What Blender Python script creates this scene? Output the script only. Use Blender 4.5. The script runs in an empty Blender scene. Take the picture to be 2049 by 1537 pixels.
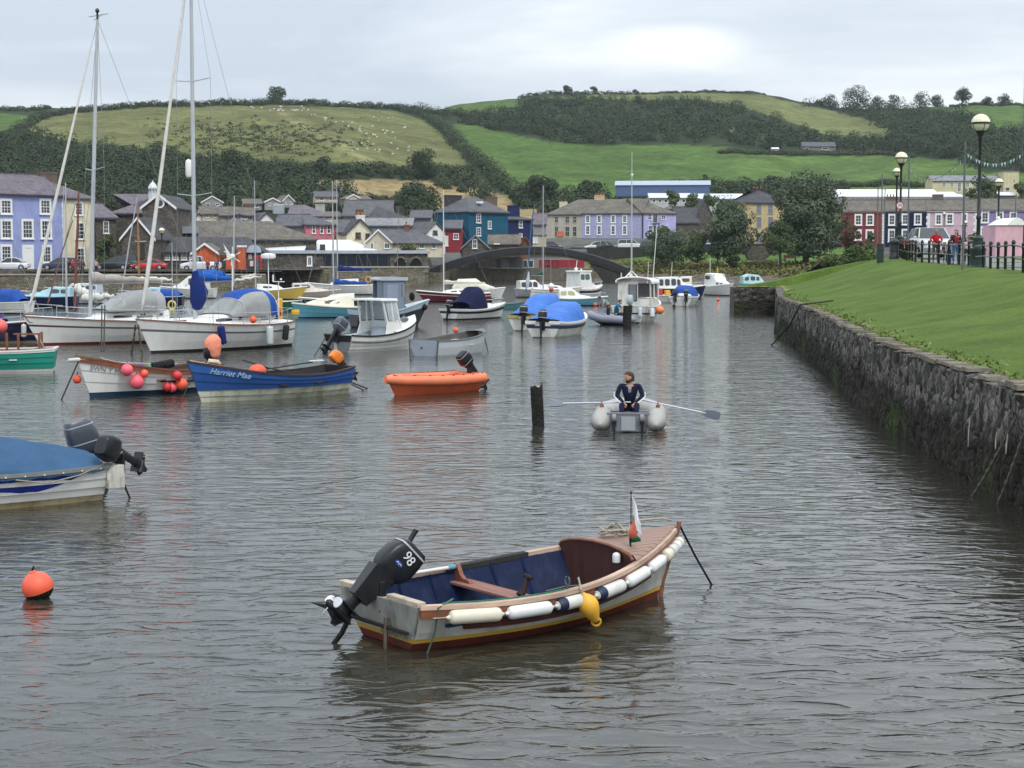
import bpy, math, random
import numpy as np
from mathutils import Vector, Matrix, noise
R = math.radians
rnd = random.Random(11)
SC = bpy.context.scene
COL = SC.collection
FPX, CH, HY = 3300.0, 3.8, 512.0          # focal length in photo pixels, eye height over the water, horizon row
TH = math.atan((768.5 - HY) / FPX)
CT, ST = math.cos(TH), math.sin(TH)
# ---------------- camera
cd = bpy.data.cameras.new('camera'); cam = bpy.data.objects.new('camera', cd); COL.objects.link(cam)
cam.location = (0, 0, CH); cam.rotation_euler = (math.pi / 2 - TH, 0, 0)
cd.sensor_width = 36; cd.lens = 36 * FPX / 2049; cd.clip_start = .5; cd.clip_end = 6000
SC.camera = cam
# ---------------- world: overcast sky
w = bpy.data.worlds.new('World'); SC.world = w; w.use_nodes = True
nt = w.node_tree; nt.nodes.clear(); N = nt.nodes.new; Lk = nt.links.new
SUN_EL, SUN_AZ = 52, 150                     # azimuth clockwise from the view direction (+Y)
out = N('ShaderNodeOutputWorld'); bg = N('ShaderNodeBackground'); bg.inputs[1].default_value = .1
sky = N('ShaderNodeTexSky'); sky.sky_type = 'NISHITA'; sky.sun_disc = False
sky.sun_elevation = R(SUN_EL); sky.sun_rotation = R(SUN_AZ); sky.air_density = 1.5; sky.dust_density = 3
tc = N('ShaderNodeTexCoord'); mp = N('ShaderNodeMapping'); mp.inputs['Scale'].default_value = (1, 1, 5.5)
mp.inputs['Location'].default_value = (.35, .1, .2)
n1 = N('ShaderNodeTexNoise'); n1.inputs['Scale'].default_value = 2.6; n1.inputs['Detail'].default_value = 9; n1.inputs['Roughness'].default_value = .52
n1.inputs['Distortion'].default_value = .25
cr = N('ShaderNodeValToRGB'); e = cr.color_ramp.elements
e[0].position = .38; e[0].color = (.51, .58, .665, 1); e[1].position = .64; e[1].color = (.86, .89, .92, 1)
el = cr.color_ramp.elements.new(.52); el.color = (.655, .718, .782, 1)
Lk(tc.outputs['Generated'], mp.inputs[0]); Lk(mp.outputs[0], n1.inputs[0]); Lk(n1.outputs[0], cr.inputs[0])
dv = Vector((math.sin(R(5.6)), math.cos(R(5.6)), math.tan(R(7.0)))).normalized()
sc3 = N('ShaderNodeVectorMath'); sc3.operation = 'SUBTRACT'; sc3.inputs[1].default_value = dv
ml = N('ShaderNodeVectorMath'); ml.operation = 'MULTIPLY'; ml.inputs[1].default_value = (16, 16, 62)
ln = N('ShaderNodeVectorMath'); ln.operation = 'LENGTH'
mr = N('ShaderNodeMapRange'); mr.inputs[1].default_value = 1.0; mr.inputs[2].default_value = 0.1; mr.inputs[3].default_value = 0; mr.inputs[4].default_value = .75
mr.interpolation_type = 'SMOOTHSTEP'
nsz = N('ShaderNodeTexNoise'); nsz.inputs['Scale'].default_value = 9; nsz.inputs['Detail'].default_value = 6
ad = N('ShaderNodeMath'); ad.operation = 'ADD'; sb = N('ShaderNodeMath'); sb.operation = 'SUBTRACT'; sb.inputs[1].default_value = .5
Lk(tc.outputs['Generated'], sc3.inputs[0]); Lk(sc3.outputs[0], ml.inputs[0]); Lk(ml.outputs[0], ln.inputs[0])
Lk(mp.outputs[0], nsz.inputs[0]); Lk(nsz.outputs[0], sb.inputs[0]); Lk(ln.outputs['Value'], ad.inputs[0]); Lk(sb.outputs[0], ad.inputs[1]); Lk(ad.outputs[0], mr.inputs[0])
mb = N('ShaderNodeMixRGB'); mb.inputs[2].default_value = (1.0, 1.0, .99, 1)
Lk(mr.outputs[0], mb.inputs[0]); Lk(cr.outputs[0], mb.inputs[1])
sx = N('ShaderNodeVectorMath'); sx.operation = 'SCALE'; sx.inputs['Scale'].default_value = 11.6
mx = N('ShaderNodeMixRGB'); mx.inputs[0].default_value = .93
sz_ = N('ShaderNodeSeparateXYZ'); gr_ = N('ShaderNodeMapRange'); gr_.inputs[1].default_value = .05; gr_.inputs[2].default_value = .75; gr_.inputs[3].default_value = 11.2; gr_.inputs[4].default_value = 19
Lk(tc.outputs['Generated'], sz_.inputs[0]); Lk(sz_.outputs[2], gr_.inputs[0]); Lk(gr_.outputs[0], sx.inputs['Scale'])
Lk(mb.outputs[0], sx.inputs[0]); Lk(sky.outputs[0], mx.inputs[1]); Lk(sx.outputs[0], mx.inputs[2])
Lk(mx.outputs[0], bg.inputs[0]); Lk(bg.outputs[0], out.inputs[0])
# ---------------- soft sun behind the cloud
sd = bpy.data.lights.new('sun', 'SUN'); sd.energy = 1.5; sd.angle = R(14); sd.color = (1, .97, .92)
so = bpy.data.objects.new('sun', sd); COL.objects.link(so)
sv = Vector((math.sin(R(SUN_AZ)) * math.cos(R(SUN_EL)), math.cos(R(SUN_AZ)) * math.cos(R(SUN_EL)), math.sin(R(SUN_EL))))
so.rotation_euler = (-sv).to_track_quat('-Z', 'Y').to_euler(); so.location = (30, -30, 60)
vs = SC.view_settings; vs.view_transform = 'Standard'; vs.look = 'None'; vs.exposure = .14; vs.gamma = 1
try: SC.cycles.use_denoising = True
except Exception: pass
# ---------------- projection helpers
def pt(px, py, d):
 a, b = (px - 1024.5) / FPX, (768.5 - py) / FPX
 s = d / (b * ST + CT)
 return Vector((a * s, d, CH + s * (b * CT - ST)))
def wat(px, py, z=0.):
 a, b = (px - 1024.5) / FPX, (768.5 - py) / FPX
 s = (z - CH) / (b * CT - ST)
 return Vector((a * s, s * (b * ST + CT), z))
def proj(p):
 y, z = p[1], p[2] - CH
 f = y * CT - z * ST; u = y * ST + z * CT
 return 1024.5 + FPX * p[0] / f, 768.5 - FPX * u / f
# ---------------- materials
MATS = {}
def _base(name):
 m = bpy.data.materials.new(name); m.use_nodes = True
 nt = m.node_tree; b = nt.nodes['Principled BSDF']
 return m, nt, b
def mat(name, col, rough=.6, var=.12, sc=2., metal=0, bump=0., bs=25., spec=.5, stain=None, stretch=(1, 1, 1), wear=.0):
 if name in MATS: return MATS[name]
 m, nt, b = _base(name); N = nt.nodes.new; L = nt.links.new
 tc = N('ShaderNodeTexCoord'); mp = N('ShaderNodeMapping'); mp.inputs['Scale'].default_value = stretch
 L(tc.outputs['Object'], mp.inputs[0])
 n = N('ShaderNodeTexNoise'); n.inputs['Scale'].default_value = sc; n.inputs['Detail'].default_value = 8; n.inputs['Roughness'].default_value = .65
 L(mp.outputs[0], n.inputs[0])
 mr = N('ShaderNodeMapRange'); mr.inputs[1].default_value = .3; mr.inputs[2].default_value = .7
 mr.inputs[3].default_value = 1 - var; mr.inputs[4].default_value = 1 + var
 L(n.outputs[0], mr.inputs[0])
 sc_ = N('ShaderNodeVectorMath'); sc_.operation = 'SCALE'; sc_.inputs[0].default_value = col
 L(mr.outputs[0], sc_.inputs['Scale']); last = sc_.outputs[0]
 if stain:
  n2 = N('ShaderNodeTexNoise'); n2.inputs['Scale'].default_value = sc * 2.3; n2.inputs['Detail'].default_value = 10; n2.inputs['Roughness'].default_value = .7
  mp2 = N('ShaderNodeMapping'); mp2.inputs['Scale'].default_value = (1, 1, .35); mp2.inputs['Location'].default_value = (3, 7, 1)
  L(tc.outputs['Object'], mp2.inputs[0]); L(mp2.outputs[0], n2.inputs[0])
  r2 = N('ShaderNodeMapRange'); r2.inputs[1].default_value = .48; r2.inputs[2].default_value = .64; r2.inputs[3].default_value = 0; r2.inputs[4].default_value = wear or .5
  L(n2.outputs[0], r2.inputs[0]); mx = N('ShaderNodeMixRGB'); mx.inputs[2].default_value = (*stain, 1)
  L(r2.outputs[0], mx.inputs[0]); L(last, mx.inputs[1]); last = mx.outputs[0]
 L(last, b.inputs['Base Color']); b.inputs['Roughness'].default_value = rough; b.inputs['Metallic'].default_value = metal
 b.inputs['Specular IOR Level'].default_value = spec if rough < .55 else spec * .35
 if bump:
  n3 = N('ShaderNodeTexNoise'); n3.inputs['Scale'].default_value = bs; n3.inputs['Detail'].default_value = 5
  bp = N('ShaderNodeBump'); bp.inputs['Strength'].default_value = min(1, bump); bp.inputs['Distance'].default_value = .02 * max(1, bump)
  L(mp.outputs[0], n3.inputs[0]); L(n3.outputs[0], bp.inputs['Height']); L(bp.outputs[0], b.inputs['Normal'])
 MATS[name] = m; return m
def slate(name, col, scale=1., var=.25, lichen=None):
 """slate roof: rows of small slates with differing tones, in the UV-less object XY/Z space of the roof"""
 if name in MATS: return MATS[name]
 m, nt, b = _base(name); N = nt.nodes.new; L = nt.links.new
 tc = N('ShaderNodeTexCoord'); mp = N('ShaderNodeMapping'); mp.inputs['Rotation'].default_value = (R(90), 0, 0)
 L(tc.outputs['Object'], mp.inputs[0])
 br = N('ShaderNodeTexBrick'); br.inputs['Scale'].default_value = 1.3 * scale; br.inputs['Mortar Size'].default_value = .035; br.inputs['Bias'].default_value = 0
 c = Vector(col); br.inputs['Color1'].default_value = (*(c * (1 - var)), 1); br.inputs['Color2'].default_value = (*(c * (1 + var)), 1); br.inputs['Mortar'].default_value = (*(c * .55), 1)
 L(mp.outputs[0], br.inputs[0])
 n = N('ShaderNodeTexNoise'); n.inputs['Scale'].default_value = .7; n.inputs['Detail'].default_value = 9; n.inputs['Roughness'].default_value = .7
 L(tc.outputs['Object'], n.inputs[0]); r = N('ShaderNodeMapRange'); r.inputs[1].default_value = .4; r.inputs[2].default_value = .75; r.inputs[4].default_value = .75
 L(n.outputs[0], r.inputs[0]); mx = N('ShaderNodeMixRGB'); lc = lichen or tuple(c * 1.35); mx.inputs[2].default_value = (*lc, 1)
 L(r.outputs[0], mx.inputs[0]); L(br.outputs[0], mx.inputs[1]); L(mx.outputs[0], b.inputs['Base Color'])
 b.inputs['Roughness'].default_value = .8; b.inputs['Specular IOR Level'].default_value = .2; MATS[name] = m; return m
def rubble(name, c1, c2, scale=3., stretch=(1, 1, 1), mortar=(.12, .11, .09), algae=False, bump=.6):
 if name in MATS: return MATS[name]
 m, nt, b = _base(name); N = nt.nodes.new; L = nt.links.new
 tc = N('ShaderNodeTexCoord'); mp = N('ShaderNodeMapping'); mp.inputs['Scale'].default_value = stretch
 L(tc.outputs['Object'], mp.inputs[0])
 v = N('ShaderNodeTexVoronoi'); v.inputs['Scale'].default_value = scale; v.inputs['Randomness'].default_value = .9
 v2 = N('ShaderNodeTexVoronoi'); v2.feature = 'DISTANCE_TO_EDGE'; v2.inputs['Scale'].default_value = scale; v2.inputs['Randomness'].default_value = .9
 L(mp.outputs[0], v.inputs[0]); L(mp.outputs[0], v2.inputs[0])
 sp = N('ShaderNodeSeparateColor'); L(v.outputs['Color'], sp.inputs[0])
 mx = N('ShaderNodeMixRGB'); mx.inputs[1].default_value = (*c1, 1); mx.inputs[2].default_value = (*c2, 1); L(sp.outputs[0], mx.inputs[0])
 n = N('ShaderNodeTexNoise'); n.inputs['Scale'].default_value = scale * 4; n.inputs['Detail'].default_value = 8; L(mp.outputs[0], n.inputs[0])
 r0 = N('ShaderNodeMapRange'); r0.inputs[1].default_value = .3; r0.inputs[2].default_value = .7; r0.inputs[3].default_value = .6; r0.inputs[4].default_value = 1.45; L(n.outputs[0], r0.inputs[0])
 s = N('ShaderNodeVectorMath'); s.operation = 'SCALE'; L(mx.outputs[0], s.inputs[0]); L(r0.outputs[0], s.inputs['Scale'])
 r = N('ShaderNodeMapRange'); r.inputs[1].default_value = 0; r.inputs[2].default_value = .07; L(v2.outputs['Distance'], r.inputs[0])
 m2 = N('ShaderNodeMixRGB'); m2.inputs[1].default_value = (*mortar, 1); L(r.outputs[0], m2.inputs[0]); L(s.outputs[0], m2.inputs[2])
 last = m2.outputs[0]
 if algae:   # dark wet weed band below the tide mark, green weed just over the water
  g = N('ShaderNodeNewGeometry'); sz = N('ShaderNodeSeparateXYZ'); L(g.outputs['Position'], sz.inputs[0])
  n4 = N('ShaderNodeTexNoise'); n4.inputs['Scale'].default_value = .55; n4.inputs['Detail'].default_value = 7; L(tc.outputs['Object'], n4.inputs[0])
  a1 = N('ShaderNodeMath'); a1.operation = 'MULTIPLY_ADD'; a1.inputs[1].default_value = -1.3; L(n4.outputs[0], a1.inputs[0]); L(sz.outputs[2], a1.inputs[2])
  q = N('ShaderNodeMapRange'); q.inputs[1].default_value = .45; q.inputs[2].default_value = .05; q.inputs[4].default_value = .85; L(a1.outputs[0], q.inputs[0])
  m3 = N('ShaderNodeMixRGB'); m3.inputs[2].default_value = (.022, .020, .014, 1); L(q.outputs[0], m3.inputs[0]); L(last, m3.inputs[1])
  n5 = N('ShaderNodeTexNoise'); n5.inputs['Scale'].default_value = .35; n5.inputs['Detail'].default_value = 5; L(tc.outputs['Object'], n5.inputs[0])
  q2 = N('ShaderNodeMapRange'); q2.inputs[1].default_value = .55; q2.inputs[2].default_value = .65; q2.inputs[4].default_value = .8; L(n5.outputs[0], q2.inputs[0])
  q3 = N('ShaderNodeMapRange'); q3.inputs[1].default_value = .75; q3.inputs[2].default_value = .35; L(sz.outputs[2], q3.inputs[0])
  mm = N('ShaderNodeMath'); mm.operation = 'MULTIPLY'; L(q2.outputs[0], mm.inputs[0]); L(q3.outputs[0], mm.inputs[1])
  m4 = N('ShaderNodeMixRGB'); m4.inputs[2].default_value = (.05, .075, .018, 1); L(mm.outputs[0], m4.inputs[0]); L(m3.outputs[0], m4.inputs[1])
  last = m4.outputs[0]
 L(last, b.inputs['Base Color']); b.inputs['Roughness'].default_value = .85; b.inputs['Specular IOR Level'].default_value = .15
 bp = N('ShaderNodeBump'); bp.inputs['Strength'].default_value = bump; bp.inputs['Distance'].default_value = .06
 r5 = N('ShaderNodeMapRange'); r5.inputs[2].default_value = .18; L(v2.outputs['Distance'], r5.inputs[0]); L(r5.outputs[0], bp.inputs['Height']); L(bp.outputs[0], b.inputs['Normal'])
 MATS[name] = m; return m
def leafmat(name, c1, c2, sc=.35):
 if name in MATS: return MATS[name]
 m, nt, b = _base(name); N = nt.nodes.new; L = nt.links.new
 tc = N('ShaderNodeTexCoord'); n = N('ShaderNodeTexNoise'); n.inputs['Scale'].default_value = sc; n.inputs['Detail'].default_value = 6; n.inputs['Roughness'].default_value = .7
 at = N('ShaderNodeAttribute'); at.attribute_name = 'tint'
 L(tc.outputs['Object'], n.inputs[0]); ad = N('ShaderNodeMath'); ad.operation = 'MULTIPLY_ADD'; ad.inputs[1].default_value = .5
 L(at.outputs['Fac'], ad.inputs[0]); L(n.outputs[0], ad.inputs[2])
 r = N('ShaderNodeMapRange'); r.inputs[1].default_value = .4; r.inputs[2].default_value = 1.1; L(ad.outputs[0], r.inputs[0])
 mx = N('ShaderNodeMixRGB'); mx.inputs[1].default_value = (*c1, 1); mx.inputs[2].default_value = (*c2, 1); L(r.outputs[0], mx.inputs[0]); L(mx.outputs[0], b.inputs['Base Color'])
 b.inputs['Roughness'].default_value = .75; b.inputs['Specular IOR Level'].default_value = .15
 MATS[name] = m; return m
def glassy(name, col=(.02, .025, .03), rough=.08):
 return mat(name, col, rough, .2, 3, spec=.8)
# ---------------- objects
def tagit(o, label=None, cat=None, group=None, kind=None):
 if label: o['label'] = label
 if cat: o['category'] = cat
 if group: o['group'] = group
 if kind: o['kind'] = kind
 return o
def thing(name, label, cat, loc=(0, 0, 0), rz=0., group=None):
 o = bpy.data.objects.new(name, None); o.empty_display_size = .2; COL.objects.link(o)
 o.location = loc; o.rotation_euler = (0, 0, rz)
 return tagit(o, label, cat, group)
def mat_tf(loc=(0, 0, 0), rx=0, ry=0, rz=0, s=1):
 return Matrix.Translation(loc) @ Matrix.Rotation(rz, 4, 'Z') @ Matrix.Rotation(ry, 4, 'Y') @ Matrix.Rotation(rx, 4, 'X') @ Matrix.Scale(s, 4)
class MB:
 def __init__(s): s.v = []; s.f = []; s.m = []; s.T = None
 def add(s, vs, fs, mi=0):
  o = len(s.v)
  s.v.extend([tuple(s.T @ Vector(v)) for v in vs] if s.T is not None else [tuple(v) for v in vs])
  for f in fs: s.f.append(tuple(i + o for i in f)); s.m.append(mi)
  return s
 def box(s, c, d, mi=0, rz=0., ry=0., rx=0., tap=1.):
  x, y, z = d[0] / 2, d[1] / 2, d[2] / 2
  vs = [Vector((a * x * (tap if k > 0 else 1), b * y * (tap if k > 0 else 1), k * z)) for k in (-1, 1) for a, b in ((-1, -1), (1, -1), (1, 1), (-1, 1))]
  M = mat_tf(c, rx, ry, rz)
  return s.add([M @ v for v in vs], [(3, 2, 1, 0), (4, 5, 6, 7), (0, 1, 5, 4), (1, 2, 6, 5), (2, 3, 7, 6), (3, 0, 4, 7)], mi)
 def bx(s, x0, x1, y0, y1, z0, z1, mi=0): return s.box(((x0 + x1) / 2, (y0 + y1) / 2, (z0 + z1) / 2), (x1 - x0, y1 - y0, z1 - z0), mi)
 def loft(s, rings, mi=0, closed=True, cap=True):
  n = len(rings[0]); vs = [v for r in rings for v in r]; fs = []; k = n if closed else n - 1
  for i in range(len(rings) - 1):
   for j in range(k):
    a, b = i * n + j, i * n + (j + 1) % n
    fs.append((a, b, b + n, a + n))
  if cap and closed: fs.append(tuple(range(n - 1, -1, -1))); fs.append(tuple((len(rings) - 1) * n + j for j in range(n)))
  return s.add(vs, fs, mi)
 def tube(s, pts, r, n=6, mi=0, cap=True):
  pts = [Vector(p) for p in pts]; rs = r if isinstance(r, (list, tuple)) else [r] * len(pts); rings = []
  up = None
  for i, p in enumerate(pts):
   t = (pts[min(i + 1, len(pts) - 1)] - pts[max(i - 1, 0)])
   if t.length < 1e-9: t = Vector((0, 0, 1))
   t.normalize()
   if up is None: up = Vector((0, 0, 1)) if abs(t.z) < .9 else Vector((1, 0, 0))
   a = t.cross(up)
   if a.length < 1e-6: a = t.cross(Vector((0, 1, 0)))
   a.normalize(); b = a.cross(t); up = b
   rings.append([p + (a * math.cos(2 * math.pi * k / n) + b * math.sin(2 * math.pi * k / n)) * rs[i] for k in range(n)])
  return s.loft(rings, mi, True, cap)
 def cyl(s, p0, p1, r0, r1=None, n=10, mi=0): return s.tube([p0, p1], [r0, r0 if r1 is None else r1], n, mi)
 def ball(s, c, r, n=12, mi=0, M=None):
  r = (r, r, r) if not isinstance(r, (tuple, list)) else r; c = Vector(c); h = n // 2; vs = []; fs = []
  for i in range(1, h):
   a = math.pi * i / h
   for j in range(n):
    q = Vector((r[0] * math.sin(a) * math.cos(2 * math.pi * j / n), r[1] * math.sin(a) * math.sin(2 * math.pi * j / n), r[2] * math.cos(a)))
    vs.append(c + (M @ q if M else q))
  tq, bq = Vector((0, 0, r[2])), Vector((0, 0, -r[2]))
  vs += [c + (M @ tq if M else tq), c + (M @ bq if M else bq)]; t = len(vs) - 2
  for i in range(h - 2):
   for j in range(n):
    a, b = i * n + j, i * n + (j + 1) % n; fs.append((a, a + n, b + n, b))
  for j in range(n):
   fs.append((t, j, (j + 1) % n)); o = (h - 2) * n; fs.append((t + 1, o + (j + 1) % n, o + j))
  return s.add(vs, fs, mi)
 def rev(s, prof, c=(0, 0, 0), n=14, mi=0, M=None):
  """prof: (radius, height) pairs turned round local z at c"""
  rings = []
  for r, z in prof:
   ring = [Vector((r * math.cos(2 * math.pi * k / n), r * math.sin(2 * math.pi * k / n), z)) for k in range(n)]
   rings.append([Vector(c) + (M @ q if M else q) for q in ring])
  return s.loft(rings, mi)
 def se(s, st, n=16, p=3., mi=0):
  """super-ellipse rings: (x, y, z, a, b[, tilt about y])"""
  rings = []
  for q in st:
   x, y, z, a, b = q[:5]; ty = q[5] if len(q) > 5 else 0; ring = []
   for k in range(n):
    t = 2 * math.pi * k / n; c, d = math.cos(t), math.sin(t)
    u = a * math.copysign(abs(c) ** (2 / p), c); v = b * math.copysign(abs(d) ** (2 / p), d)
    ring.append(Vector((x + u * math.cos(ty), y + v, z - u * math.sin(ty))))
   rings.append(ring)
  return s.loft(rings, mi)
 def prism(s, poly, d, mi=0):
  """poly: 3-D outline, pushed along vector d"""
  n = len(poly); d = Vector(d); vs = [Vector(p) for p in poly] + [Vector(p) + d for p in poly]
  return s.add(vs, [tuple(range(n - 1, -1, -1)), tuple(range(n, 2 * n))] + [(i, (i + 1) % n, (i + 1) % n + n, i + n) for i in range(n)], mi)
 def build(s, name, mats, parent=None, smooth=None, bevel=0, label=None, cat=None, group=None, kind=None, loc=None, rz=0):
  me = bpy.data.meshes.new(name); me.from_pydata(s.v, [], s.f)
  mats = mats if isinstance(mats, (list, tuple)) else [mats]
  for m in mats: me.materials.append(m)
  if len(mats) > 1: me.polygons.foreach_set('material_index', s.m)
  if smooth is not None:
   me.shade_smooth()
   if smooth < 179: me.set_sharp_from_angle(angle=R(smooth))
  me.update()
  o = bpy.data.objects.new(name, me); COL.objects.link(o)
  if parent: o.parent = parent
  if loc is not None: o.location = loc; o.rotation_euler = (0, 0, rz)
  if bevel:
   b = o.modifiers.new('bevel', 'BEVEL'); b.width = bevel; b.segments = 2; b.limit_method = 'ANGLE'
  return tagit(o, label, cat, group, kind)
def npmesh(name, V, Fq, m, tint=None, parent=None, **kw):
 """big mesh of quads from numpy arrays"""
 me = bpy.data.meshes.new(name); V = np.asarray(V, dtype=np.float32); Fq = np.asarray(Fq, dtype=np.int32)
 k = Fq.shape[1]; me.vertices.add(len(V)); me.vertices.foreach_set('co', V.ravel())
 me.loops.add(Fq.size); me.loops.foreach_set('vertex_index', Fq.ravel())
 me.polygons.add(len(Fq)); me.polygons.foreach_set('loop_start', np.arange(0, Fq.size, k, dtype=np.int32))
 try: me.polygons.foreach_set('loop_total', np.full(len(Fq), k, dtype=np.int32))
 except Exception: pass
 me.update(calc_edges=True); me.validate()
 if tint is not None:
  a = me.attributes.new('tint', 'FLOAT', 'POINT'); a.data.foreach_set('value', np.asarray(tint, dtype=np.float32))
 me.materials.append(m); o = bpy.data.objects.new(name, me); COL.objects.link(o)
 if parent: o.parent = parent
 return tagit(o, **kw)
def copy_tree(o, parent=None):
 c = o.copy(); COL.objects.link(c)
 if parent: c.parent = parent
 for ch in list(o.children): copy_tree(ch, c)
 return c
def interp(x, P):
 if x <= P[0][0]: return P[0][1]
 for (a, b), (c, d) in zip(P, P[1:]):
  if x <= c: return b + (d - b) * (x - a) / (c - a)
 return P[-1][1]
def sstep(x): x = max(0, min(1, x)); return x * x * (3 - 2 * x)
nr = np.random.RandomState(5)
def quads(C, size, flat=.42, N=None):
 """C: centres (n,3); random oriented leaf clumps"""
 n = len(C); size = np.asarray(size).reshape(-1, 1) * np.ones((n, 1))
 a = nr.normal(size=(n, 3)); a /= np.linalg.norm(a, axis=1, keepdims=True)
 b = nr.normal(size=(n, 3)); b -= (b * a).sum(1, keepdims=True) * a; b /= np.linalg.norm(b, axis=1, keepdims=True)
 if N is not None:        # orient near a given normal
  nn = N + np.array([0,0,.35]) + flat * nr.normal(size=(n, 3)); nn /= np.linalg.norm(nn, axis=1, keepdims=True)
  a -= (a * nn).sum(1, keepdims=True) * nn; a /= np.linalg.norm(a, axis=1, keepdims=True); b = np.cross(nn, a)
 sa = size * (.5 + .5 * nr.rand(n, 1)); sb = size * (.35 + .4 * nr.rand(n, 1))
 V = np.stack([C - a * sa, C - b * sb, C + a * sa, C + b * sb], 1).reshape(-1, 3)
 return V, np.arange(4 * n).reshape(-1, 4), np.repeat(nr.rand(n), 4)
def blob(c, r, n, shell=.75):
 u = nr.normal(size=(n, 3)); u /= np.linalg.norm(u, axis=1, keepdims=True)
 rr = shell + (1.05 - shell) * nr.rand(n, 1)
 return np.asarray(c) + u * rr * np.asarray(r), u
def cloud(name, blobs, size, m, parent=None, flat=.42, **kw):
 """blobs: list of (centre, radii, n)"""
 Cs = []; Us = []; Ts = []
 for c, r, n in blobs:
  C, U = blob(c, r, n); Cs.append(C); Us.append(U); Ts.append(np.full(n, nr.rand()))
 C = np.concatenate(Cs); U = np.concatenate(Us); V, Fq, t = quads(C, size, flat, N=U); t = t * .5 + np.repeat(np.concatenate(Ts), 4) * .5
 return npmesh(name, V, Fq, m, t, parent, **kw)
# =============================================================== WATER
def water_mat():
 m, nt, b = _base('water'); N = nt.nodes.new; L = nt.links.new
 b.inputs['Base Color'].default_value = (.034, .033, .024, 1); b.inputs['Roughness'].default_value = .045; b.inputs['IOR'].default_value = 1.5
 tc = N('ShaderNodeNewGeometry')
 def layer(scale, stretch, det, dist, rot=0, prev=None, rough=.5, ridge=False):
  mp = N('ShaderNodeMapping'); mp.inputs['Scale'].default_value = stretch; mp.inputs['Rotation'].default_value = (0, 0, R(rot)); L(tc.outputs['Position'], mp.inputs[0])
  n = N('ShaderNodeTexNoise'); n.inputs['Scale'].default_value = scale; n.inputs['Detail'].default_value = det; n.inputs['Roughness'].default_value = rough
  n.inputs['Distortion'].default_value = .4
  if ridge: n.noise_type = 'RIDGED_MULTIFRACTAL'; n.normalize = True; n.inputs['Offset'].default_value = .9; n.inputs['Gain'].default_value = 1.5; n.inputs['Distortion'].default_value = .8
  L(mp.outputs[0], n.inputs[0]); bp = N('ShaderNodeBump'); bp.inputs['Strength'].default_value = 1; bp.inputs['Distance'].default_value = dist
  L(n.outputs[0], bp.inputs['Height'])
  if prev: L(prev, bp.inputs['Normal'])
  return bp.outputs[0]
 p = layer(.85, (.65, 1.2, 1), 2, .028, 8)
 p = layer(2.5, (.62, 1.2, 1), 3, .0078, -10, p, .55, True)
 p = layer(6.5, (.6, 1.2, 1), 3, .0034, 14, p, .6)
 L(p, b.inputs['Normal']); return m
WM = water_mat()
wm = MB(); wm.add([(-260, 2, 0), (260, 2, 0), (260, 280, 0), (-260, 280, 0)], [(0, 1, 2, 3)]).build('harbour_water', WM, kind='structure', label='calm rippled grey harbour water')
wb = MB(); wb.add([(-400, -60, -1.6), (400, -60, -1.6), (400, 300, -1.6), (-400, 300, -1.6)], [(0, 1, 2, 3)]).build('harbour_bed', mat('mud', (.08, .07, .05), .9), kind='structure')
# =============================================================== TERRAIN beyond the harbour
SKYL = [(-500, 232), (0, 221), (90, 216), (160, 214), (250, 213), (400, 209), (530, 207), (640, 209), (750, 215), (830, 220), (872, 219), (930, 207), (985, 201), (1030, 200), (1060, 192), (1110, 187), (1200, 188), (1300, 187), (1400, 184), (1500, 186), (1560, 194), (1600, 204), (1680, 216), (1800, 218), (1900, 212), (1950, 209), (2049, 212), (2500, 216)]
RID = [(-500, 820), (700, 840), (900, 960), (1100, 1040), (1600, 1040), (2500, 1000)]
SHORE = [(-900, 190.8), (566, 190.8), (567, 212), (860, 212), (861, 262), (1150, 262), (1200, 258), (1400, 225), (1560, 205), (1700, 190), (3200, 190)]
SHZ = [(-900, 2.0), (566, 2.0), (567, 1.6), (860, 1.6), (861, 1.7), (1150, 1.7), (1165, -.3), (1560, -.3), (1640, 3), (3200, 3.6)]
V0 = 420.
def py_of(u, v):
 """image row of the ground at column u and distance v >= V0"""
 r = interp(u, RID); w_ = (v - V0) / (r - V0)
 b0 = interp(u, [(-500, 470), (600, 468), (1000, 470), (2500, 470)])
 w_ = min(1, max(0, w_)); w_ = .35 * w_ + .65 * math.sin(w_ * math.pi / 2)
 return b0 + (interp(u, SKYL) - b0) * w_
def v_of(u, py):
 lo, hi = V0, interp(u, RID)
 for _ in range(22):
  mid = (lo + hi) / 2
  if py_of(u, mid) > py: lo = mid
  else: hi = mid
 return lo
def gz(u, v):
 if v >= V0:
  r = interp(u, RID)
  if v <= r: return pt(u, py_of(u, v), v).z + 1.2 * noise.noise((u * .02, v * .02, 3))* min(1, (v - V0) / 60)
  return gz(u, r) - (v - r) * .12
 s0, z0 = interp(u, SHORE), interp(u, SHZ); t = (v - s0) / (V0 - s0)
 z1 = pt(u, py_of(u, V0), V0).z
 if 1150 < u < 1640:      # shingle foreshore rising to a green
  a = [(0, z0), (.06, .2), (.14, 1.2), (.2, 2.1), (.38, 4.6), (1, z1)]
  return interp(t, a)
 return z0 + (z1 - z0) * max(0, (t - .08)) / .92
def ground_at(px, py):
 """world point on the hill under photo pixel"""
 v = v_of(px, py); p = pt(px, py, v); p.z = gz(px, v); return p
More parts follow.
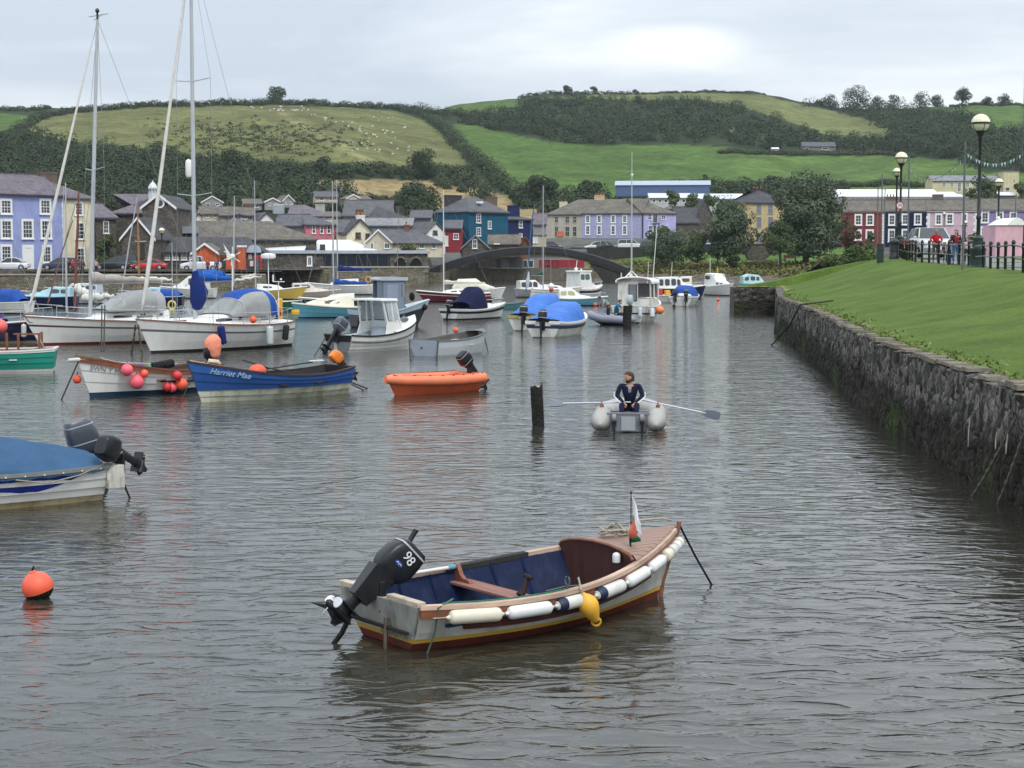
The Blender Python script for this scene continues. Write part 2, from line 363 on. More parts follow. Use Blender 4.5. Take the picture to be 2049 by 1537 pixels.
POLY = {
 'lime':   [[(-60, 226), (60, 230), (68, 240), (40, 256), (18, 268), (-60, 282)], [(868, 222), (925, 205), (1036, 199), (1032, 214), (985, 224), (930, 228)],
   [(905, 248), (960, 252), (1020, 268), (1100, 285), (1200, 290), (1400, 290), (1500, 300), (1560, 312), (1800, 312), (1915, 322), (1960, 345), (2100, 350), (2100, 372), (1400, 378), (1400, 400), (1015, 400), (990, 345), (950, 300)],
   [(1820, 212), (1900, 210), (2035, 209), (2049, 240), (2030, 262), (1985, 258), (1950, 232), (1880, 220), (1830, 222)]],
 'olive':  [[(52, 268), (68, 248), (110, 234), (180, 225), (300, 216), (400, 213), (560, 211), (700, 215), (800, 224), (850, 242), (890, 272), (925, 308), (932, 332), (900, 342), (830, 335), (700, 336), (600, 340), (500, 330), (430, 316), (330, 302), (200, 288), (130, 280)],
   [(1075, 196), (1200, 190), (1400, 185), (1520, 190), (1600, 208), (1700, 232), (1775, 250), (1780, 274), (1740, 276), (1640, 268), (1600, 250), (1540, 232), (1480, 212), (1400, 200), (1300, 200), (1150, 200)]],
 'straw':  [[(630, 362), (760, 360), (880, 364), (955, 374), (1015, 395), (1070, 415), (1100, 440), (880, 440), (860, 410), (740, 400), (660, 385)]],
}
def inpoly(x, y, P):
 c = False; n = len(P); j = n - 1
 for i in range(n):
  if (P[i][1] > y) != (P[j][1] > y) and x < (P[j][0] - P[i][0]) * (y - P[i][1]) / (P[j][1] - P[i][1]) + P[i][0]: c = not c
  j = i
 return c
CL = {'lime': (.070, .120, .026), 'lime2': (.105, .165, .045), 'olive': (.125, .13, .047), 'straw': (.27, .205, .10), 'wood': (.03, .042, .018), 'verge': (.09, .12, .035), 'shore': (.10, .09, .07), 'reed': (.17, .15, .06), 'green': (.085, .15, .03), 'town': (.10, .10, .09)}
def ground_col(u, py, v):
 x = u + 5 * noise.noise((u * .03, py * .09, 0)); y = py + 3 * noise.noise((u * .03, py * .09, 9))
 if v < V0 + 1:
  s0 = interp(u, SHORE); t = (v - s0) / (V0 - s0)
  if 1150 < u < 1700:
   if t < .125 + .03 * noise.noise((u * .05, 0, 0)): return CL['shore']
   if t < .22: return CL['reed']
   if t < .45: return CL['green']
  return CL['town']
 for k, L in POLY.items():
  for P in L:
   if inpoly(x, y, P):
    c = CL[k]
    if k == 'lime' and x > 1480 and y > 300: c = (.082, .134, .030)
    if k == 'olive' and x > 1000: c = (.13, .145, .05)
    if k == 'olive' and x < 950:
     g = sstep(1 - abs((y - 240) - (x - 590) * .55) / 14) * (1 if 560 < x < 760 else 0)   # the sheep track
     gr = sstep((x - 560) / 200) * .5 * sstep((270 - y) / 60)
     c = tuple(a * (1 - gr) + b_ * gr for a, b_ in zip(c, (.105, .13, .05)))
     c = tuple(a * (1 - .4 * g) + .4 * b_ * g for a, b_ in zip(c, (.30, .27, .14)))
    return c
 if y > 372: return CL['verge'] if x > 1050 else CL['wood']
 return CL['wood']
us = np.concatenate([np.arange(-900, -60, 60), np.arange(-60, 2120, 7), np.arange(2120, 3200, 60)])
def build_ground():
 rows_t = [0, .03, .06, .1, .14, .2, .26, .32, .38, .45, .6, .8]
 rows_h = list(np.linspace(0, 1, 105)) ; rows_b = [60, 160, 320, 600, 1200, 2200]
 V = []; Cc = []; n = 0
 for u in us:
  s0, r = interp(u, SHORE), interp(u, RID)
  vv = [s0 + .6 + (V0 - s0 - .6) * t for t in rows_t] + [V0 + (r - V0) * t for t in rows_h] + [r + k for k in rows_b]
  n = len(vv)
  for v in vv:
   z = gz(u, v); q = pt(u, 512, v); V.append((q.x, v, z)); py = proj((q.x, v, z))[1]
   Cc.append(ground_col(u, py if v <= r else interp(u, SKYL), v))
 F_ = []
 for i in range(len(us) - 1):
  for j in range(n - 1):
   a = i * n + j; F_.append((a, a + n, a + n + 1, a + 1))
 m, nt, b = _base('fields'); N = nt.nodes.new; L = nt.links.new
 at = N('ShaderNodeAttribute'); at.attribute_name = 'fieldcol'
 g = N('ShaderNodeNewGeometry'); n1 = N('ShaderNodeTexNoise'); n1.inputs['Scale'].default_value = .035; n1.inputs['Detail'].default_value = 12; n1.inputs['Roughness'].default_value = .75
 L(g.outputs['Position'], n1.inputs[0]); r_ = N('ShaderNodeMapRange'); r_.inputs[1].default_value = .4; r_.inputs[2].default_value = .6; r_.inputs[3].default_value = .72; r_.inputs[4].default_value = 1.26
 L(n1.outputs[0], r_.inputs[0]); n9 = N('ShaderNodeTexNoise'); n9.inputs['Scale'].default_value = .22; n9.inputs['Detail'].default_value = 8; n9.inputs['Roughness'].default_value = .8; L(g.outputs['Position'], n9.inputs[0]); q9 = N('ShaderNodeMapRange'); q9.inputs[1].default_value = .42; q9.inputs[2].default_value = .58; q9.inputs[3].default_value = .72; q9.inputs[4].default_value = 1.25; L(n9.outputs[0], q9.inputs[0]); m9 = N('ShaderNodeMath'); m9.operation = 'MULTIPLY'; L(r_.outputs[0], m9.inputs[0]); L(q9.outputs[0], m9.inputs[1])
 s = N('ShaderNodeVectorMath'); s.operation = 'SCALE'; L(at.outputs['Color'], s.inputs[0]); L(m9.outputs[0], s.inputs['Scale'])
 L(s.outputs[0], b.inputs['Base Color']); b.inputs['Roughness'].default_value = .95; b.inputs['Specular IOR Level'].default_value = .1
 o = npmesh('ground', V, F_, m, kind='structure', label='fields, green and town ground rising to the hills')
 a = o.data.attributes.new('fieldcol', 'FLOAT_COLOR', 'POINT'); a.data.foreach_set('color', np.array([(*c, 1) for c in Cc], dtype=np.float32).ravel())
 o.data.shade_smooth()
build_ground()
# =============================================================== WOODS, HEDGES, HILL TREES
M_DARK = leafmat('wood_leaves', (.021, .034, .016), (.064, .088, .036), .02)
M_HEDGE = leafmat('hedge_leaves', (.022, .034, .016), (.062, .085, .032), .04)
def hill_blob(u, py, h, wd, n=80, lift=.3):
 p = ground_at(u, py); return ((p.x, p.y, p.z + h * lift), (wd, wd, h * .62), n)
def wood(label, polys, step, h, n=140, sz=.55, m=M_DARK, size_noise=.4):
 bl = []
 for P in polys:
  x0, x1 = min(p[0] for p in P), max(p[0] for p in P); y0, y1 = min(p[1] for p in P), max(p[1] for p in P)
  area = (x1 - x0) * (y1 - y0); k = int(area / step)
  for _ in range(k):
   x, y = rnd.uniform(x0, x1), rnd.uniform(y0, y1)
   if not inpoly(x, y, P): continue
   s = 1 + rnd.uniform(-size_noise, size_noise)
   bl.append(hill_blob(x, y, h * s, h * s * rnd.uniform(.45, .65), n))
 return cloud('woodland', bl, sz, m, flat=.2, kind='stuff', label=label)
wood('dark mixed wood covering the lower slope of the left hill', [[(-80, 284), (20, 276), (60, 272), (130, 282), (200, 292), (330, 308), (430, 322), (500, 336), (600, 346), (640, 352), (640, 372), (700, 392), (740, 410), (740, 430), (-80, 430)]], 105, 4.6)
wood('bushes behind the town on the valley floor', [[(860, 352), (960, 368), (1010, 382), (1100, 395), (1250, 392), (1250, 412), (1100, 432), (1000, 402), (880, 378)], [(640, 345), (900, 346), (940, 360), (870, 362), (640, 358)], [(800, 385), (860, 385), (880, 430), (800, 430)], [(1250, 380), (1700, 372), (1700, 392), (1250, 400)]], 100, 4)
wood('broad dark wood across the middle of the right hill', [[(1030, 206), (1090, 200), (1200, 200), (1300, 205), (1400, 203), (1470, 214), (1530, 236), (1590, 256), (1640, 272), (1720, 280), (1790, 284), (1790, 308), (1650, 302), (1500, 296), (1440, 286), (1300, 284), (1200, 288), (1130, 290), (1080, 274), (1000, 262), (920, 250), (880, 234), (960, 228), (1030, 222)]], 85, 5)
wood('tall dark wood on the right shoulder of the hill', [[(1610, 214), (1700, 214), (1800, 222), (1840, 226), (1900, 226), (1945, 238), (1985, 264), (2049, 270), (2140, 230), (2140, 352), (2000, 344), (1960, 340), (1900, 316), (1790, 304), (1780, 262), (1700, 232), (1600, 214)]], 85, 7, n=150)
bl = []
for _ in range(520):
 x = rnd.gauss(520, 110); y = rnd.gauss(278, 20)
 if 270 < x < 745 and 236 < y < 330 and inpoly(x, y, POLY['olive'][0]): bl.append(hill_blob(x, y, rnd.uniform(.5, 1.3), rnd.uniform(.7, 1.9), 20))
cloud('gorse', bl, .42, M_HEDGE, kind='stuff', label='dark gorse clumps dotted over the olive hillside field')
def hedge(label, line, h, step=5, wd=2.6, n=110):
 h *= .62; step *= .75; wd *= .8
 bl = []
 for (a, b), (c, d) in zip(line, line[1:]):
  k = max(1, int(math.hypot(c - a, (d - b) * 2) / step))
  for i in range(k):
   t = (i + rnd.random()) / k; s = rnd.uniform(.6, 1.35)
   bl.append(hill_blob(a + (c - a) * t + rnd.uniform(-2, 2), b + (d - b) * t + rnd.uniform(-2, 2), h * s, wd * s, n))
 return cloud('hedgerow', bl, .5, M_HEDGE, flat=.2, label=label, cat='hedge')
hedge('thick hedge along the skyline above the olive field', [(60, 240), (100, 230), (180, 222), (280, 215), (400, 211), (520, 208), (620, 210), (720, 214), (830, 219)], 4.5)
hedge('hedge climbing between the small lime field and the olive field', [(-20, 284), (30, 268), (60, 250), (90, 232)], 5, wd=4.5)
hedge('low hedge on the skyline left of the first mast', [(0, 222), (60, 221), (100, 219)], 3)
hedge('wide overgrown hedge falling down the valley between the two hills', [(790, 218), (850, 234), (890, 262), (915, 290), (950, 320), (985, 350), (1008, 378)], 6, 3.2, 5.5, 70)
hedge('hedge from the valley top to the upper lime field', [(830, 220), (880, 228), (940, 234), (1000, 240), (1040, 236)], 6, 4, 4)
hedge('hedge along the foot of the olive field', [(500, 338), (600, 346), (700, 344), (790, 348), (880, 350), (940, 342)], 5.5, 4, 3.6)
hedge('hedge under the straw field', [(640, 388), (700, 404), (800, 410)], 4, 4)
hedge('sparse skyline hedge on the left half of the right hill', [(1040, 198), (1060, 190), (1110, 187), (1180, 187), (1260, 188)], 3.2, 8)
hedge('trimmed skyline hedge on the crest of the right hill', [(1260, 187), (1330, 186), (1400, 184), (1500, 186), (1530, 189)], 1.8, 8)
hedge('hedge between the lime field and the hillside house', [(1440, 306), (1510, 309), (1620, 309), (1760, 311), (1830, 312)], 2.6, 5)
hedge('hedge at the foot of the lime field', [(1270, 373), (1340, 371), (1440, 372), (1540, 377), (1640, 378), (1720, 372), (1800, 372), (1860, 372)], 2.8, 6)
hedge('skyline hedge on the far right of the hill', [(1900, 211), (1960, 208), (2000, 206), (2049, 207), (2100, 206)], 3.0, 5)
M_BARK = mat('bark', (.07, .06, .05), .9, .3, 4, bump=1, bs=12)
def tree(label, base, h, wd, m, name='broadleaf_tree', n=2600, size=.3, clumps=16, trunk=.3, crown_lo=.28, seed=0, lean=0., group=None, dense=1.):
 r = random.Random(seed + 100); t = thing(name, label, 'tree', base, 0, group)
 tb = MB(); tr = h * .03 * (trunk / .3); top = Vector((lean, 0, h * .72))
 tb.tube([(0, 0, -.3), (lean * .2, .05, h * .18), (lean * .5, -.05, h * .42), top], [tr * 1.35, tr, tr * .75, tr * .3], 8)
 bl = []
 for i in range(clumps):
  a = r.uniform(0, 6.28); q = r.uniform(0, 1); zz = crown_lo + (1 - crown_lo) * (i + .5) / clumps
  prof = math.sin(math.pi * min(1, max(.04, (zz - crown_lo) / (1 - crown_lo) * .80 + .14))) ** .6
  rr = wd * .5 * prof * math.sqrt(q) * .78
  c = Vector((lean * zz + rr * math.cos(a), rr * math.sin(a), h * (zz * .9 + .02)))
  s = wd * r.uniform(.16, .27)
  bl.append((tuple(c), (s, s, s * .78), int(n / clumps * r.uniform(.7, 1.3))))
  st = Vector((lean * .4, 0, h * r.uniform(.15, .4)))
  if i % 2 == 0: tb.tube([st, st.lerp(c, .5) + Vector((0, 0, h * .03)), c], [tr * .5, tr * .3, tr * .1], 5)
 tb.build('trunk', M_BARK, t, 60)
 cloud('crown', bl, size, m, t); return t
def htree(label, u, py, wpx, hpx, m=M_DARK, **kw):
 p = ground_at(u, py); k = FPX / p.y
 return tree(label, p, hpx / k, wpx / k, m, size=kw.pop('size', .5), n=int(kw.pop('n', 900) * 1.9), **kw)
htree('round lone tree standing on the skyline of the left hill', 553, 206, 44, 32, crown_lo=.12, seed=1)
htree('wind-bent tree with bare stem on the skyline, left of two', 1140, 188, 26, 16, crown_lo=.5, clumps=8, n=420, seed=2, lean=-1)
htree('smaller wind-bent tree on the skyline, right of two', 1188, 188, 20, 12, crown_lo=.5, clumps=7, n=300, seed=3)
htree('small dark tree alone on the crest of the right hill', 1272, 187, 16, 9, crown_lo=.3, clumps=6, n=200, seed=4)
htree('broad umbrella-shaped tree on the skyline beside the tall lamp', 1925, 213, 36, 36, crown_lo=.42, seed=5, clumps=12, n=1000)
htree('big rounded tree at the top of the right-hand wood', 1715, 222, 62, 46, crown_lo=.05, seed=6, n=1500)
htree('wide dark tree at the foot of the olive field, right of the masts', 848, 358, 62, 54, crown_lo=.03, seed=7, n=1500)
htree('bushy dark tree on the wood edge behind the second mast', 468, 352, 66, 48, crown_lo=.02, seed=8, n=1500)
htree('round tree on the lower edge of the olive field', 652, 350, 40, 30, crown_lo=.02, seed=9, n=900)
htree('large dark tree on the valley floor between the straw and lime fields', 1076, 412, 92, 58, crown_lo=.02, seed=10, n=2400)
htree('shrubby tree behind the cream chimneys', 1180, 402, 60, 40, crown_lo=.02, seed=11, n=1200)
htree('dark tree in front of the straw field', 838, 420, 74, 44, crown_lo=.02, seed=12, n=1800)
htree('tree at the left of the hillside house', 1545, 300, 46, 26, crown_lo=.05, seed=13, n=700)
htree('small tree on the hedge under the lime field', 1412, 374, 16, 20, crown_lo=.1, seed=14, n=300, clumps=7)
htree('dark bush at the hedge right of the small hedge tree', 1542, 380, 36, 24, crown_lo=.02, seed=15, n=600)
htree('pale dead tree in front of the middle wood', 1466, 288, 14, 34, m=leafmat('dead_twigs', (.2, .19, .16), (.3, .28, .24)), crown_lo=.6, clumps=6, n=26, seed=16)
for k, (u, py, wp, hp) in enumerate([(1660, 216, 40, 26), (1755, 220, 34, 24), (1790, 222, 40, 30), (1840, 218, 44, 32), (1875, 214, 34, 22), (1975, 209, 26, 16), (2010, 208, 30, 20), (1640, 214, 24, 12)]):
 htree(['low dome of a tree at the left end of the right-hand skyline wood', 'tree in the dip right of the big rounded skyline tree', 'dark oval tree in the right-hand skyline wood', 'widest tree of the right-hand skyline wood, left of the umbrella tree', 'thin-crowned tree touching the umbrella-shaped tree', 'small skyline bush right of the tall lamp', 'bushy skyline tree near the right edge of the picture', 'smallest scrub tree where the right-hand wood meets the olive slope'][k], u, py, wp, hp, crown_lo=.03, seed=20 + k, n=600)
MW = mat('fleece', (.72, .70, .62), .9)
sm = MB(); sm.se([(-.5, 0, .55, .02, .02, 1.57), (-.42, 0, .58, .24, .2, 1.57), (0, 0, .6, .3, .27, 1.57), (.42, 0, .6, .24, .22, 1.57), (.52, 0, .6, .03, .03, 1.57)], 10, 2)
for a in (-.32, .32):
 for b in (-.13, .13): sm.cyl((a, b, 0), (a, b, .45), .045, mi=1, n=5)
sm.se([(.55, 0, .7, .07, .07, 1.2), (.68, 0, .66, .1, .09, 1.2), (.85, 0, .58, .05, .05, 1.2)], 8, 2, 1)
sh0 = sm.build('sheep', [MW, mat('sheep_face', (.5, .47, .42), .9)], smooth=60, label='white sheep grazing on the olive hillside field', cat='sheep', group='sheep on the left hill')
spots = []
for _ in range(34): spots.append((rnd.uniform(690, 830), rnd.uniform(228, 310)))
for _ in range(20):
 t = rnd.random(); spots.append((590 + 170 * t + rnd.uniform(-6, 6), 220 + 56 * t + rnd.uniform(-4, 4)))
for _ in range(16): spots.append((rnd.uniform(500, 620), rnd.uniform(214, 226)))
spots = [s for s in spots if inpoly(s[0], s[1], POLY['olive'][0])]
for i, (u, py) in enumerate(spots):
 o = sh0 if i == 0 else sh0.copy()
 if i: COL.objects.link(o)
 o.location = ground_at(u, py); o.rotation_euler = (0, 0, rnd.uniform(0, 6.28)); o.scale = (.95, .95, .95)
# =============================================================== BUILDINGS
SL_GREY = slate('slate_grey', (.115, .115, .125)); SL_PURP = slate('slate_purple', (.155, .135, .155)); SL_BROWN = slate('slate_brown', (.135, .12, .105), lichen=(.24, .22, .17))
SL_DARK = slate('slate_dark', (.075, .075, .08)); SL_PALE = slate('slate_pale', (.23, .24, .25), lichen=(.3, .3, .29))
def rend(n, c, v=.12):
 g_ = sum(c) / 3; c = tuple(x * .86 + g_ * .14 for x in c); return mat('render_' + n, c, .85, v, .8, stain=tuple(x * .6 for x in c), wear=.35)
W_BLUE = rend('blue', (.28, .325, .61)); W_CREAM = rend('cream', (.68, .61, .42)); W_BEIGE = rend('beige', (.58, .50, .36)); W_ORANGE = rend('orange', (.60, .11, .025))
W_PINK = rend('pink', (.60, .165, .22)); W_WHITE = rend('white', (.78, .77, .72)); W_RED = rend('red', (.33, .028, .04)); W_TEAL = rend('teal', (.006, .095, .165))
W_NAVY = rend('navy', (.018, .025, .10)); W_LAV = rend('lavender', (.36, .36, .58)); W_VIO = rend('violet', (.43, .40, .72)); W_STONEC = rend('stonecream', (.45, .41, .33)); W_YEL = rend('yellow', (.55, .42, .19))
W_DNAVY = rend('deepnavy', (.012, .02, .06)); W_PALEP = rend('palepink', (.62, .43, .50)); W_MAUVE = rend('mauve', (.27, .20, .42)); W_TRED = rend('terracered', (.23, .04, .045)); W_GREY = rend('grey', (.3, .29, .28))
W_HUT = rend('hutpink', (.72, .40, .48)); W_SHED = mat('blue_sheet', (.07, .115, .24), .5, .1, .6); W_WSHEET = mat('white_sheet', (.74, .76, .78), .5, .06, 1.5)
ST_D = rubble('dark_stone', (.075, .065, .055), (.15, .135, .115), 2.2, (1, 1, 1.6), (.10, .09, .075))
ST_M = rubble('quay_stone', (.13, .115, .08), (.24, .215, .16), 1.9, (1, 1, 1.9), (.09, .08, .06))
WHT = mat('white_paint', (.80, .80, .78), .5, .06, 2); GUT = mat('gutter', (.03, .03, .035), .5)
GLS = glassy('window_glass', (.030, .036, .045), .12); GLS2 = glassy('window_glass_net', (.16, .17, .19), .25)
POT = mat('chimney_pot', (.42, .16, .07), .8); TIM = mat('dark_timber', (.06, .05, .04), .8, .3, 3)
class House:
 def __init__(s, name, label, xl, xr, dl, dr, eave, base, ridge, depth, roof='gable', wall=None, rmat=None, cat='house', group=None, hip=(None, None), over=.25, gut=GUT, rpx=None):
  A, B = pt(xl, base, dl), pt(xr, base, dr); s.A = Vector((A.x, A.y, 0)); s.B = Vector((B.x, B.y, 0)); s.z0 = A.z
  d = s.B - s.A; s.W = d.length; s.yaw = math.atan2(d.y, d.x); s.D = depth
  s.H = pt(xl, eave, dl).z - s.z0
  s.root = thing(name, label, cat, (A.x, A.y, s.z0), s.yaw, group)
  s.u = d.normalized(); s.n = Vector((-s.u.y, s.u.x, 0))
  s.inv = (Matrix.Translation((A.x, A.y, s.z0)) @ Matrix.Rotation(s.yaw, 4, 'Z')).inverted()
  W, D, H = s.W, s.D, s.H; rm = rmat; wl = MB(); rf = MB(); o = over
  if roof == 'gable':
   q = s.facp((xl + xr) / 2, ridge, D / 2); Hr = s.Hr = q.z
   wl.prism([(0, 0, 0), (0, 0, H), (0, D / 2, Hr - .1), (0, D, H), (0, D, 0)], (W, 0, 0))
   sl = (Hr - H) / (D / 2); t = .16
   for sg in (0, 1):
    y0, y1 = (-o, D / 2) if sg == 0 else (D + o, D / 2)
    rf.prism([(-o, y0, H - o * sl), (-o, y1, Hr), (-o, y1, Hr + t), (-o, y0, H - o * sl + t)], (W + 2 * o, 0, 0))
   rf.box((W / 2, D / 2, Hr + t), (W + 2 * o, .3, .12))
  elif roof == 'front':
   q = s.facp((xl + xr) / 2, ridge, 0); Hr = s.Hr = q.z; sl = (Hr - H) / (W / 2); t = .16
   wl.prism([(0, 0, 0), (W, 0, 0), (W, 0, H), (W / 2, 0, Hr - .1), (0, 0, H)], (0, D, 0))
   for x0 in (-o, W + o): rf.prism([(x0, -o, H - o * sl), (x0, -o, H - o * sl + t), (W / 2, -o, Hr + t), (W / 2, -o, Hr)], (0, D + 2 * o, 0))
  elif roof == 'hip':
   hl, hr = hip; hl = D / 2 if hl is None else hl; hr = D / 2 if hr is None else hr
   q = s.facp((xl + xr) / 2, ridge, D / 2); Hr = s.Hr = q.z
   wl.bx(0, W, 0, D, 0, H); b = .12
   vs = [(-o, -o, H - b), (W + o, -o, H - b), (W + o, D + o, H - b), (-o, D + o, H - b), (-o, -o, H), (W + o, -o, H), (W + o, D + o, H), (-o, D + o, H), (hl, D / 2, Hr), (W - hr, D / 2, Hr)]
   if hl < .1: vs[8] = (-o, D / 2, Hr)
   if hr < .1: vs[9] = (W + o, D / 2, Hr)
   rf.add(vs, [(3, 2, 1, 0), (0, 1, 5, 4), (1, 2, 6, 5), (2, 3, 7, 6), (3, 0, 4, 7), (4, 5, 9, 8), (5, 6, 9), (6, 7, 8, 9), (7, 4, 8)])
  else:
   Hr = s.Hr = H; wl.bx(0, W, 0, D, 0, H); rf.bx(-o, W + o, -o, D + o, H, H + .15)
  wl.build('wall', wall, s.root); s.roof = rf.build('roof', rm, s.root)
  if gut and roof in ('gable', 'hip'): MB().bx(-.05, W + .05, -o - .1, -o + .04, H - .28, H - .13).build('gutter', gut, s.root)
 def facp(s, px, py, back=0.):
  """photo pixel -> local point on the plane 'back' metres behind the facade"""
  C = Vector((0, 0, CH)); q = pt(px, py, 1.) - C; P = s.A + s.n * back
  t = s.n.dot(P - C) / s.n.dot(q); return s.inv @ (C + q * t)
 def win(s, x0, y0, x1, y1, fr=WHT, gl=GLS, sur=.14, bars=(2, 3), proud=.07, name='window', sill=True, fill=None):
  a, b = s.facp(x0, y0), s.facp(x1, y1); u0, u1, z1, z0 = a.x, b.x, a.z, b.z
  m = MB(); p = proud; w_ = sur
  m.bx(u0, u0 + w_, -p, .02, z0, z1); m.bx(u1 - w_, u1, -p, .02, z0, z1); m.bx(u0 + w_, u1 - w_, -p + .003, .02, z1 - w_ * 1.2, z1); m.bx(u0 + w_, u1 - w_, -p + .003, .02, z0, z0 + w_ * .7)
  if sill: m.bx(u0 - .08, u1 + .08, -p - .08, .02, z0 - .1, z0)
  iu0, iu1, iz0, iz1 = u0 + w_, u1 - w_, z0 + w_ * .7, z1 - w_ * 1.2
  for i in range(1, bars[0]): x = iu0 + (iu1 - iu0) * i / bars[0]; m.bx(x - .02, x + .02, -.035, .01, iz0, iz1)
  for i in range(1, bars[1]): z = iz0 + (iz1 - iz0) * i / bars[1]; t = .035 if i * 2 == bars[1] or (bars[1] == 3 and i == 1) else .018; m.bx(iu0, iu1, -.038, .01, z - t, z + t)
  f = m.build(name, fr, s.root)
  MB().bx(iu0, iu1, -.015, .01, iz0, iz1).build('pane', fill or gl, f); return s
 def wins(s, L, **k):
  for r in L: s.win(*r, **k)
  return s
 def chim(s, x0, y0, x1, y1, m, pots=3, back=None, d2=.8):
  back = s.D / 2 if back is None else back
  a, b = s.facp(x0, y0, back), s.facp(x1, y1, back); c = MB()
  c.bx(a.x, b.x, back - d2 / 2, back + d2 / 2, b.z - 1.2, a.z); c.bx(a.x - .07, b.x + .07, back - d2 / 2 - .07, back + d2 / 2 + .07, a.z - .2, a.z - .02)
  o = c.build('chimney', m, s.roof)
  for k in range(pots):
   x = a.x + (b.x - a.x) * (k + .5) / pots; MB().rev([(.13, 0), (.11, .35), (.14, .38), (.14, .45)], (x, back, a.z), 8).build('chimney_pot', POT, s.root)
  return s
 def barge(s, m=WHT, w_=.3):
  """painted bargeboards on a front gable"""
  b = MB(); o = .25; sl = (s.Hr - s.H) / (s.W / 2)
  for x0, x1 in ((-o, s.W / 2), (s.W + o, s.W / 2)):
   b.prism([(x0, -.33, s.H - o * sl - w_ * .5), (x1, -.33, s.Hr - w_ * .5), (x1, -.33, s.Hr + .2), (x0, -.33, s.H - o * sl + .2)], (0, .075, 0))
  b.build('bargeboard', m, s.root); return s
 def quoin(s, px0, px1, y0, y1, m=WHT, n=14):
  a, b = s.facp(px0, y0), s.facp(px1, y1); q = MB(); w_ = b.x - a.x; hh = (a.z - b.z) / n
  for i in range(n): x1 = b.x; x0 = a.x + (w_ * .35 if i % 2 else 0); q.bx(x0, x1, -.05, .01, b.z + hh * i + .03, b.z + hh * (i + 1) - .03)
  q.build('quoin', m, s.root); return s
 def box(s, name, px0, py0, px1, py1, m, y0=-.1, y1=.02, label=None):
  a, b = s.facp(px0, py0, max(0, y0)), s.facp(px1, py1, max(0, y0))
  o = MB().bx(a.x, b.x, y0, y1, b.z, a.z).build(name, m, s.root, label=label); return o
# ---- left quay
h = House('terraced_house', 'blue three-storey house with white window surrounds at the left edge', -60, 128, 193, 203, 384, 542, 351, 9, 'gable', W_BLUE, SL_PURP, over=.35)
h.wins([(-1, 397, 24, 429), (78, 397, 102, 429), (0, 438, 25, 478), (42, 438, 67, 478), (80, 438, 103.5, 478), (0, 489, 24, 525), (83, 490, 103.5, 526), (-45, 396, -22, 428), (-45, 437, -22, 477)], sur=.24, proud=.12, bars=(3, 4))
h.win(44, 490, 68, 540, sur=.3, bars=(1, 1), name='door', fill=WHT, sill=False); h.quoin(123, 128, 396, 538).chim(76, 344, 111, 360, rend('brownchim', (.16, .12, .09)), 0)
h = House('corner_house', 'cream hip-roofed house joined to the right of the blue house', 128.4, 189, 203.1, 206, 395, 542, 360, 9, 'hip', W_CREAM, SL_PURP, hip=(0, None))
h.wins([(149, 404, 166, 431), (150, 444, 169, 479), (153, 495, 170, 528)], gl=GLS, sur=.15, bars=(2, 4)); h.quoin(182, 189, 398, 540)
House('slate_hall', 'low dark stone wing with slate roof right of the cream house', 193, 234, 210, 212, 435, 545, 410, 8, 'gable', ST_D, SL_PURP, 'hall').win(206, 442, 218, 467)
House('slate_hall', 'dark stone hall with tall hipped slate roof behind the brown mast', 225, 292, 216, 216, 426, 545, 388, 11, 'hip', ST_D, SL_PURP, 'hall')
h = House('gabled_pavilion', 'dark gabled pavilion with round white window and glazed cupola', 287, 352, 213, 213, 415, 545, 390, 14, 'front', ST_D, SL_DARK, 'hall').barge()
a = h.facp(320, 407); c = MB()
c.rev([(.42, 0), (.62, 0), (.62, .12), (.42, .12), (.42, 0)], (a.x, -.02, a.z), 20, 0, Matrix.Rotation(R(90), 3, 'X')); c.build('round_window', WHT, h.root)
MB().rev([(.01, .03), (.45, .03), (.45, .07), (.01, .07)], (a.x, 0, a.z), 20, 0, Matrix.Rotation(R(90), 3, 'X')).build('pane', GLS, h.root)
p = h.facp(306, 391, 4); q = h.facp(306, 364, 4); Hc = q.z - p.z; c = MB(); c.rev([(.62, -1), (.62, .35), (.66, .38), (.66, .45), (.56, .45), (.56, Hc * .5), (.66, Hc * .5), (.62, Hc * .6), (.42, Hc * .8), (.1, Hc), (.02, Hc + .2)], (p.x, 4, p.z), 8)
cu = c.build('cupola', mat('cupola_white', (.6, .63, .63), .5), h.roof)
g = MB()
for k in range(8): a_ = (k + .5) * math.pi / 4; g.box((p.x + .535 * math.cos(a_), 4 + .535 * math.sin(a_), p.z + Hc * .34), (.03, .28, Hc * .22), rz=a_)
g.build('pane', GLS2, h.root)
h = House('boat_shed', 'dark stone shed with white bargeboards facing the quay', 245, 309, 200, 200, 476, 545, 437, 12, 'front', ST_D, SL_DARK, 'shed').barge()
h.win(281, 487, 290, 520, sur=.08, bars=(1, 1), name='door', fill=TIM, fr=TIM, sill=False); h.box('lintel', 270, 482, 293, 484.5, mat('concrete', (.4, .38, .34), .9))
h = House('long_barn', 'very long slate-roofed stone barn along the left quay', 312, 634, 217, 221, 478, 545, 442, 12, 'hip', ST_D, SL_BROWN, 'barn', hip=(0, None))
h.box('rooflight', 361, 453, 398, 467, mat('lead_sheet', (.27, .28, .32), .5), -.1, 3).parent = h.roof
h = House('lean_to_store', 'single-storey store with low slate roof in front of the long barn', 321, 521, 206, 208, 504, 548, 474, 7, 'hip', ST_D, SL_DARK, 'store', hip=(1.5, 1.5))
h.wins([(328, 508, 340, 520), (345, 508, 357, 520), (362, 508, 374, 520), (379, 508, 388, 520)], gl=GLS2, sur=.1)
h = House('orange_cafe', 'bright orange quayside building with small gable', 386, 436, 201, 201, 507, 552, 489, 5, 'front', W_ORANGE, SL_BROWN, 'cafe').barge(WHT, .15)
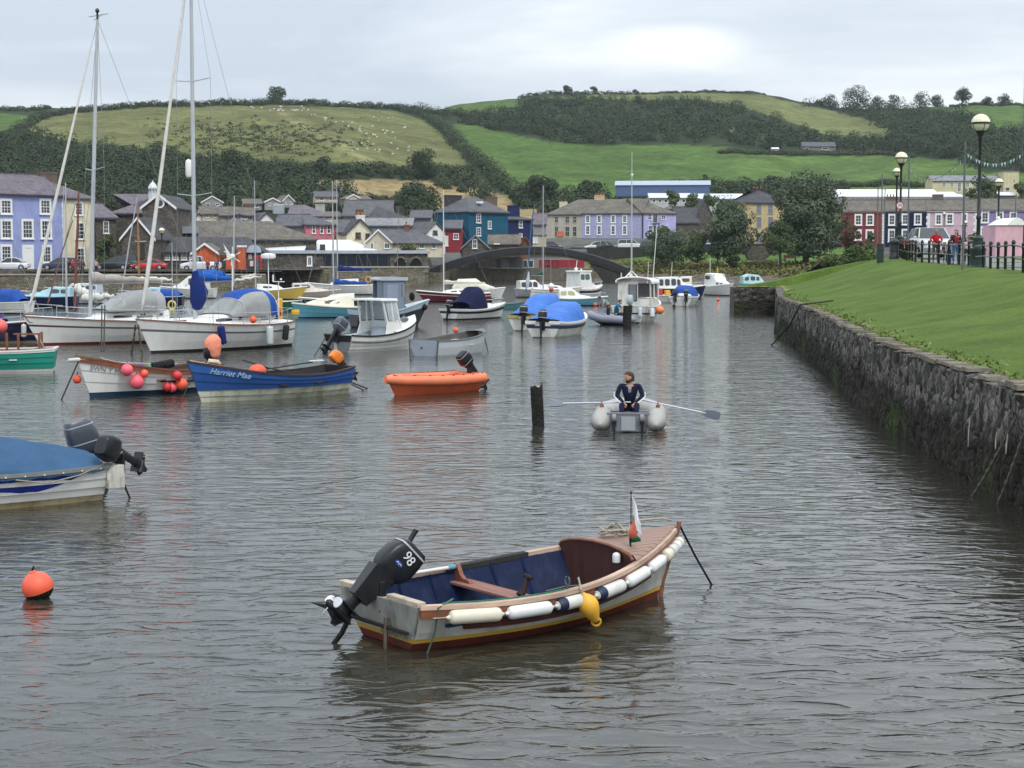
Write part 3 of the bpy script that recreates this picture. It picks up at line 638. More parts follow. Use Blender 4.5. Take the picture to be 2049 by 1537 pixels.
h.box('side_wall', 437, 511, 476, 551, W_ORANGE, 0, 4.5); h.box('roof', 437, 500, 470, 511, SL_BROWN, -.2, 4.5); h.box('door', 441, 515, 452, 551, GUT, -.05, .02)
h.box('pillar', 477, 495, 492, 551, W_ORANGE, -.6, .4); h.box('pillar_cap', 476, 491, 493, 495, WHT, -.7, .5)
h = House('quay_porch', 'stone porch with pale arched sign right of the orange pillar', 493, 530, 202, 202, 507, 551, 492, 4, 'front', ST_D, SL_DARK, 'porch')
a = h.facp(509, 505.5); sgn = MB(); rr = (h.facp(524, 505).x - h.facp(494, 505).x) / 2
sgn.prism([(a.x + rr * math.cos(math.pi * k / 12), -.35, a.z + .95 * math.sin(math.pi * k / 12)) for k in range(13)], (0, .08, 0)); sgn.build('sign', mat('sign_pale_blue', (.42, .50, .60), .6), h.root)
h.box('notice', 500, 522, 507, 533, WHT, -.06, .02); h.box('notice', 497, 509, 504, 519, mat('poster', (.5, .5, .45), .6), -.06, .02)
bx = MB(); c0 = pt(517, 551, 200.5); bx.T = mat_tf(c0); bx.bx(-.42, .42, -.42, .42, 0, 2.2); bx.bx(-.47, .47, -.47, .47, 2.2, 2.4); bx.bx(-.3, .3, -.46, -.42, .5, 2.0, 1); bx.bx(-.3, .3, -.475, -.46, 1.2, 1.24)
bx.build('phone_box', [mat('phone_red', (.45, .02, .03), .4), GLS], label='dark red kiosk beside the notice boards under the arched sign', cat='kiosk')
h = House('arcade_building', 'long low stone building with pale fascia, dark louvres and two arches', 529, 856, 210, 213, 507, 582, 506, 9, 'flat', ST_D, mat('felt_roof', (.2, .2, .2), .9), 'building', gut=None)
h.box('fascia', 528, 501, 856, 507.5, mat('fascia', (.42, .45, .52), .6), -.35, -.255)
h.box('louvre_band', 648, 511, 780, 533, mat('louvre', (.018, .022, .03), .6, .3, 6), -.12, .02); h.box('plinth', 528.5, 535.6, 857, 584, ST_M, -.25, .01); h.box('ledge', 640, 533, 858, 535.5, mat('concrete', (.4, .38, .34), .9), -.35, .02)
for k in range(7): h.box('post', 650 + k * 21, 511, 651.2 + k * 21, 533, mat('post_paint', (.09, .1, .13), .6), -.17, -.11)
h.win(614, 512, 625, 532, sur=.18, bars=(2, 1), gl=GLS)
for x in (801, 832):
 a, b = h.facp(x - 11, 538), h.facp(x + 11, 515); r = (b.x - a.x) / 2; cx = (a.x + b.x) / 2; m = MB(); mz = b.z - r
 pro = [(cx - r, a.z)] + [(cx - r * math.cos(math.pi * k / 12), mz + r * math.sin(math.pi * k / 12)) for k in range(13)] + [(cx + r, a.z)]
 m.prism([(x_, -.10, z_) for x_, z_ in pro], (0, .1, 0)); m.build('arch', mat('arch_dark', (.014, .016, .018), .8), h.root)
 m = MB(); m.tube([(x_, -.12, z_) for x_, z_ in pro[1:-1]], .13, 5); m.build('arch_ring', ST_M, h.root)
h = House('sheet_roof_shed', 'shed with white corrugated roof behind the arched sign', 524, 606, 219, 219, 502, 540, 475, 12, 'gable', ST_D, W_WSHEET, 'shed', gut=mat('shed_red', (.4, .05, .04), .6))
h = House('sheet_roof_hall', 'hall with wide bright white hipped sheet roof above the louvre band', 588, 757, 223, 225, 503, 540, 480, 11, 'hip', W_GREY, W_WSHEET, 'hall', hip=(1.5, 3.5))
h.box('rooflight', 640, 489, 651, 501, GLS, .1, .6)
h = House('pink_house', 'pink house with three windows behind the white roofs', 612, 676, 242, 244, 449, 505, 431, 9, 'hip', W_PINK, SL_GREY, hip=(1, 3)).wins([(624, 451, 631.5, 467), (640, 451, 647.5, 467), (654, 451, 661.5, 467)], gl=GLS, bars=(1, 2), sur=.1)
House('slate_cottage', 'cottage with long grey roof left of the pink house', 553, 612, 243, 243, 452, 500, 431, 8, 'gable', W_GREY, SL_GREY)
House('slate_cottage', 'house with mauve hipped slate roof above the pink house', 577, 664, 262, 263, 432, 480, 410, 10, 'hip', W_WHITE, SL_PURP, hip=(.5, 4)).wins([(637, 434, 643, 441), (650, 434, 656, 441)], bars=(1, 2), sur=.06).chim(631, 409, 650, 418, rend('palechim', (.42, .42, .36)), 0)
tk = MB(); tk.T = mat_tf(pt(557.5, 428, 256)); tk.se([(0, 0, 0, .8, .8), (0, 0, .15, .85, .8), (0, 0, 1.3, .85, .8), (0, 0, 1.5, .75, .7)], 16, 6); tk.build('water_tank', mat('grp_grey', (.33, .37, .40), .6), label='pale grey box tank standing on the roofs left of the mauve slate roof', cat='tank')
h = House('gabled_cottage', 'cream gabled house with black bargeboards behind the white roof', 694, 748, 236, 237, 467, 510, 440, 9, 'front', W_CREAM, SL_DARK).barge(GUT, .2).wins([(711, 465, 722, 478), (731, 467, 740, 479)], fr=mat('brown_frame', (.15, .1, .07), .6), sur=.08, bars=(2, 2)); h.chim(713, 431, 729, 442, W_WHITE, 2, 3)
House('slate_cottage', 'cream wing with dark slate roof left of the cream gable', 675, 694, 240, 240, 465, 510, 441, 9, 'gable', W_CREAM, SL_GREY)
h = House('quay_bungalow', 'cream bungalow with long grey roof above the arches', 758, 886, 229, 231, 486, 515, 461, 9, 'hip', W_CREAM, SL_GREY, 'bungalow', hip=(0, 3)).wins([(810, 486, 821, 495), (839, 486, 849, 497), (864, 486, 872, 497)], sur=.08, bars=(2, 1)).chim(808, 450, 818, 462, rend('brickchim', (.2, .09, .06)), 1)
h = House('bungalow_gable', 'tan gable wing with arched window at the left of the cream bungalow', 733, 782, 226, 226, 484, 515, 461, 8, 'front', W_BEIGE, SL_GREY, 'bungalow').barge(WHT, .12).wins([(741, 486, 748, 499), (769, 486, 780, 497)], sur=.07, bars=(2, 1))
House('slate_cottage', 'grey-mauve double-gabled building below the straw field', 687, 782, 300, 300, 432, 475, 402, 12, 'gable', rend('mauvegrey', (.3, .27, .3)), SL_GREY)
House('slate_cottage', 'house with dark hipped roof and white ridge above the cream gable', 735, 822, 276, 276, 438, 475, 413, 12, 'hip', W_GREY, SL_DARK, hip=(1, 6)).chim(712, 419, 727, 430, rend('brownchim', (.16, .12, .09)), 1)
House('slate_cottage', 'long low building with pale blue-grey roof over the bungalow', 727, 823, 255, 255, 452, 480, 438, 8, 'gable', rend('paleblue', (.35, .42, .46)), SL_PALE)
House('slate_cottage', 'small grey-roofed house left of the teal house', 822, 862, 290, 290, 436, 480, 422, 8, 'gable', W_GREY, SL_GREY)
House('slate_cottage', 'dark-roofed house behind the white gable', 826, 868, 262, 262, 462, 500, 447, 8, 'gable', W_BEIGE, SL_GREY)
h = House('white_cottage', 'white gabled cottage left of the small red house', 853, 891, 250, 252, 466, 508, 446, 7, 'front', W_WHITE, SL_GREY).win(866, 461, 875, 469, sur=.05, bars=(2, 1), fr=GUT)
h = House('red_house', 'small dark red house between the white gable and the teal house', 889.5, 923, 262, 262, 457, 505, 442, 8, 'gable', W_RED, SL_GREY).win(907, 467, 918, 479, sur=.1, bars=(2, 2)).win(890, 472, 897, 492, sur=.12, bars=(1, 1), fill=W_WHITE)
h = House('teal_house', 'tall teal house with hipped slate roof and two chimneys', 938, 1017, 270, 276, 423, 505, 395, 8.5, 'hip', W_TEAL, SL_GREY, hip=(3.4, 3.4)).wins([(953, 427, 962, 446), (976, 442, 983, 458), (953, 455, 962, 472)], sur=.1, bars=(2, 3))
h.chim(892, 390, 921, 423, rend('darkchim', (.06, .055, .07)), 0, 7).chim(970, 393, 992, 409, rend('brownchim', (.16, .12, .09)), 0, 6); h.box('rooflight', 959, 403, 967, 407, WHT, 1.2, 2.0)
h = House('navy_house', 'navy house with matching navy chimney right of the teal house', 1017, 1066, 284, 286, 438, 505, 428, 8, 'hip', W_NAVY, SL_GREY, hip=(.5, 3)).wins([(1038, 442, 1045.5, 456), (1038, 467, 1045, 474)], sur=.1, bars=(2, 2)).chim(1017, 411, 1038, 437, W_NAVY, 0, 2)
House('slate_cottage', 'grey house with mauve roof between the navy and cream houses', 1068, 1093, 335, 335, 449, 500, 428, 8, 'gable', W_GREY, SL_PURP)
House('flat_roof_shop', 'low cream shopfront in front of the grey and mauve house', 1058, 1093, 300, 300, 471, 505, 470, 5, 'flat', W_BEIGE, SL_PALE, 'shop', gut=None).win(1064, 474, 1076, 486, sur=.1, fill=W_WHITE)
h = House('stone_cottage', 'low brown stone cottage with tall gable window behind the footbridge', 925, 978, 257, 257, 496, 515, 472, 12, 'front', ST_D, SL_DARK).barge(mat('grey_board', (.25, .26, .27), .6), .1).win(945, 478, 955, 497, sur=.12, bars=(2, 2))
h = House('stone_cottage', 'slate roof with skylight right of the brown stone gable', 978.5, 1040, 257, 257, 489, 515, 471, 8, 'gable', ST_D, SL_BROWN, gut=None)
h.box('rooflight', 988, 487, 1000, 489.5, WHT, -.5, -.26)
h = House('timber_gable', 'small brown timber gable at the end of the slate roof', 1040.5, 1062, 256, 256, 490, 515, 475, 6, 'front', mat('brown_wood', (.22, .09, .04), .7), SL_DARK, 'porch').barge(mat('brown_wood', (.22, .09, .04), .7), .1).wins([(1043, 489, 1049, 497), (1052, 487, 1058, 497)], fr=TIM, sur=.05, bars=(1, 1))
h = House('quay_shops', 'row of shops seen under the arch of the footbridge, red at the right', 923, 1172, 264, 264, 506, 536, 500, 8, 'gable', W_GREY, SL_DARK, 'shop')
for r in [(958, 521, 972, 535.5), (975, 520, 991, 535.5), (1003, 518, 1010, 535.5), (1011, 518, 1018, 535.5), (1046, 520, 1056, 535.5), (1057, 520, 1068, 535.5)]: h.win(*r, sur=.1, bars=(1, 1), sill=False)
h.box('red_shopfront', 1079, 520, 1169, 535.8, mat('shop_red', (.30, .02, .03), .5), -.12, .02); h.win(1091, 521, 1100, 531, fr=GUT, sur=.05, bars=(1, 1), proud=.2); h.win(1106, 521, 1117, 535.5, fr=GUT, sur=.05, bars=(1, 1), proud=.2, name='door')
h.box('sign', 1032, 507, 1062, 511, mat('sign_brown', (.30, .17, .05), .6), -.2, -.1); h.box('white_panel', 959, 522, 985, 535, mat('creampanel', (.5, .45, .35), .7), -.05, .02)
# ---- far centre
h = House('hotel', 'cream three-storey building with hipped roof and an orange banner', 1093, 1164, 398, 396, 429, 505, 399.5, 13, 'hip', W_STONEC, SL_BROWN, hip=(None, 0))
h.wins([(1110, 433, 1117.5, 446), (1131, 433, 1139.5, 446), (1146, 433, 1154, 446), (1110, 453, 1117.5, 473), (1131, 453, 1139.5, 473), (1146, 453, 1154, 473)], sur=.08, fr=mat('stonefr', (.5, .47, .4), .7), bars=(2, 2)).chim(1120, 404, 1135, 416, W_CREAM, 2)
h.box('banner', 1114.5, 463, 1128, 473, mat('banner_orange', (.6, .16, .06), .6), -.3, -.2); h.box('shopfront', 1096, 480, 1161, 496, mat('shopfront_dark', (.09, .08, .07), .6), -.3, .02); h.box('fascia', 1094, 478, 1162, 481, W_BEIGE, -.45, -.3)
h = House('town_house', 'wide lavender building with four rows of white-framed windows', 1164.3, 1285, 396, 392, 427, 505, 398.5, 13, 'hip', W_LAV, SL_BROWN, hip=(0, 0))
for x in (1171, 1194, 1222, 1245): h.wins([(x, 430, x + 10, 446), (x, 450, x + 10, 470)], sur=.28, bars=(2, 3))
h.wins([(1171, 477, 1180, 490), (1219, 478, 1231, 493), (1246, 478, 1252, 492), (1256, 480, 1265, 490), (1194, 478, 1203, 496)], sur=.2, bars=(2, 2)).chim(1190, 391, 1209, 400, mat('potwall', (.6, .42, .28), .8), 4)
h = House('town_house', 'pale violet corner house with balcony at the right end of the lavender building', 1285.3, 1352, 391.9, 396, 426, 505, 398, 13, 'hip', W_VIO, SL_BROWN, hip=(0, None))
h.wins([(1296, 428, 1304, 440), (1323, 430, 1332, 439), (1297, 451, 1305, 466), (1328, 451, 1336, 462)], sur=.12, bars=(2, 2)).wins([(1306, 428, 1316, 446), (1307, 451, 1317, 467)], bars=(2, 1), sur=.1, name='balcony_door')
bl_ = MB(); a, b = h.facp(1305, 446), h.facp(1320, 436)
bl_.bx(a.x, b.x, -1.0, 0, a.z - .1, a.z)
for k in range(9): x = a.x + (b.x - a.x) * k / 8; bl_.bx(x - .025, x + .025, -1.0, -.95, a.z, b.z)
bl_.bx(a.x, b.x, -1.02, -.95, b.z - .05, b.z); bl_.build('balcony', mat('rail_grey', (.2, .22, .24), .5), h.root); h.box('drainpipe', 1284.8, 428, 1286.6, 495, GUT, -.15, -.01)
House('chapel', 'dark stone chapel with steep slate roof right of the violet house', 1352, 1398, 402, 402, 446, 500, 416, 14, 'gable', ST_D, SL_DARK, 'chapel')
House('chapel', 'tall dark gable end beside the grey-green tree', 1396, 1424, 404, 404, 430, 500, 399, 14, 'front', ST_D, SL_DARK, 'chapel')
House('slate_cottage', 'house with pinkish hipped roof behind the chapel', 1326, 1382, 450, 450, 418, 470, 405, 9, 'hip', W_STONEC, SL_PURP)
h = House('stone_cottage', 'low brown building with scalloped ridge behind the willow', 1392, 1446, 380, 380, 470, 500, 460, 6, 'gable', ST_D, slate('slate_red', (.13, .1, .09)))
A = pt(1232, 393, 468); t = thing('industrial_shed', 'long blue industrial shed with pale curved roof below the lime field', 'shed', A, R(-6)); k = 468 / FPX
m = MB(); L0 = 26.3; Hh = 3.1
for x0, x1 in ((0, L0),): m.bx(x0, x1, 0, 12, 0, Hh)
m.build('wall', W_SHED, t); m = MB()
m.prism([(-.3, -.4, Hh)] + [(-.3, -.4 + 12.8 * j / 10, Hh + 1.5 * math.sin(math.pi * j / 10) ** .8) for j in range(1, 10)] + [(-.3, 12.4, Hh)], (L0 + .6, 0, 0)); m.build('roof', mat('shed_roof', (.36, .42, .50), .5), t)
h = House('low_unit', 'long low pale unit below the blue shed', 1300, 1396, 452, 452, 396, 420, 388, 8, 'gable', rend('paleunit', (.5, .52, .5)), mat('pale_sheet', (.6, .66, .72), .5), 'building'); h.wins([(1305 + 12 * k, 399, 1312 + 12 * k, 405) for k in range(7)], sur=.1, bars=(1, 1))
h = House('low_unit', 'school block with white roof left of the yellow house', 1396, 1488, 450, 450, 398, 425, 389, 9, 'gable', rend('palegreen', (.42, .5, .46)), mat('pale_sheet', (.6, .66, .72), .5), 'building'); h.wins([(1402 + 13 * k, 400, 1410 + 13 * k, 407) for k in range(6)], sur=.1, bars=(1, 1))
h = House('yellow_house', 'tall yellow-ochre house with dark hipped roof left of the big tree', 1490, 1572, 330, 332, 405, 500, 378, 10, 'hip', W_YEL, SL_DARK).wins([(1514, 408, 1523, 428), (1514, 434, 1523, 455), (1514, 466, 1523, 487), (1537, 408, 1546, 428), (1537, 434, 1546, 455), (1537, 466, 1546, 487)], sur=.07, bars=(2, 2), fr=mat('greyfr', (.3, .3, .33), .6), gl=GLS2).chim(1504, 377, 1526, 390, rend('darkchim', (.06, .055, .07)), 3)
def td(x): return 287 - (x - 1697) * .012
T = [('red', 1686, 1770, W_TRED, [(1710, 428, 1725, 451), (1733, 428, 1748.5, 451), (1710, 459, 1724, 481), (1732, 459, 1748, 481)], 'brick red terrace house at the left end of the right-hand row'),
     ('navy', 1770.2, 1853, W_DNAVY, [(1777.5, 428, 1792, 451), (1804, 427, 1818, 450), (1829, 427, 1844, 450), (1777, 458, 1792, 484), (1804, 458, 1818, 484), (1829, 458, 1844, 484)], 'dark navy terrace house behind the twenty sign'),
     ('pink', 1853.2, 1955, W_PALEP, [(1871, 427, 1885, 450), (1893, 426, 1908, 449), (1924, 426, 1936, 449), (1871, 458, 1885, 484)], 'pale pink terrace houses behind the silver car'),
     ('mauve', 1955.2, 2075, W_MAUVE, [(1963, 423, 1979, 446), (1993, 423, 2008, 446), (2020, 423, 2034, 446), (1962, 453, 1978, 478), (1993, 453, 2008, 478)], 'mauve terrace house at the right end of the row')]
for nme, x0, x1, wm_, wi, lb in T:
 h = House('terraced_house', lb, x0, x1, td(x0), td(x1), 425 - (x0 - 1697) * .012, 500, 402 - (x0 - 1697) * .012, 8, 'gable', wm_, SL_BROWN, group='right-hand terrace', over=.0)
 h.wins(wi, sur=.26, proud=.1, bars=(2, 3))
 if nme == 'red': h.quoin(1763, 1770, 428, 488, n=10).win(1716, 459, 1722, 482, name='door', fill=GUT, sur=.1)
 if nme == 'navy': h.chim(1773, 394, 1797, 404, rend('brownchim', (.16, .12, .09)), 4)
 if nme == 'pink': h.chim(1866, 389, 1887, 402, rend('brownchim', (.16, .12, .09)), 0).quoin(1853.5, 1860, 426, 488, n=10); h.quoin(1948, 1955, 426, 488, n=10)
t = thing('factory', 'works with three long bright white roof strips above the terrace', 'factory', pt(1672, 410, 420), 0)
x1 = [30.5, 33.5, 33]; m = MB(); r = MB(); m.bx(0, 33.5, 0, 30, 0, 2.1)
for i in range(3):
 y0, z0 = (2 - i) * 9, 2.1 + (2 - i) * .0
 zz = [1.25, 2.05, 2.85][2 - i] * 1.0
 m.bx(0, x1[i], 20 - i * 9 + .3, 28 - i * 9, 0, [4.7, 3.7, 2.7][i] - .75)
 r.prism([(-.3, 20 - i * 9, [4.7, 3.7, 2.7][i] - .75), (-.3, 24 - i * 9, [4.7, 3.7, 2.7][i] + .15), (-.3, 28 - i * 9, [4.7, 3.7, 2.7][i] - .75)], (x1[i] + .6, 0, 0))
m.build('wall', W_GREY, t); r.build('roof', mat('white_metal_roof', (.82, .84, .86), .4, .05, .4), t)
g = MB()
for k in range(7): g.bx(4 + k * 1.15, 4.8 + k * 1.15, -.1, .02, .9, 1.7)
g.build('window', GLS2, t)
h = House('school_block', 'pale yellow school building with grey roof on the slope at the right', 1865, 2007, 520, 520, 362, 390, 352, 9, 'gable', rend('schoolyellow', (.62, .55, .33)), SL_PALE, 'school').wins([(1885, 365, 1892.5, 374), (1901, 365, 1908, 374), (1916, 365, 1923, 384), (1932, 365, 1940, 374)], sur=.12, gl=GLS2, bars=(2, 2))
h = House('school_tower', 'plain cream square tower at the right end of the school', 2007.5, 2038, 519, 519, 343, 392, 343, 6, 'flat', rend('schoolyellow', (.62, .55, .33)), SL_PALE, 'school', gut=None).wins([(2028, 358, 2030.5, 367), (2012, 375, 2020, 382)], sur=.06, bars=(1, 1))
House('low_unit', 'small white roof behind the short lamp on the right', 2000, 2031, 400, 400, 391, 405, 386, 5, 'gable', W_GREY, W_WSHEET, 'building')
p = v_of(1640, 303)
h = House('farmhouse', 'dark-roofed farmhouse on the hillside at the edge of the wood', 1606, 1672, p, p, 293, 305, 285, 8, 'gable', rend('farmwall', (.22, .19, .17)), SL_GREY).wins([(1612, 295, 1618, 300), (1645, 295, 1658, 300)], sur=.15, bars=(1, 1))
p = v_of(1550, 305); House('field_shed', 'small white shed left of the hillside farmhouse', 1545, 1558, p, p, 298, 305, 296, 3, 'gable', W_WHITE, W_WSHEET, 'shed')
BN = [(404, 446, 405, 393, 425, 'f', 'bungalow with white-edged gable right of the second mast'), (361, 388, 420, 410, 430, 'f', 'low cream gable just left of the second mast'), (488, 524, 408, 399, 420, 'g', 'brown bungalow roof under the dark wood, left of three'), (530, 562, 405, 397, 420, 'f', 'small gabled bungalow in the middle of the upper row'), (566, 588, 402, 391, 415, 'f', 'narrow grey gable among the bushes of the upper row'), (631, 676, 394, 384, 405, 'g', 'white-walled bungalow with brown roof at the corner of the straw field'), (694, 720, 397, 390, 408, 'f', 'bungalow gable right of the twin thin masts'), (720, 742, 399, 393, 410, 'g', 'small roof left of the dark tree by the straw field'), (406, 438, 428, 414, 445, 'g', 'brown roof cluster just above the long barn'), (440, 506, 431, 415, 450, 'g', 'wide grey roof with brick chimney behind the long barn'), (519, 548, 440, 426, 455, 'f', 'dark-edged small gable left of the tank'), (384, 412, 440, 428, 452, 'f', 'grey roof behind the long barn near the second mast'), (455, 500, 436, 430, 450, 'f', 'wide dark-edged gable above the barn ridge'), (340, 362, 430, 420, 445, 'g', 'grey roof joining the cupola pavilion'), (664, 690, 434, 425, 450, 'g', 'grey roof between the mauve roof and the double gable')]
for x0, x1_, ev, rg, bs, kd, lb in BN:
 d = 395 if ev < 412 else (300 if ev > 425 else 360)
 h = House('hill_bungalow', lb, x0, x1_, d, d + 1, ev, bs, rg, 8, 'front' if kd == 'f' else 'gable', [W_WHITE, W_BEIGE, W_GREY][x0 % 3], [SL_BROWN, SL_GREY][x0 % 2], 'bungalow', 'houses behind the long barn')
 if kd == 'f': h.barge(WHT if ev < 425 else GUT, .14)
 w3 = (x1_ - x0) / 3; h.wins([(x0 + w3 * .6, ev + 1.5, x0 + w3 * 1.1, ev + 7), (x0 + w3 * 1.9, ev + 1.5, x0 + w3 * 2.5, ev + 7)], sur=.07, bars=(2, 1))
 if x0 == 440: h.chim(487, 410, 505, 424, rend('brickchim', (.2, .09, .06)), 0)
# =============================================================== QUAY WALLS, ROAD WALLS, FOOTBRIDGE
COP = mat('coping_stone', (.36, .33, .27), .9, .25, 1.5)
def wall_line(name, label, P, thick, m, cop=None, kind=None, cat='wall', rough=.0):
 """P: (x, y, z_bottom, z_top) stations"""
 t = thing(name, label, cat) if cat else None
 w_ = MB(); r1 = []; c = MB()
 for i, (x, y, a, b) in enumerate(P):
  q = P[min(i + 1, len(P) - 1)]; p_ = P[max(i - 1, 0)]; d = Vector((q[0] - p_[0], q[1] - p_[1], 0)).normalized(); n = Vector((-d.y, d.x, 0)) * thick
  r1.append([Vector((x, y, a)), Vector((x, y, a)) + n, Vector((x, y, b)) + n, Vector((x, y, b))])
 w_.loft(r1); w_.build('masonry', m, t)
 if cop:
  for i in range(len(P) - 1):
   a, b = Vector((P[i][0], P[i][1], P[i][3] + .06)), Vector((P[i + 1][0], P[i + 1][1], P[i + 1][3] + .06)); n = max(1, int((b - a).length / cop))
   for k in range(n):
    p0, p1 = a.lerp(b, k / n), a.lerp(b, (k + .96) / n); d = (p1 - p0); ang = math.atan2(d.y, d.x); cc = (p0 + p1) / 2 + Vector((-d.y, d.x, 0)).normalized() * (thick / 2 - .04)
    c.box(cc, (d.length, thick + .16, .14), rz=ang)
  c.build('coping', COP, t)
 return t
def W2(px, d): q = pt(px, 512, d); return q.x, q.y
wall_line('quay_wall', 'brown stone quay wall behind the moored yachts on the left', [(*W2(-700, 187), -1.7, 1.62), (*W2(0, 187), -1.7, 1.62), (*W2(530, 187.3), -1.7, 1.62)], 1.2, ST_M, 2.2)
wall_line('quay_wall', 'stepped back quay wall in front of the arcade building', [(*W2(530.5, 187.3), -1.7, 1.62), (*W2(531, 209.5), -1.7, 1.6)], .8, ST_M)
wall_line('road_wall', 'low dark parapet along the road behind the left quay', [(*W2(-700, 191), 1.5, 2.28), (*W2(0, 191), 1.5, 2.28), (*W2(480, 196), 1.5, 2.24)], .4, rubble('parapet_stone', (.08, .065, .05), (.15, .125, .10), 2.4))
wall_line('quay_wall', 'plain grey river wall below the shops under the footbridge', [(*W2(856, 250), -1.7, 1.5), (*W2(905, 262), -1.7, 1.75), (*W2(1190, 262.5), -1.7, 1.75)], 1.0, mat('river_wall', (.17, .15, .115), .9, .25, .8, stain=(.08, .07, .05), wear=.6))
wall_line('road_wall', 'long dark road wall beyond the footbridge and the trees', [(*W2(1140, 300), 1.8, 5.3), (*W2(1310, 298), 2.6, 5.4), (*W2(1400, 296), 3.2, 5.85), (*W2(1700, 290), 3.4, 6.1), (*W2(1790, 288), 3.4, 6.1)], .5, mat('dark_wall', (.045, .042, .04), .9, .3, 1.5))
mm = MB(); mm.bx(-90, -29, 188.1, 190.9, 1.45, 1.66); mm.build('quay_walk', mat('setts', (.22, .21, .19), .9), kind='structure')
mm = MB(); mm.add([(-90, 191.3, 2.12), (-24, 196.4, 2.12), (-24, 222, 2.12), (-90, 222, 2.12)], [(0, 1, 2, 3)]); mm.build('road', mat('asphalt', (.07, .07, .075), .9), kind='structure')
t = thing('footbridge', 'arched dark grey footbridge over the river mouth in the middle distance', 'bridge', (0, 0, 0))
d0 = 241.; ps = []; lo = []
for k in range(41):
 x = 858 + (1257 - 858) * k / 40; hw = 183 if x > 1072 else 208
 py = 495 + 42 * ((x - 1072) / hw) ** 2; q = pt(x, py, d0); ps.append(q)
for nm, dy in (('parapet', 0), ('parapet', 3.2)):
 m = MB(); m.loft([[Vector((q.x, d0 + dy, q.z)), Vector((q.x, d0 + dy, q.z - .78)), Vector((q.x, d0 + dy + .12, q.z - .78)), Vector((q.x, d0 + dy + .12, q.z))] for q in ps]); m.build(nm, mat('bridge_grey', (.036, .037, .038), .7, .2, 1.2), t)
 m = MB(); m.tube([Vector((q.x, d0 + dy + .06, q.z + .06)) for q in ps], .07, 6); m.build('handrail', mat('rail_grey2', (.13, .13, .14), .6), t)
m = MB(); m.loft([[Vector((q.x, d0 + .12, q.z - .8)), Vector((q.x, d0 + .12, q.z - 1.15)), Vector((q.x, d0 + 3.2, q.z - 1.15)), Vector((q.x, d0 + 3.2, q.z - .8))] for q in ps]); m.build('deck', TIM, t)
m = MB()
for q in ps[::2]: m.bx(q.x - .05, q.x + .05, d0 - .06, d0, q.z - .9, q.z)
m.build('ribs', mat('bridge_dark', (.04, .042, .05), .7), t)
m = MB(); a, b = pt(1172, 505, d0), pt(1262, 505, d0); m.prism([(pt(1178, 519, d0).x, d0 + .3, pt(1178, 519, d0).z - .3), (b.x, d0 + .3, pt(1262, 541, d0).z - .3), (b.x, d0 + .3, -1), (a.x + 3.5, d0 + .3, -1)], (0, 2.6, 0)); m.build('abutment', mat('dark_wall', (.045, .042, .04), .9), t)
m = MB(); a = pt(858, 545, d0); m.bx(a.x - .8, a.x + 2.2, d0 - .2, d0 + 3.6, -1.6, pt(858, 537, d0).z - .6); m.build('abutment', ST_M, t)
# =============================================================== FORESHORE, TREES BY THE GREEN
M_WIL = leafmat('willow_leaves', (.04, .06, .035), (.13, .165, .10), .25)
M_WIL2 = leafmat('poplar_leaves', (.040, .060, .036), (.13, .16, .092), .22)
M_OAK = leafmat('oak_leaves', (.034, .052, .022), (.115, .15, .06), .25)
M_SHR = leafmat('shrub_leaves', (.03, .05, .015), (.11, .15, .045), .3)
def tr(label, px, pyb, d, wpx, hpx, m, **kw):
 k = FPX / d; return tree(label, pt(px, pyb, d), hpx / k, wpx / k, m, **kw)
tr('large full-crowned tree on the green right of the yellow house', 1612, 524, 245, 152, 172, M_WIL2, n=19000, size=.26, clumps=40, crown_lo=.16, seed=31, lean=.3)
tr('smaller slender-trunked tree left of the large green tree', 1561, 526, 240, 72, 80, M_OAK, n=5200, size=.17, clumps=14, crown_lo=.35, seed=32)
tr('silvery grey-green tree in front of the chapel gable', 1462, 528, 252, 108, 128, M_WIL, n=11000, size=.23, clumps=28, crown_lo=.2, seed=33)
tr('wide grey-green willow bush in front of the violet house', 1338, 520, 262, 96, 52, M_WIL, n=7500, size=.18, clumps=18, crown_lo=.0, seed=34, name='shrub')
tr('olive green bushy tree with bare stem right of the willow bush', 1396, 522, 256, 66, 58, M_OAK, n=5200, size=.17, clumps=14, crown_lo=.12, seed=35, name='shrub')
tr('dark bush below the balcony of the violet house', 1318, 500, 330, 60, 46, M_OAK, n=1800, size=.3, clumps=12, crown_lo=.0, seed=36, name='shrub')
tr('small dark pointed conifer beside the beacon', 1463, 532, 222, 34, 40, M_DARK, n=1300, size=.2, clumps=10, crown_lo=.02, seed=37, name='conifer')
tr('reddish leafless-looking shrub in front of the brick red house', 1700, 500, 240, 46, 48, leafmat('brown_leaves', (.05, .035, .02), (.14, .10, .05), .3), n=1500, size=.22, clumps=12, crown_lo=.02, seed=38, name='shrub')
tr('dark bush growing against the terrace at the end of the promenade bank', 1738, 500, 230, 30, 34, M_OAK, n=800, size=.22, clumps=8, crown_lo=.02, seed=39, name='shrub')
tr('low spreading bush on the skyline of the grass bank', 1722, 524, 180, 76, 26, M_SHR, n=2200, size=.2, clumps=14, crown_lo=.0, seed=40, name='shrub')
tr('second low bush nearer the green litter bin', 1668, 534, 190, 60, 18, M_SHR, n=1600, size=.2, clumps=12, crown_lo=.0, seed=41, name='shrub')
tr('round-headed tree behind the tall lamp post', 1968, 402, 400, 74, 42, M_OAK, n=1800, size=.4, clumps=14, crown_lo=.05, seed=42)
tr('brown-green tree at the right edge above the terrace', 2046, 404, 400, 34, 40, M_OAK, n=800, size=.4, clumps=8, crown_lo=.05, seed=43)
tr('ivy-covered bush in front of the dark stone hall', 214, 545, 204, 46, 76, M_SHR, n=2600, size=.2, clumps=14, crown_lo=.0, seed=44, name='shrub')
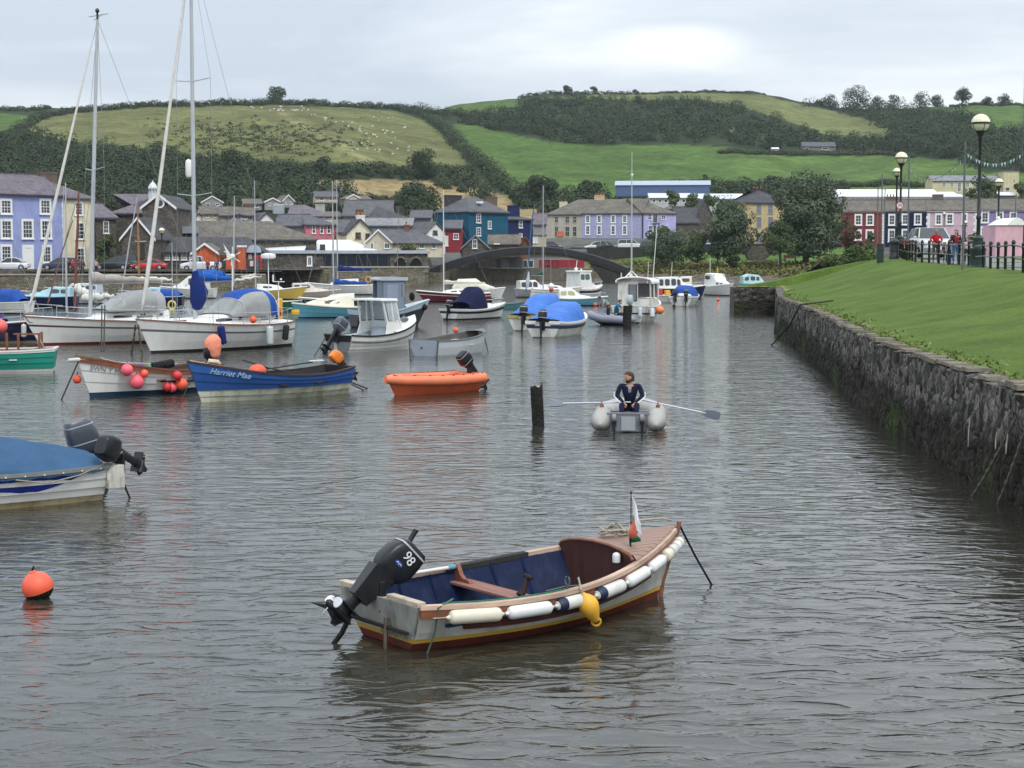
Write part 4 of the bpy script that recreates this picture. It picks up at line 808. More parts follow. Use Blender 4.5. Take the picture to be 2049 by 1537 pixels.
tr('leafy climber on the roof edge of the arcade building', 818, 506, 214.5, 46, 14, M_SHR, n=900, size=.14, clumps=12, crown_lo=.0, seed=45, name='shrub')
tr('dark tree among the units left of the yellow house', 1342, 410, 440, 34, 28, M_OAK, n=700, size=.4, clumps=9, crown_lo=.02, seed=46)
tr('round dark tree right of the dark tree by the units', 1384, 414, 436, 32, 26, M_OAK, n=700, size=.4, clumps=9, crown_lo=.02, seed=47)
tr('bush behind the white unit roofs at the chapel gable', 1418, 412, 430, 36, 22, M_OAK, n=600, size=.4, clumps=8, crown_lo=.02, seed=48)
def shore_pt(px, t):
 s0 = interp(px, SHORE); v = s0 + (V0 - s0) * t; q = pt(px, 512, v); return Vector((q.x, v, gz(px, v)))
bl = []
for _ in range(520):
 px = rnd.uniform(1185, 1640); q = shore_pt(px, rnd.uniform(.11, .22)); s = rnd.uniform(.5, 1.1); bl.append(((q.x, q.y, q.z + s * .3), (s * 1.3, s, s * .7), 34))
cloud('reeds', bl, .26, leafmat('reed_leaves', (.07, .085, .025), (.22, .20, .075), .12), kind='stuff', label='yellowish reeds and rough weed along the river shore')
rk = MB()
for _ in range(420):
 px = rnd.uniform(1175, 1560); q = shore_pt(px, rnd.uniform(.01, .11)); s = rnd.uniform(.15, .7); rk.se([(q.x, q.y, q.z - .1, s * 1.4, s), (q.x + .1, q.y, q.z + s * .4, s, s * .7), (q.x, q.y, q.z + s * .55, s * .4, s * .3)], 6, 2.4)
rk.build('shore_rocks', mat('rock', (.14, .12, .10), .9, .4, .8), smooth=40, kind='stuff', label='dark stones strewn over the muddy shore')
m = MB(); a, b, c = pt(1488, 492, 262), pt(1556, 492, 262), pt(1500, 521, 262)
m.prism([(a.x, 262, a.z), (b.x, 262, b.z), (pt(1556, 499, 262).x, 262, pt(1556, 499, 262).z), (c.x + 2.4, 262, c.z), (c.x, 262, c.z)], (0, 3, 0)); m.build('stone_ramp', ST_D, label='dark stone ramp wall running down from the road to the green', cat='wall')
def bench(label, px, py, d):
 t = thing('bench', label, 'bench', pt(px, py, d), R(8)); bb = mat('bench_brown', (.06, .035, .025), .7)
 MB().bx(-.9, .9, -.2, .2, .4, .46).build('seat', bb, t); MB().bx(-.9, .9, .2, .25, .5, .9).build('backrest', bb, t)
 for x in (-.8, .8): MB().bx(x - .05, x + .05, -.2, .25, 0, .4).build('leg', bb, t)
bench('dark bench on the green between the two trunks', 1581, 523, 236); bench('dark bench right of the large tree trunk', 1629, 516, 250)
for i, (x, y0, y1, lb) in enumerate([(1421, 516, 545, 'thin pale marker post nearest the beacon'), (1558, 508, 523, 'short white marker post by the slender tree'), (1343, 524, 552, 'thin leaning marker pole on the shingle')]):
 d = [212, 240, 225][i]; a, b = pt(x, y1, d), pt(x + (0, 0, 2)[i], y0, d); MB().cyl(a - Vector((0, 0, .5)), b, .06, .05, 8).build('marker_post', mat('pale_post', (.55, .54, .45), .8), label=lb, cat='post')
a = pt(1435.5, 572, 205); t = thing('beacon', 'yellow and black beacon pole with black hourglass topmark', 'beacon', (a.x, a.y, -.5)); z = lambda py: pt(1435, py, 205).z + .5
YB = mat('beacon_yellow', (.6, .5, .05), .6); BK = mat('beacon_black', (.012, .012, .012), .6)
MB().cyl((0, 0, 0), (0, 0, z(558)), .09, mi=0).build('pole', BK, t); MB().cyl((0, 0, z(558)), (0, 0, z(546)), .1).build('black_band', BK, t); MB().cyl((0, 0, z(546)), (0, 0, z(533)), .095).build('yellow_band', YB, t)
MB().rev([(.02, z(506)), (.32, z(506.2)), (.09, z(512)), (.08, z(525)), (.30, z(532)), (.02, z(532.5))], n=12).build('topmark', BK, t)
# =============================================================== RIGHT BANK
XW = [(8, 7.2), (15, 7.35), (25, 7.75), (38, 8.6), (47, 9.55), (56.5, 10.7), (69, 12.0), (82, 13.2), (84, 13.5), (96, 15.6), (108.9, 17.5), (109, 14.7), (112, 14.9), (113, 20), (135, 27), (160, 38), (215, 60)]
def xw(y): return interp(y, XW)
def plat(y): return 3.15 + max(0, min(1, (y - 60) / 50)) * .55 + max(0, min(1, (y - 110) / 90)) * .9
FEN = [(2, 17.4), (30, 18.2), (55, 18.9), (63, 19.3), (69, 20.2), (76.2, 21.15), (79, 21.3), (85, 21.4), (89, 21.7), (95, 22.7), (108, 25.3), (125, 30), (150, 39), (215, 64)]   # fence line: (y, x)
def fx(y): return interp(y, FEN)
def bz(x, y):
 s = x - xw(y); w_ = max(3., fx(y) - xw(y) - .6); z = 1.74 + .1 * noise.noise((x * .5, y * .3, 1)) * sstep(s)
 top = plat(y)
 t = sstep(s / w_) * .55 + max(0, min(1, s / w_)) * .45
 return z + (top - 1.74) * t
gr = _base('bank_grass'); m, nt, b = gr; N = nt.nodes.new; L = nt.links.new
g = N('ShaderNodeNewGeometry'); n1 = N('ShaderNodeTexNoise'); n1.inputs['Scale'].default_value = .45; n1.inputs['Detail'].default_value = 12; n1.inputs['Roughness'].default_value = .72
n2 = N('ShaderNodeTexNoise'); n2.inputs['Scale'].default_value = 14; n2.inputs['Detail'].default_value = 6; n2.inputs['Roughness'].default_value = .8
mp = N('ShaderNodeMapping'); mp.inputs['Scale'].default_value = (1, .8, 1); L(g.outputs['Position'], mp.inputs[0]); L(mp.outputs[0], n1.inputs[0]); L(g.outputs['Position'], n2.inputs[0])
cr = N('ShaderNodeValToRGB'); e = cr.color_ramp.elements; e[0].position = .40; e[0].color = (.070, .120, .019, 1); e[1].position = .6; e[1].color = (.112, .17, .031, 1)
L(n1.outputs[0], cr.inputs[0]); r = N('ShaderNodeMapRange'); r.inputs[1].default_value = .38; r.inputs[2].default_value = .62; r.inputs[3].default_value = .66; r.inputs[4].default_value = 1.34; L(n2.outputs[0], r.inputs[0])
s_ = N('ShaderNodeVectorMath'); s_.operation = 'SCALE'; L(cr.outputs[0], s_.inputs[0]); L(r.outputs[0], s_.inputs['Scale'])
at = N('ShaderNodeAttribute'); at.attribute_name = 'edge'; n3 = N('ShaderNodeTexNoise'); n3.inputs['Scale'].default_value = 1.4; n3.inputs['Detail'].default_value = 5; L(g.outputs['Position'], n3.inputs[0])
ad_ = N('ShaderNodeMath'); ad_.operation = 'ADD'; L(at.outputs['Fac'], ad_.inputs[0]); L(n3.outputs[0], ad_.inputs[1]); r2 = N('ShaderNodeMapRange'); r2.inputs[1].default_value = 1.0; r2.inputs[2].default_value = 1.25; L(ad_.outputs[0], r2.inputs[0])
mx = N('ShaderNodeMixRGB'); mx.inputs[2].default_value = (.30, .245, .15, 1); L(r2.outputs[0], mx.inputs[0]); L(s_.outputs[0], mx.inputs[1]); L(mx.outputs[0], b.inputs['Base Color'])
b.inputs['Roughness'].default_value = .9; b.inputs['Specular IOR Level'].default_value = .15
bp = N('ShaderNodeBump'); bp.inputs['Strength'].default_value = .8; bp.inputs['Distance'].default_value = .06; L(n2.outputs[0], bp.inputs['Height']); L(bp.outputs[0], b.inputs['Normal'])
V = []; E = []; ys = list(np.arange(8, 60, .8)) + list(np.arange(60, 108.8, 1.0)) + [108.9, 109, 112, 113, 118] + list(np.arange(126, 216, 5)); ss = list(np.arange(0, 9.2, .45)) + [10, 11, 12.5, 14, 17, 22, 30, 45, 70, 120]
for y in ys:
 for s in ss:
  x = xw(y) + .25 + s * (1 if s < 9.2 else 1)
  V.append((x, y, bz(x, y))); E.append(max(0, 1 - s / 1.1) * .70 + (.0 if y > 30 else .0) + (.35 * max(0, 1 - s / 1.6) if y < 27 else 0))
ns = len(ss); Fq = [(i * ns + j, i * ns + j + 1, (i + 1) * ns + j + 1, (i + 1) * ns + j) for i in range(len(ys) - 1) for j in range(ns - 1)]
o = npmesh('grass_bank', V, Fq, m, kind='structure', label='sloping green grass bank above the harbour wall'); a = o.data.attributes.new('edge', 'FLOAT', 'POINT'); a.data.foreach_set('value', np.array(E, dtype=np.float32)); o.data.shade_smooth()
def tufts():
 P = []
 for _ in range(7000):
  y = 19 + 75 * rnd.random() ** 1.6; s = rnd.uniform(.0, .8) * rnd.random() ** 2; x = xw(y) + .3 + s
  if x > fx(y) + .1: continue
  if rnd.random() < .35 * (noise.noise((x * .4, y * .3, 4)) + .6) + .3: P.append((x, y, bz(x, y)))
 P = np.array(P); n = len(P); a = nr.rand(n) * 6.28; h = (.02 + .06 * nr.rand(n)); w_ = .02 + .03 * nr.rand(n)
 d = np.stack([np.cos(a), np.sin(a), np.zeros(n)], 1); top = P + np.stack([.05 * nr.normal(size=n), .05 * nr.normal(size=n), h], 1)
 V = np.stack([P - d * w_[:, None], P + d * w_[:, None], top], 1).reshape(-1, 3)
 npmesh('grass', V, np.arange(3 * n).reshape(-1, 3), leafmat('grass_blades', (.09, .14, .03), (.20, .235, .07), 1.), np.repeat(nr.rand(n), 3), kind='stuff', label='short tufts of grass over the bank')
tufts()
def stone_wall():
 P = [(y, x) for y, x in XW if y <= 82]; t = thing('harbour_wall', 'long dark rubble stone harbour wall with upright stones and weed at its foot', 'wall')
 V = []; dy = .085; ysw = np.arange(8.05, 82.0, dy); zs = list(np.arange(-.5, 1.76, .065)) ; nz = len(zs)
 for y in ysw:
  x0 = xw(y); top = 1.76
  for k, z in enumerate(zs):
   vd = noise.voronoi((y * 5.2, z * 2.6, 3.3)); e_ = vd[0][1] - vd[0][0]; c = noise.cell((vd[1][0][0] * 3, vd[1][0][1] * 3, 1))
   dsp = min(e_, .22) * .24 + .03 * c + .10 * noise.noise((y * .22, z * .6, 5)) + .02 * noise.noise((y * 7, z * 7, 2))
   V.append((x0 - dsp + (1.76 - z) * -.07, y, z + (.03 * noise.noise((y * 1.5, 0, 8)) if k == nz - 1 else 0)))
  V.append((x0 + .35, y, 1.80 + .03 * noise.noise((y * 2.5, 0, 8))))
 nz += 1; Fq = [(i * nz + j, i * nz + j + 1, (i + 1) * nz + j + 1, (i + 1) * nz + j) for i in range(len(ysw) - 1) for j in range(nz - 1)]
 o = npmesh('masonry', V, Fq, rubble('harbour_stone', (.026, .025, .022), (.215, .20, .175), 5.8, (1, 1.15, .6), (.045, .042, .036), algae=True, bump=.7), parent=t); o.data.shade_smooth(); o.data.set_sharp_from_angle(angle=R(50))
 c = MB(); y = 9.
 while y < 81.5:
  l = rnd.uniform(.35, .95); x = xw(y + l / 2); a = math.atan2(l, xw(y + l) - xw(y)); w_ = rnd.uniform(.22, .46)
  if rnd.random() > .22: c.box((x + w_ / 2 - .06 + rnd.uniform(-.03, .03), y + l / 2, 1.775 + rnd.uniform(-.02, .03)), (l * .95, w_, rnd.uniform(.05, .10)), rz=a, tap=.94)
  y += l
 c.build('coping', mat('coping_rough', (.17, .15, .115), .9, .5, 3.5, bump=1.5, bs=9), t)
 dr = MB()
 for y, z0, z1 in [(27.6, 1.1, .6), (25.6, 1.05, .8), (24.9, 1.1, .8), (23.6, 1.3, .6)]:
  x = xw(y) - .22; dr.tube([(x, y, z0), (x - .01, y + .02, (z0 + z1) / 2), (x - .03, y - .03, z1)], [.008, .016, .006], 5)
 dr.build('lime_streaks', mat('lime', (.5, .48, .42), .9, .3, 8), t)
stone_wall()
m = MB()   # jetty end facing the harbour
t = thing('jetty', 'dark square stone jetty beyond the far end of the harbour wall', 'jetty')
V = [];
for i in range(34):
 for k in range(24):
  x = 14.65 + (22 - 14.65) * i / 33; z = -.6 + 2.35 * k / 23; vd = noise.voronoi((x * 3.2, z * 3.6, 7)); V.append((x, 109 - min(vd[0][1] - vd[0][0], .25) * .5 - .1 * noise.noise((x, z, 0)), z))
npmesh('masonry', V, [(i * 24 + k, (i + 1) * 24 + k, (i + 1) * 24 + k + 1, i * 24 + k + 1) for i in range(33) for k in range(23)], rubble('jetty_stone', (.025, .023, .02), (.14, .13, .11), 3.4, (1, 1, 1.2), (.03, .028, .024), algae=True), parent=t)
m.bx(14.7, 17, 109.2, 111.5, -.6, 1.72); m.build('core', ST_D, t)
MB().prism([(13.2, 82, -.8), (13.2, 82, 1.74), (13.3, 83, 1.74), (17.4, 109.2, 1.74), (17.4, 109.2, -.8)], (.8, 0, 0)).build('back_wall_face', ST_D, t)
for yy in (): pass
V = []; ysr = list(range(10, 216, 4)); xs = [.35, 3, 6.5]
for y in ysr:
 for s in xs: x = fx(y) + s; V.append((x, y, bz(x, y) + .02))
Fq = [(i * 3 + j, i * 3 + j + 1, (i + 1) * 3 + j + 1, (i + 1) * 3 + j) for i in range(len(ysr) - 1) for j in range(2)]
npmesh('promenade_road', V, Fq, mat('promenade_asphalt', (.20, .20, .205), .9, .15, .8), kind='structure', label='grey promenade road behind the fence')
# ---- fence: posts and rails
BLK = mat('cast_black', (.012, .014, .014), .45, .2, 5); GRN = mat('cast_green', (.014, .035, .03), .5, .2, 5)
t = thing('promenade_fence', 'black two-rail fence of thick posts along the promenade edge', 'fence')
yp = []; y = 50.
while y < 108: yp.append(y); y += 2.05
def ppt(y, dx=0): x = fx(y) + dx; return Vector((x, y, bz(x, y)))
for y in yp:
 if abs(y - 75) < .9: continue
 p = ppt(y); q = MB(); q.rev([(.062, -.3), (.062, .9), (.085, .92), (.085, .97), (.06, .99), (.085, 1.05), (.075, 1.12), (.025, 1.17)], p, 10); q.build('post', BLK, t, smooth=50)
for h_, r_ in ((.97, .038), (.5, .034)):
 MB().tube([ppt(y) + Vector((0, 0, h_)) for y in yp], r_, 6).build('rail', mat('rail_galv', (.16, .165, .17), .45, .2, 4), t)
# ---- lamps
CREAMG = mat('lamp_globe', (.80, .76, .50), .25, .08, 3, spec=.6); CREAML = mat('lamp_globe_lower', (.66, .64, .46), .3, .08, 3)
def lamp(label, px, pyb, d, pyt, gpx):
 p = pt(px, pyb, d); H = pt(px, pyt, d).z - p.z; k = FPX / d; r = gpx / 2 / k; t = thing('street_lamp', label, 'street lamp', p, 0, 'globe lamps along the promenade')
 g0 = H - 2 * r
 MB().rev([(.46, -.1), (.46, .08), (.36, .14), (.34, .75), (.37, .8), (.37, .9), (.27, .96), (.22, 1.3), (.25, 1.36), (.17, 1.42), (.12, 1.5)], (0, 0, 0), 16).build('base', GRN, t, smooth=40)
 MB().rev([(.10, 1.4), (.085, 2.2), (.12, 2.25), (.12, 2.35), (.08, 2.4), (.07, g0 - .35), (.1, g0 - .3), (.09, g0 - .2), (r * .3, g0 - .1), (r * .55, g0 + r * .12), (r * .6, g0 + r * .2)], (0, 0, 0), 12).build('pole', BLK, t, smooth=40)
 c = (0, 0, g0 + r)
 MB().rev([(r * math.cos(a), r * math.sin(a)) for a in [R(k_) for k_ in range(0, 91, 9)]], c, 20).build('globe_top', CREAMG, t, smooth=60)
 MB().rev([(r * .97 * math.cos(a), r * .97 * math.sin(a)) for a in [R(-k_) for k_ in range(0, 80, 8)]][::-1], c, 20).build('globe_bottom', CREAML, t, smooth=60)
 q = MB(); q.rev([(r * .98, -.045), (r * 1.05, -.04), (r * 1.05, .04), (r * .98, .045)], c, 20)
 for a in (200, 280, 340, 60): q.tube([(c[0] + r * 1.0 * math.cos(R(e_)) * math.cos(R(a)), r * 1.0 * math.cos(R(e_)) * math.sin(R(a)), c[2] + r * math.sin(R(e_))) for e_ in (0, -20, -40, -60, -80)], .014, 4)
 q.build('band', BLK, t)
lamp('tallest globe lamp nearest the camera on the promenade', 1956, 537, 75, 228, 37)
lamp('globe lamp with the round twenty sign on its post', 1800, 517, 108, 304, 25)
lamp('globe lamp half hidden behind the lamp with the sign', 1792, 512, 135, 336, 17)
lamp('shorter globe lamp in front of the mauve terrace at the right', 1996, 505, 130, 357, 17)
lamp('tiny far globe lamp in front of the pink terrace house', 1888, 498, 250, 425, 7)
lamp('low globe lamp beside the woman in brown', 1930, 505, 190, 442, 9)
lamp('globe lamp in front of the stone shed on the left quay', 325, 545, 197, 456, 12)
def text(name, s, size, m, parent=None, M=None, ex=.004, font_shear=0, align='CENTER', spacing=1.):
 cu = bpy.data.curves.new(name, 'FONT'); cu.body = s; cu.size = size; cu.extrude = ex; cu.align_x = align; cu.align_y = 'CENTER'; cu.shear = font_shear; cu.space_character = spacing
 o = bpy.data.objects.new(name, cu); COL.objects.link(o); bpy.context.view_layer.update()
 me = bpy.data.meshes.new_from_object(o.evaluated_get(bpy.context.evaluated_depsgraph_get())); bpy.data.objects.remove(o)
 me.name = name; me.materials.clear(); me.materials.append(m); q = bpy.data.objects.new(name, me); COL.objects.link(q)
 if M is not None: me.transform(M)
 if parent: q.parent = parent
 return q
p = pt(1800.5, 411, 107.6); t = thing('speed_sign', 'round white speed sign reading 20 with a red ring', 'sign', p)
MX = Matrix.Rotation(R(90), 3, 'X'); MB().rev([(.005, 0), (.23, 0), (.23, .03), (.005, .03)], (0, 0, 0), 24, 0, MX).build('disc', WHT, t); MB().rev([(.195, .025), (.235, .025), (.235, .045), (.195, .045), (.195, .025)], (0, 0, 0), 24, 0, MX).build('ring', mat('sign_red', (.55, .02, .03), .5), t)
text('numerals', '20', .27, GUT, t, Matrix.Translation((0, -.05, 0)) @ Matrix.Rotation(R(90), 4, 'X')).data
# ---- bunting on grey poles
GP = mat('grey_pole', (.13, .14, .15), .6)
def pole(label, px, pyb, pyt, d):
 p = pt(px, pyb, d); q = pt(px, pyt, d); MB().cyl((0, 0, -.3), (0, 0, q.z - p.z), .055, .045, 8).build('bunting_pole', GP, label=label, cat='pole', loc=p); return q
pA = pole('grey bunting pole left of the woman in brown', 1926, 540, 282, 70); pB = pole('grey bunting pole behind the sign lamp', 1816, 512, 312, 98); pC = pole('grey bunting pole above the green litter bin', 1763, 500, 348, 125)
pole('grey pole at the far left of the bunting poles', 1755, 498, 374, 135); pole('grey pole just right of the leftmost bunting poles', 1769, 498, 378, 150); pole('short black post on the terrace skyline at the far right', 2031, 480, 388, 140); pole('tall thin mast on the skyline at the right edge', 2045.5, 330, 150, 300)
def bunt(label, a, b, sag, n=24):
 d0_ = a.y
 t = thing('bunting', label, 'bunting', (0, 0, 0)); P = [a.lerp(b, k / n) - Vector((0, 0, sag * 4 * (k / n) * (1 - k / n))) for k in range(n + 1)]
 MB().tube(P, .012, 4).build('string', GUT, t); m1 = MB(); m2 = MB()
 for k in range(n):
  q = P[k].lerp(P[k + 1], .5); w_ = .085 if d0_ < 90 else .11; d = (P[k + 1] - P[k]).normalized(); tw = rnd.uniform(-.06, .06)
  (m1 if k % 3 else m2).add([q - d * w_, q + d * w_, q + Vector((0, tw, -w_ * 2.0)), q - d * w_ + Vector((0, .01, 0)), q + d * w_ + Vector((0, .01, 0)), q + Vector((0, tw + .01, -w_ * 2.0))], [(0, 1, 2), (5, 4, 3)])
 m1.build('pennants', mat('pennant_white', (.75, .78, .78), .7), t); m2.build('pennants', mat('pennant_green', (.03, .30, .2), .7), t)
bunt('string of white pennants from the grey pole to beyond the right edge', pt(1930, 302, 70), pt(2044, 308, 66), .45, 20); bunt('string of pennants sagging between two grey poles over the field', pt(1817, 330, 98), pt(1925, 318, 70.2), .85, 26)
bunt('string of pennants low behind the sign lamp', pt(1764, 362, 125), pt(1816, 342, 98.2), 1.1, 20)
# ---- bins, hut, people, car
def bin_(label, px, py, d, w_, h_):
 p = pt(px, py, d); t = thing('litter_bin', label, 'bin', p)
 m = MB(); m.rev([(w_ * .46, -.15), (w_ * .46, h_), (w_ * .5, h_), (w_ * .5, h_ + .05), (w_ * .42, h_ + .05), (w_ * .42, h_ * .2), (.02, h_ * .2)], (0, 0, 0), 14); m.build('body', GRN, t, smooth=40)
 MB().rev([(w_ * .47, h_ * .6), (w_ * .485, h_ * .6), (w_ * .485, h_ * .66), (w_ * .47, h_ * .66)], (0, 0, 0), 14).build('band', BLK, t)
bin_('dark green litter bin standing alone on the grass slope', 1761, 521, 97, .44, .92)
p = pt(1789, 516, 101); t = thing('litter_bin', 'domed dark litter bin beside the fence end', 'bin', p); MB().rev([(.32, -.1), (.32, .1), (.28, .15), (.28, .85), (.33, .88), (.33, 1.0), (.2, 1.1), (.02, 1.18)], (0, 0, 0), 14).build('body', BLK, t, smooth=40); MB().rev([(.285, .4), (.3, .4), (.3, .5), (.285, .5)], (0, 0, 0), 14).build('band', GRN, t)
A = pt(1991, 514, 118); t = thing('pink_hut', 'small pink rendered hut with white domed roof at the right edge', 'hut', A, R(4)); k = 118 / FPX
w1 = 54 * k; m = MB(); m.bx(0, w1 + 1.5, 0, 2.6, -.2, 63 * k); m.build('wall', W_HUT, t); m = MB(); z0 = 63 * k
m.loft([[(-.1, -.1, z0), (25 * k, -.1, z0), (25 * k, 1.5, z0), (-.1, 1.5, z0)], [(10 * k, .5, z0 + 11 * k), (15 * k, .5, z0 + 11 * k), (15 * k, .9, z0 + 11 * k), (10 * k, .9, z0 + 11 * k)]])
m.ball((12.5 * k, .7, z0 + 14 * k), 4 * k, 10); m.prism([(23 * k, -.1, z0)] + [(23 * k + 40 * k * j / 8, -.1, z0 + 15 * k * math.sin(math.pi * j / 8)) for j in range(1, 8)] + [(63 * k, -.1, z0)], (0, 2.8, 0)); m.build('roof', WHT, t)
m = MB(); m.bx(56.5 * k, 62 * k, -.04, .02, 0, 62 * k); m.build('door', BLK, t)
tr('low hedge bush between the woman and the pink hut', 1946, 502, 150, 34, 36, M_OAK, n=1300, size=.12, clumps=10, crown_lo=.0, seed=50, name='shrub')
m = MB()
for k_ in range(3):
 a_, b_ = pt(1935 + k_ * 0, 468 + 8 * k_ + 6, 128), pt(1993, 464 + 8 * k_ + 6, 122); m.tube([a_, b_], .03, 5)
for px in (1936, 1955, 1975, 1992): d_ = 128 - (px - 1935) * .1; m.cyl(pt(px, 500, d_), pt(px, 467, d_), .05, n=6)
m.build('timber_fence', mat('rail_wood', (.4, .36, .28), .8), label='low three-rail fence in front of the mauve terrace, left of the pink hut', cat='fence')
# =============================================================== PEOPLE
SKIN = mat('skin', (.50, .29, .20), .55, .08, 6); SKIN2 = mat('skin_tanned', (.36, .17, .12), .55, .08, 6)
def cloth(n, c): return mat('cloth_' + n, c, .85, .18, 7, bump=.6, bs=30)
def skin_mesh(name, chains, m, parent, sub=1, root=0):
 """chains: list of lists of (point, radius); first chain's first point is the root; chains that start on an existing point share it"""
 vs = []; rs = []; es = []; idx = {}
 def vid(p, r):
  k = (round(p[0], 4), round(p[1], 4), round(p[2], 4))
  if k not in idx: idx[k] = len(vs); vs.append(Vector(p)); rs.append(r)
  return idx[k]
 for ch in chains:
  ids = [vid(p, r) for p, r in ch]
  for a, b in zip(ids, ids[1:]):
   if a != b: es.append((a, b))
 me = bpy.data.meshes.new(name); me.from_pydata(vs, es, []); o = bpy.data.objects.new(name, me); COL.objects.link(o)
 sk = o.modifiers.new('skin', 'SKIN'); sk.use_smooth_shade = True
 for i, v in enumerate(me.skin_vertices[0].data):
  r = rs[i]; v.radius = r if isinstance(r, (tuple, list)) else (r, r); v.use_root = (i == root)
 if sub: s = o.modifiers.new('sub', 'SUBSURF'); s.levels = s.render_levels = sub
 bpy.context.view_layer.update(); dg = bpy.context.evaluated_depsgraph_get()
 me2 = bpy.data.meshes.new_from_object(o.evaluated_get(dg)); bpy.data.objects.remove(o); me2.name = name
 me2.materials.clear(); me2.materials.append(m); me2.shade_smooth(); q = bpy.data.objects.new(name, me2); COL.objects.link(q); q.parent = parent; return q
def fingers(w, fwd, side, n, palm=.045):
 """five short chains from a wrist; fwd finger direction, side across the palm, n palm normal (curl direction)"""
 w, fwd, side, n = map(Vector, (w, fwd, side, n)); out = []; pc = w + fwd * palm
 out.append([(w, .026), (pc, .030)])
 for k, (o, l) in enumerate([(-.028, .052), (-.010, .062), (.010, .06), (.027, .048)]):
  b = pc + side * o + fwd * .018; c = b + fwd * l * .5 + n * l * .25; d = c + n * l * .55 - fwd * l * .05
  out.append([(pc, .030), (b, .010), (c, .0095), (d, .0085)])
 b = w + fwd * .02 - side * .032; out.append([(w, .026), (b, .012), (b + fwd * .03 - side * .012 + n * .02, .010), (b + fwd * .045 + n * .04, .009)])
 return out
def head(parent, c, yaw, pitch, m, hairm, hair='short', roll=0.):
 """head centre c; face looks along +x turned by yaw, nodded by pitch"""
 M = Matrix.Translation(c) @ Matrix.Rotation(yaw, 4, 'Z') @ Matrix.Rotation(pitch, 4, 'Y') @ Matrix.Rotation(roll, 4, 'X'); h = MB(); h.T = M
 h.se([(.02, 0, -.115, .030, .025), (.022, 0, -.105, .052, .042), (.012, 0, -.07, .075, .060), (.004, 0, -.02, .092, .070), (0, 0, .03, .098, .075), (-.004, 0, .075, .088, .069), (-.006, 0, .105, .055, .045), (-.006, 0, .116, .015, .012)], 18, 2.3)
 h.se([(.098, 0, .020, .006, .008), (.108, 0, 0, .014, .011), (.112, 0, -.018, .017, .015), (.102, 0, -.03, .008, .012)], 8, 2)
 for s in (-1, 1): h.ball((-.005, s * .076, .0), (.022, .009, .032), 8)
 h.se([(.094, 0, -.048, .004, .02), (.098, 0, -.055, .006, .024), (.094, 0, -.062, .004, .02)], 8, 2)
 o = h.build('head', m, parent, smooth=60)
 e = MB(); e.T = M
 for s in (-1, 1): e.ball((.086, s * .032, .018), (.012, .013, .009), 8)
 e.build('eyes', mat('eye_dark', (.05, .04, .035), .3), o)
 a = MB(); a.T = M
 a.se([(-.035, 0, -.03 if hair == 'short' else -.09, .068, .068), (-.03, 0, .02, .082, .080), (-.014, 0, .06, .094, .080), (-.008, 0, .10, .078, .064), (-.008, 0, .127, .030, .026)], 16, 2.3)
 if hair == 'short': a.se([(.03, 0, .075, .062, .060), (.04, 0, .10, .055, .05), (.02, 0, .128, .03, .03)], 12, 2.3)
 if hair == 'long': a.se([(-.07, 0, -.26, .03, .05), (-.07, 0, -.2, .05, .075), (-.055, 0, -.08, .06, .085), (-.04, 0, .03, .07, .084)], 14, 2.3); a.se([(.03, 0, .07, .06, .062), (.03, 0, .10, .05, .05)], 12, 2.3)
 if hair == 'beard': a.se([(.03, 0, .075, .062, .060), (.04, 0, .10, .055, .05), (.02, 0, .128, .03, .03)], 12, 2.3); a.se([(.045, 0, -.122, .035, .035), (.04, 0, -.09, .058, .058), (.02, 0, -.05, .078, .068)], 14, 2.3)
 a.build('hair', hairm, parent, smooth=60)
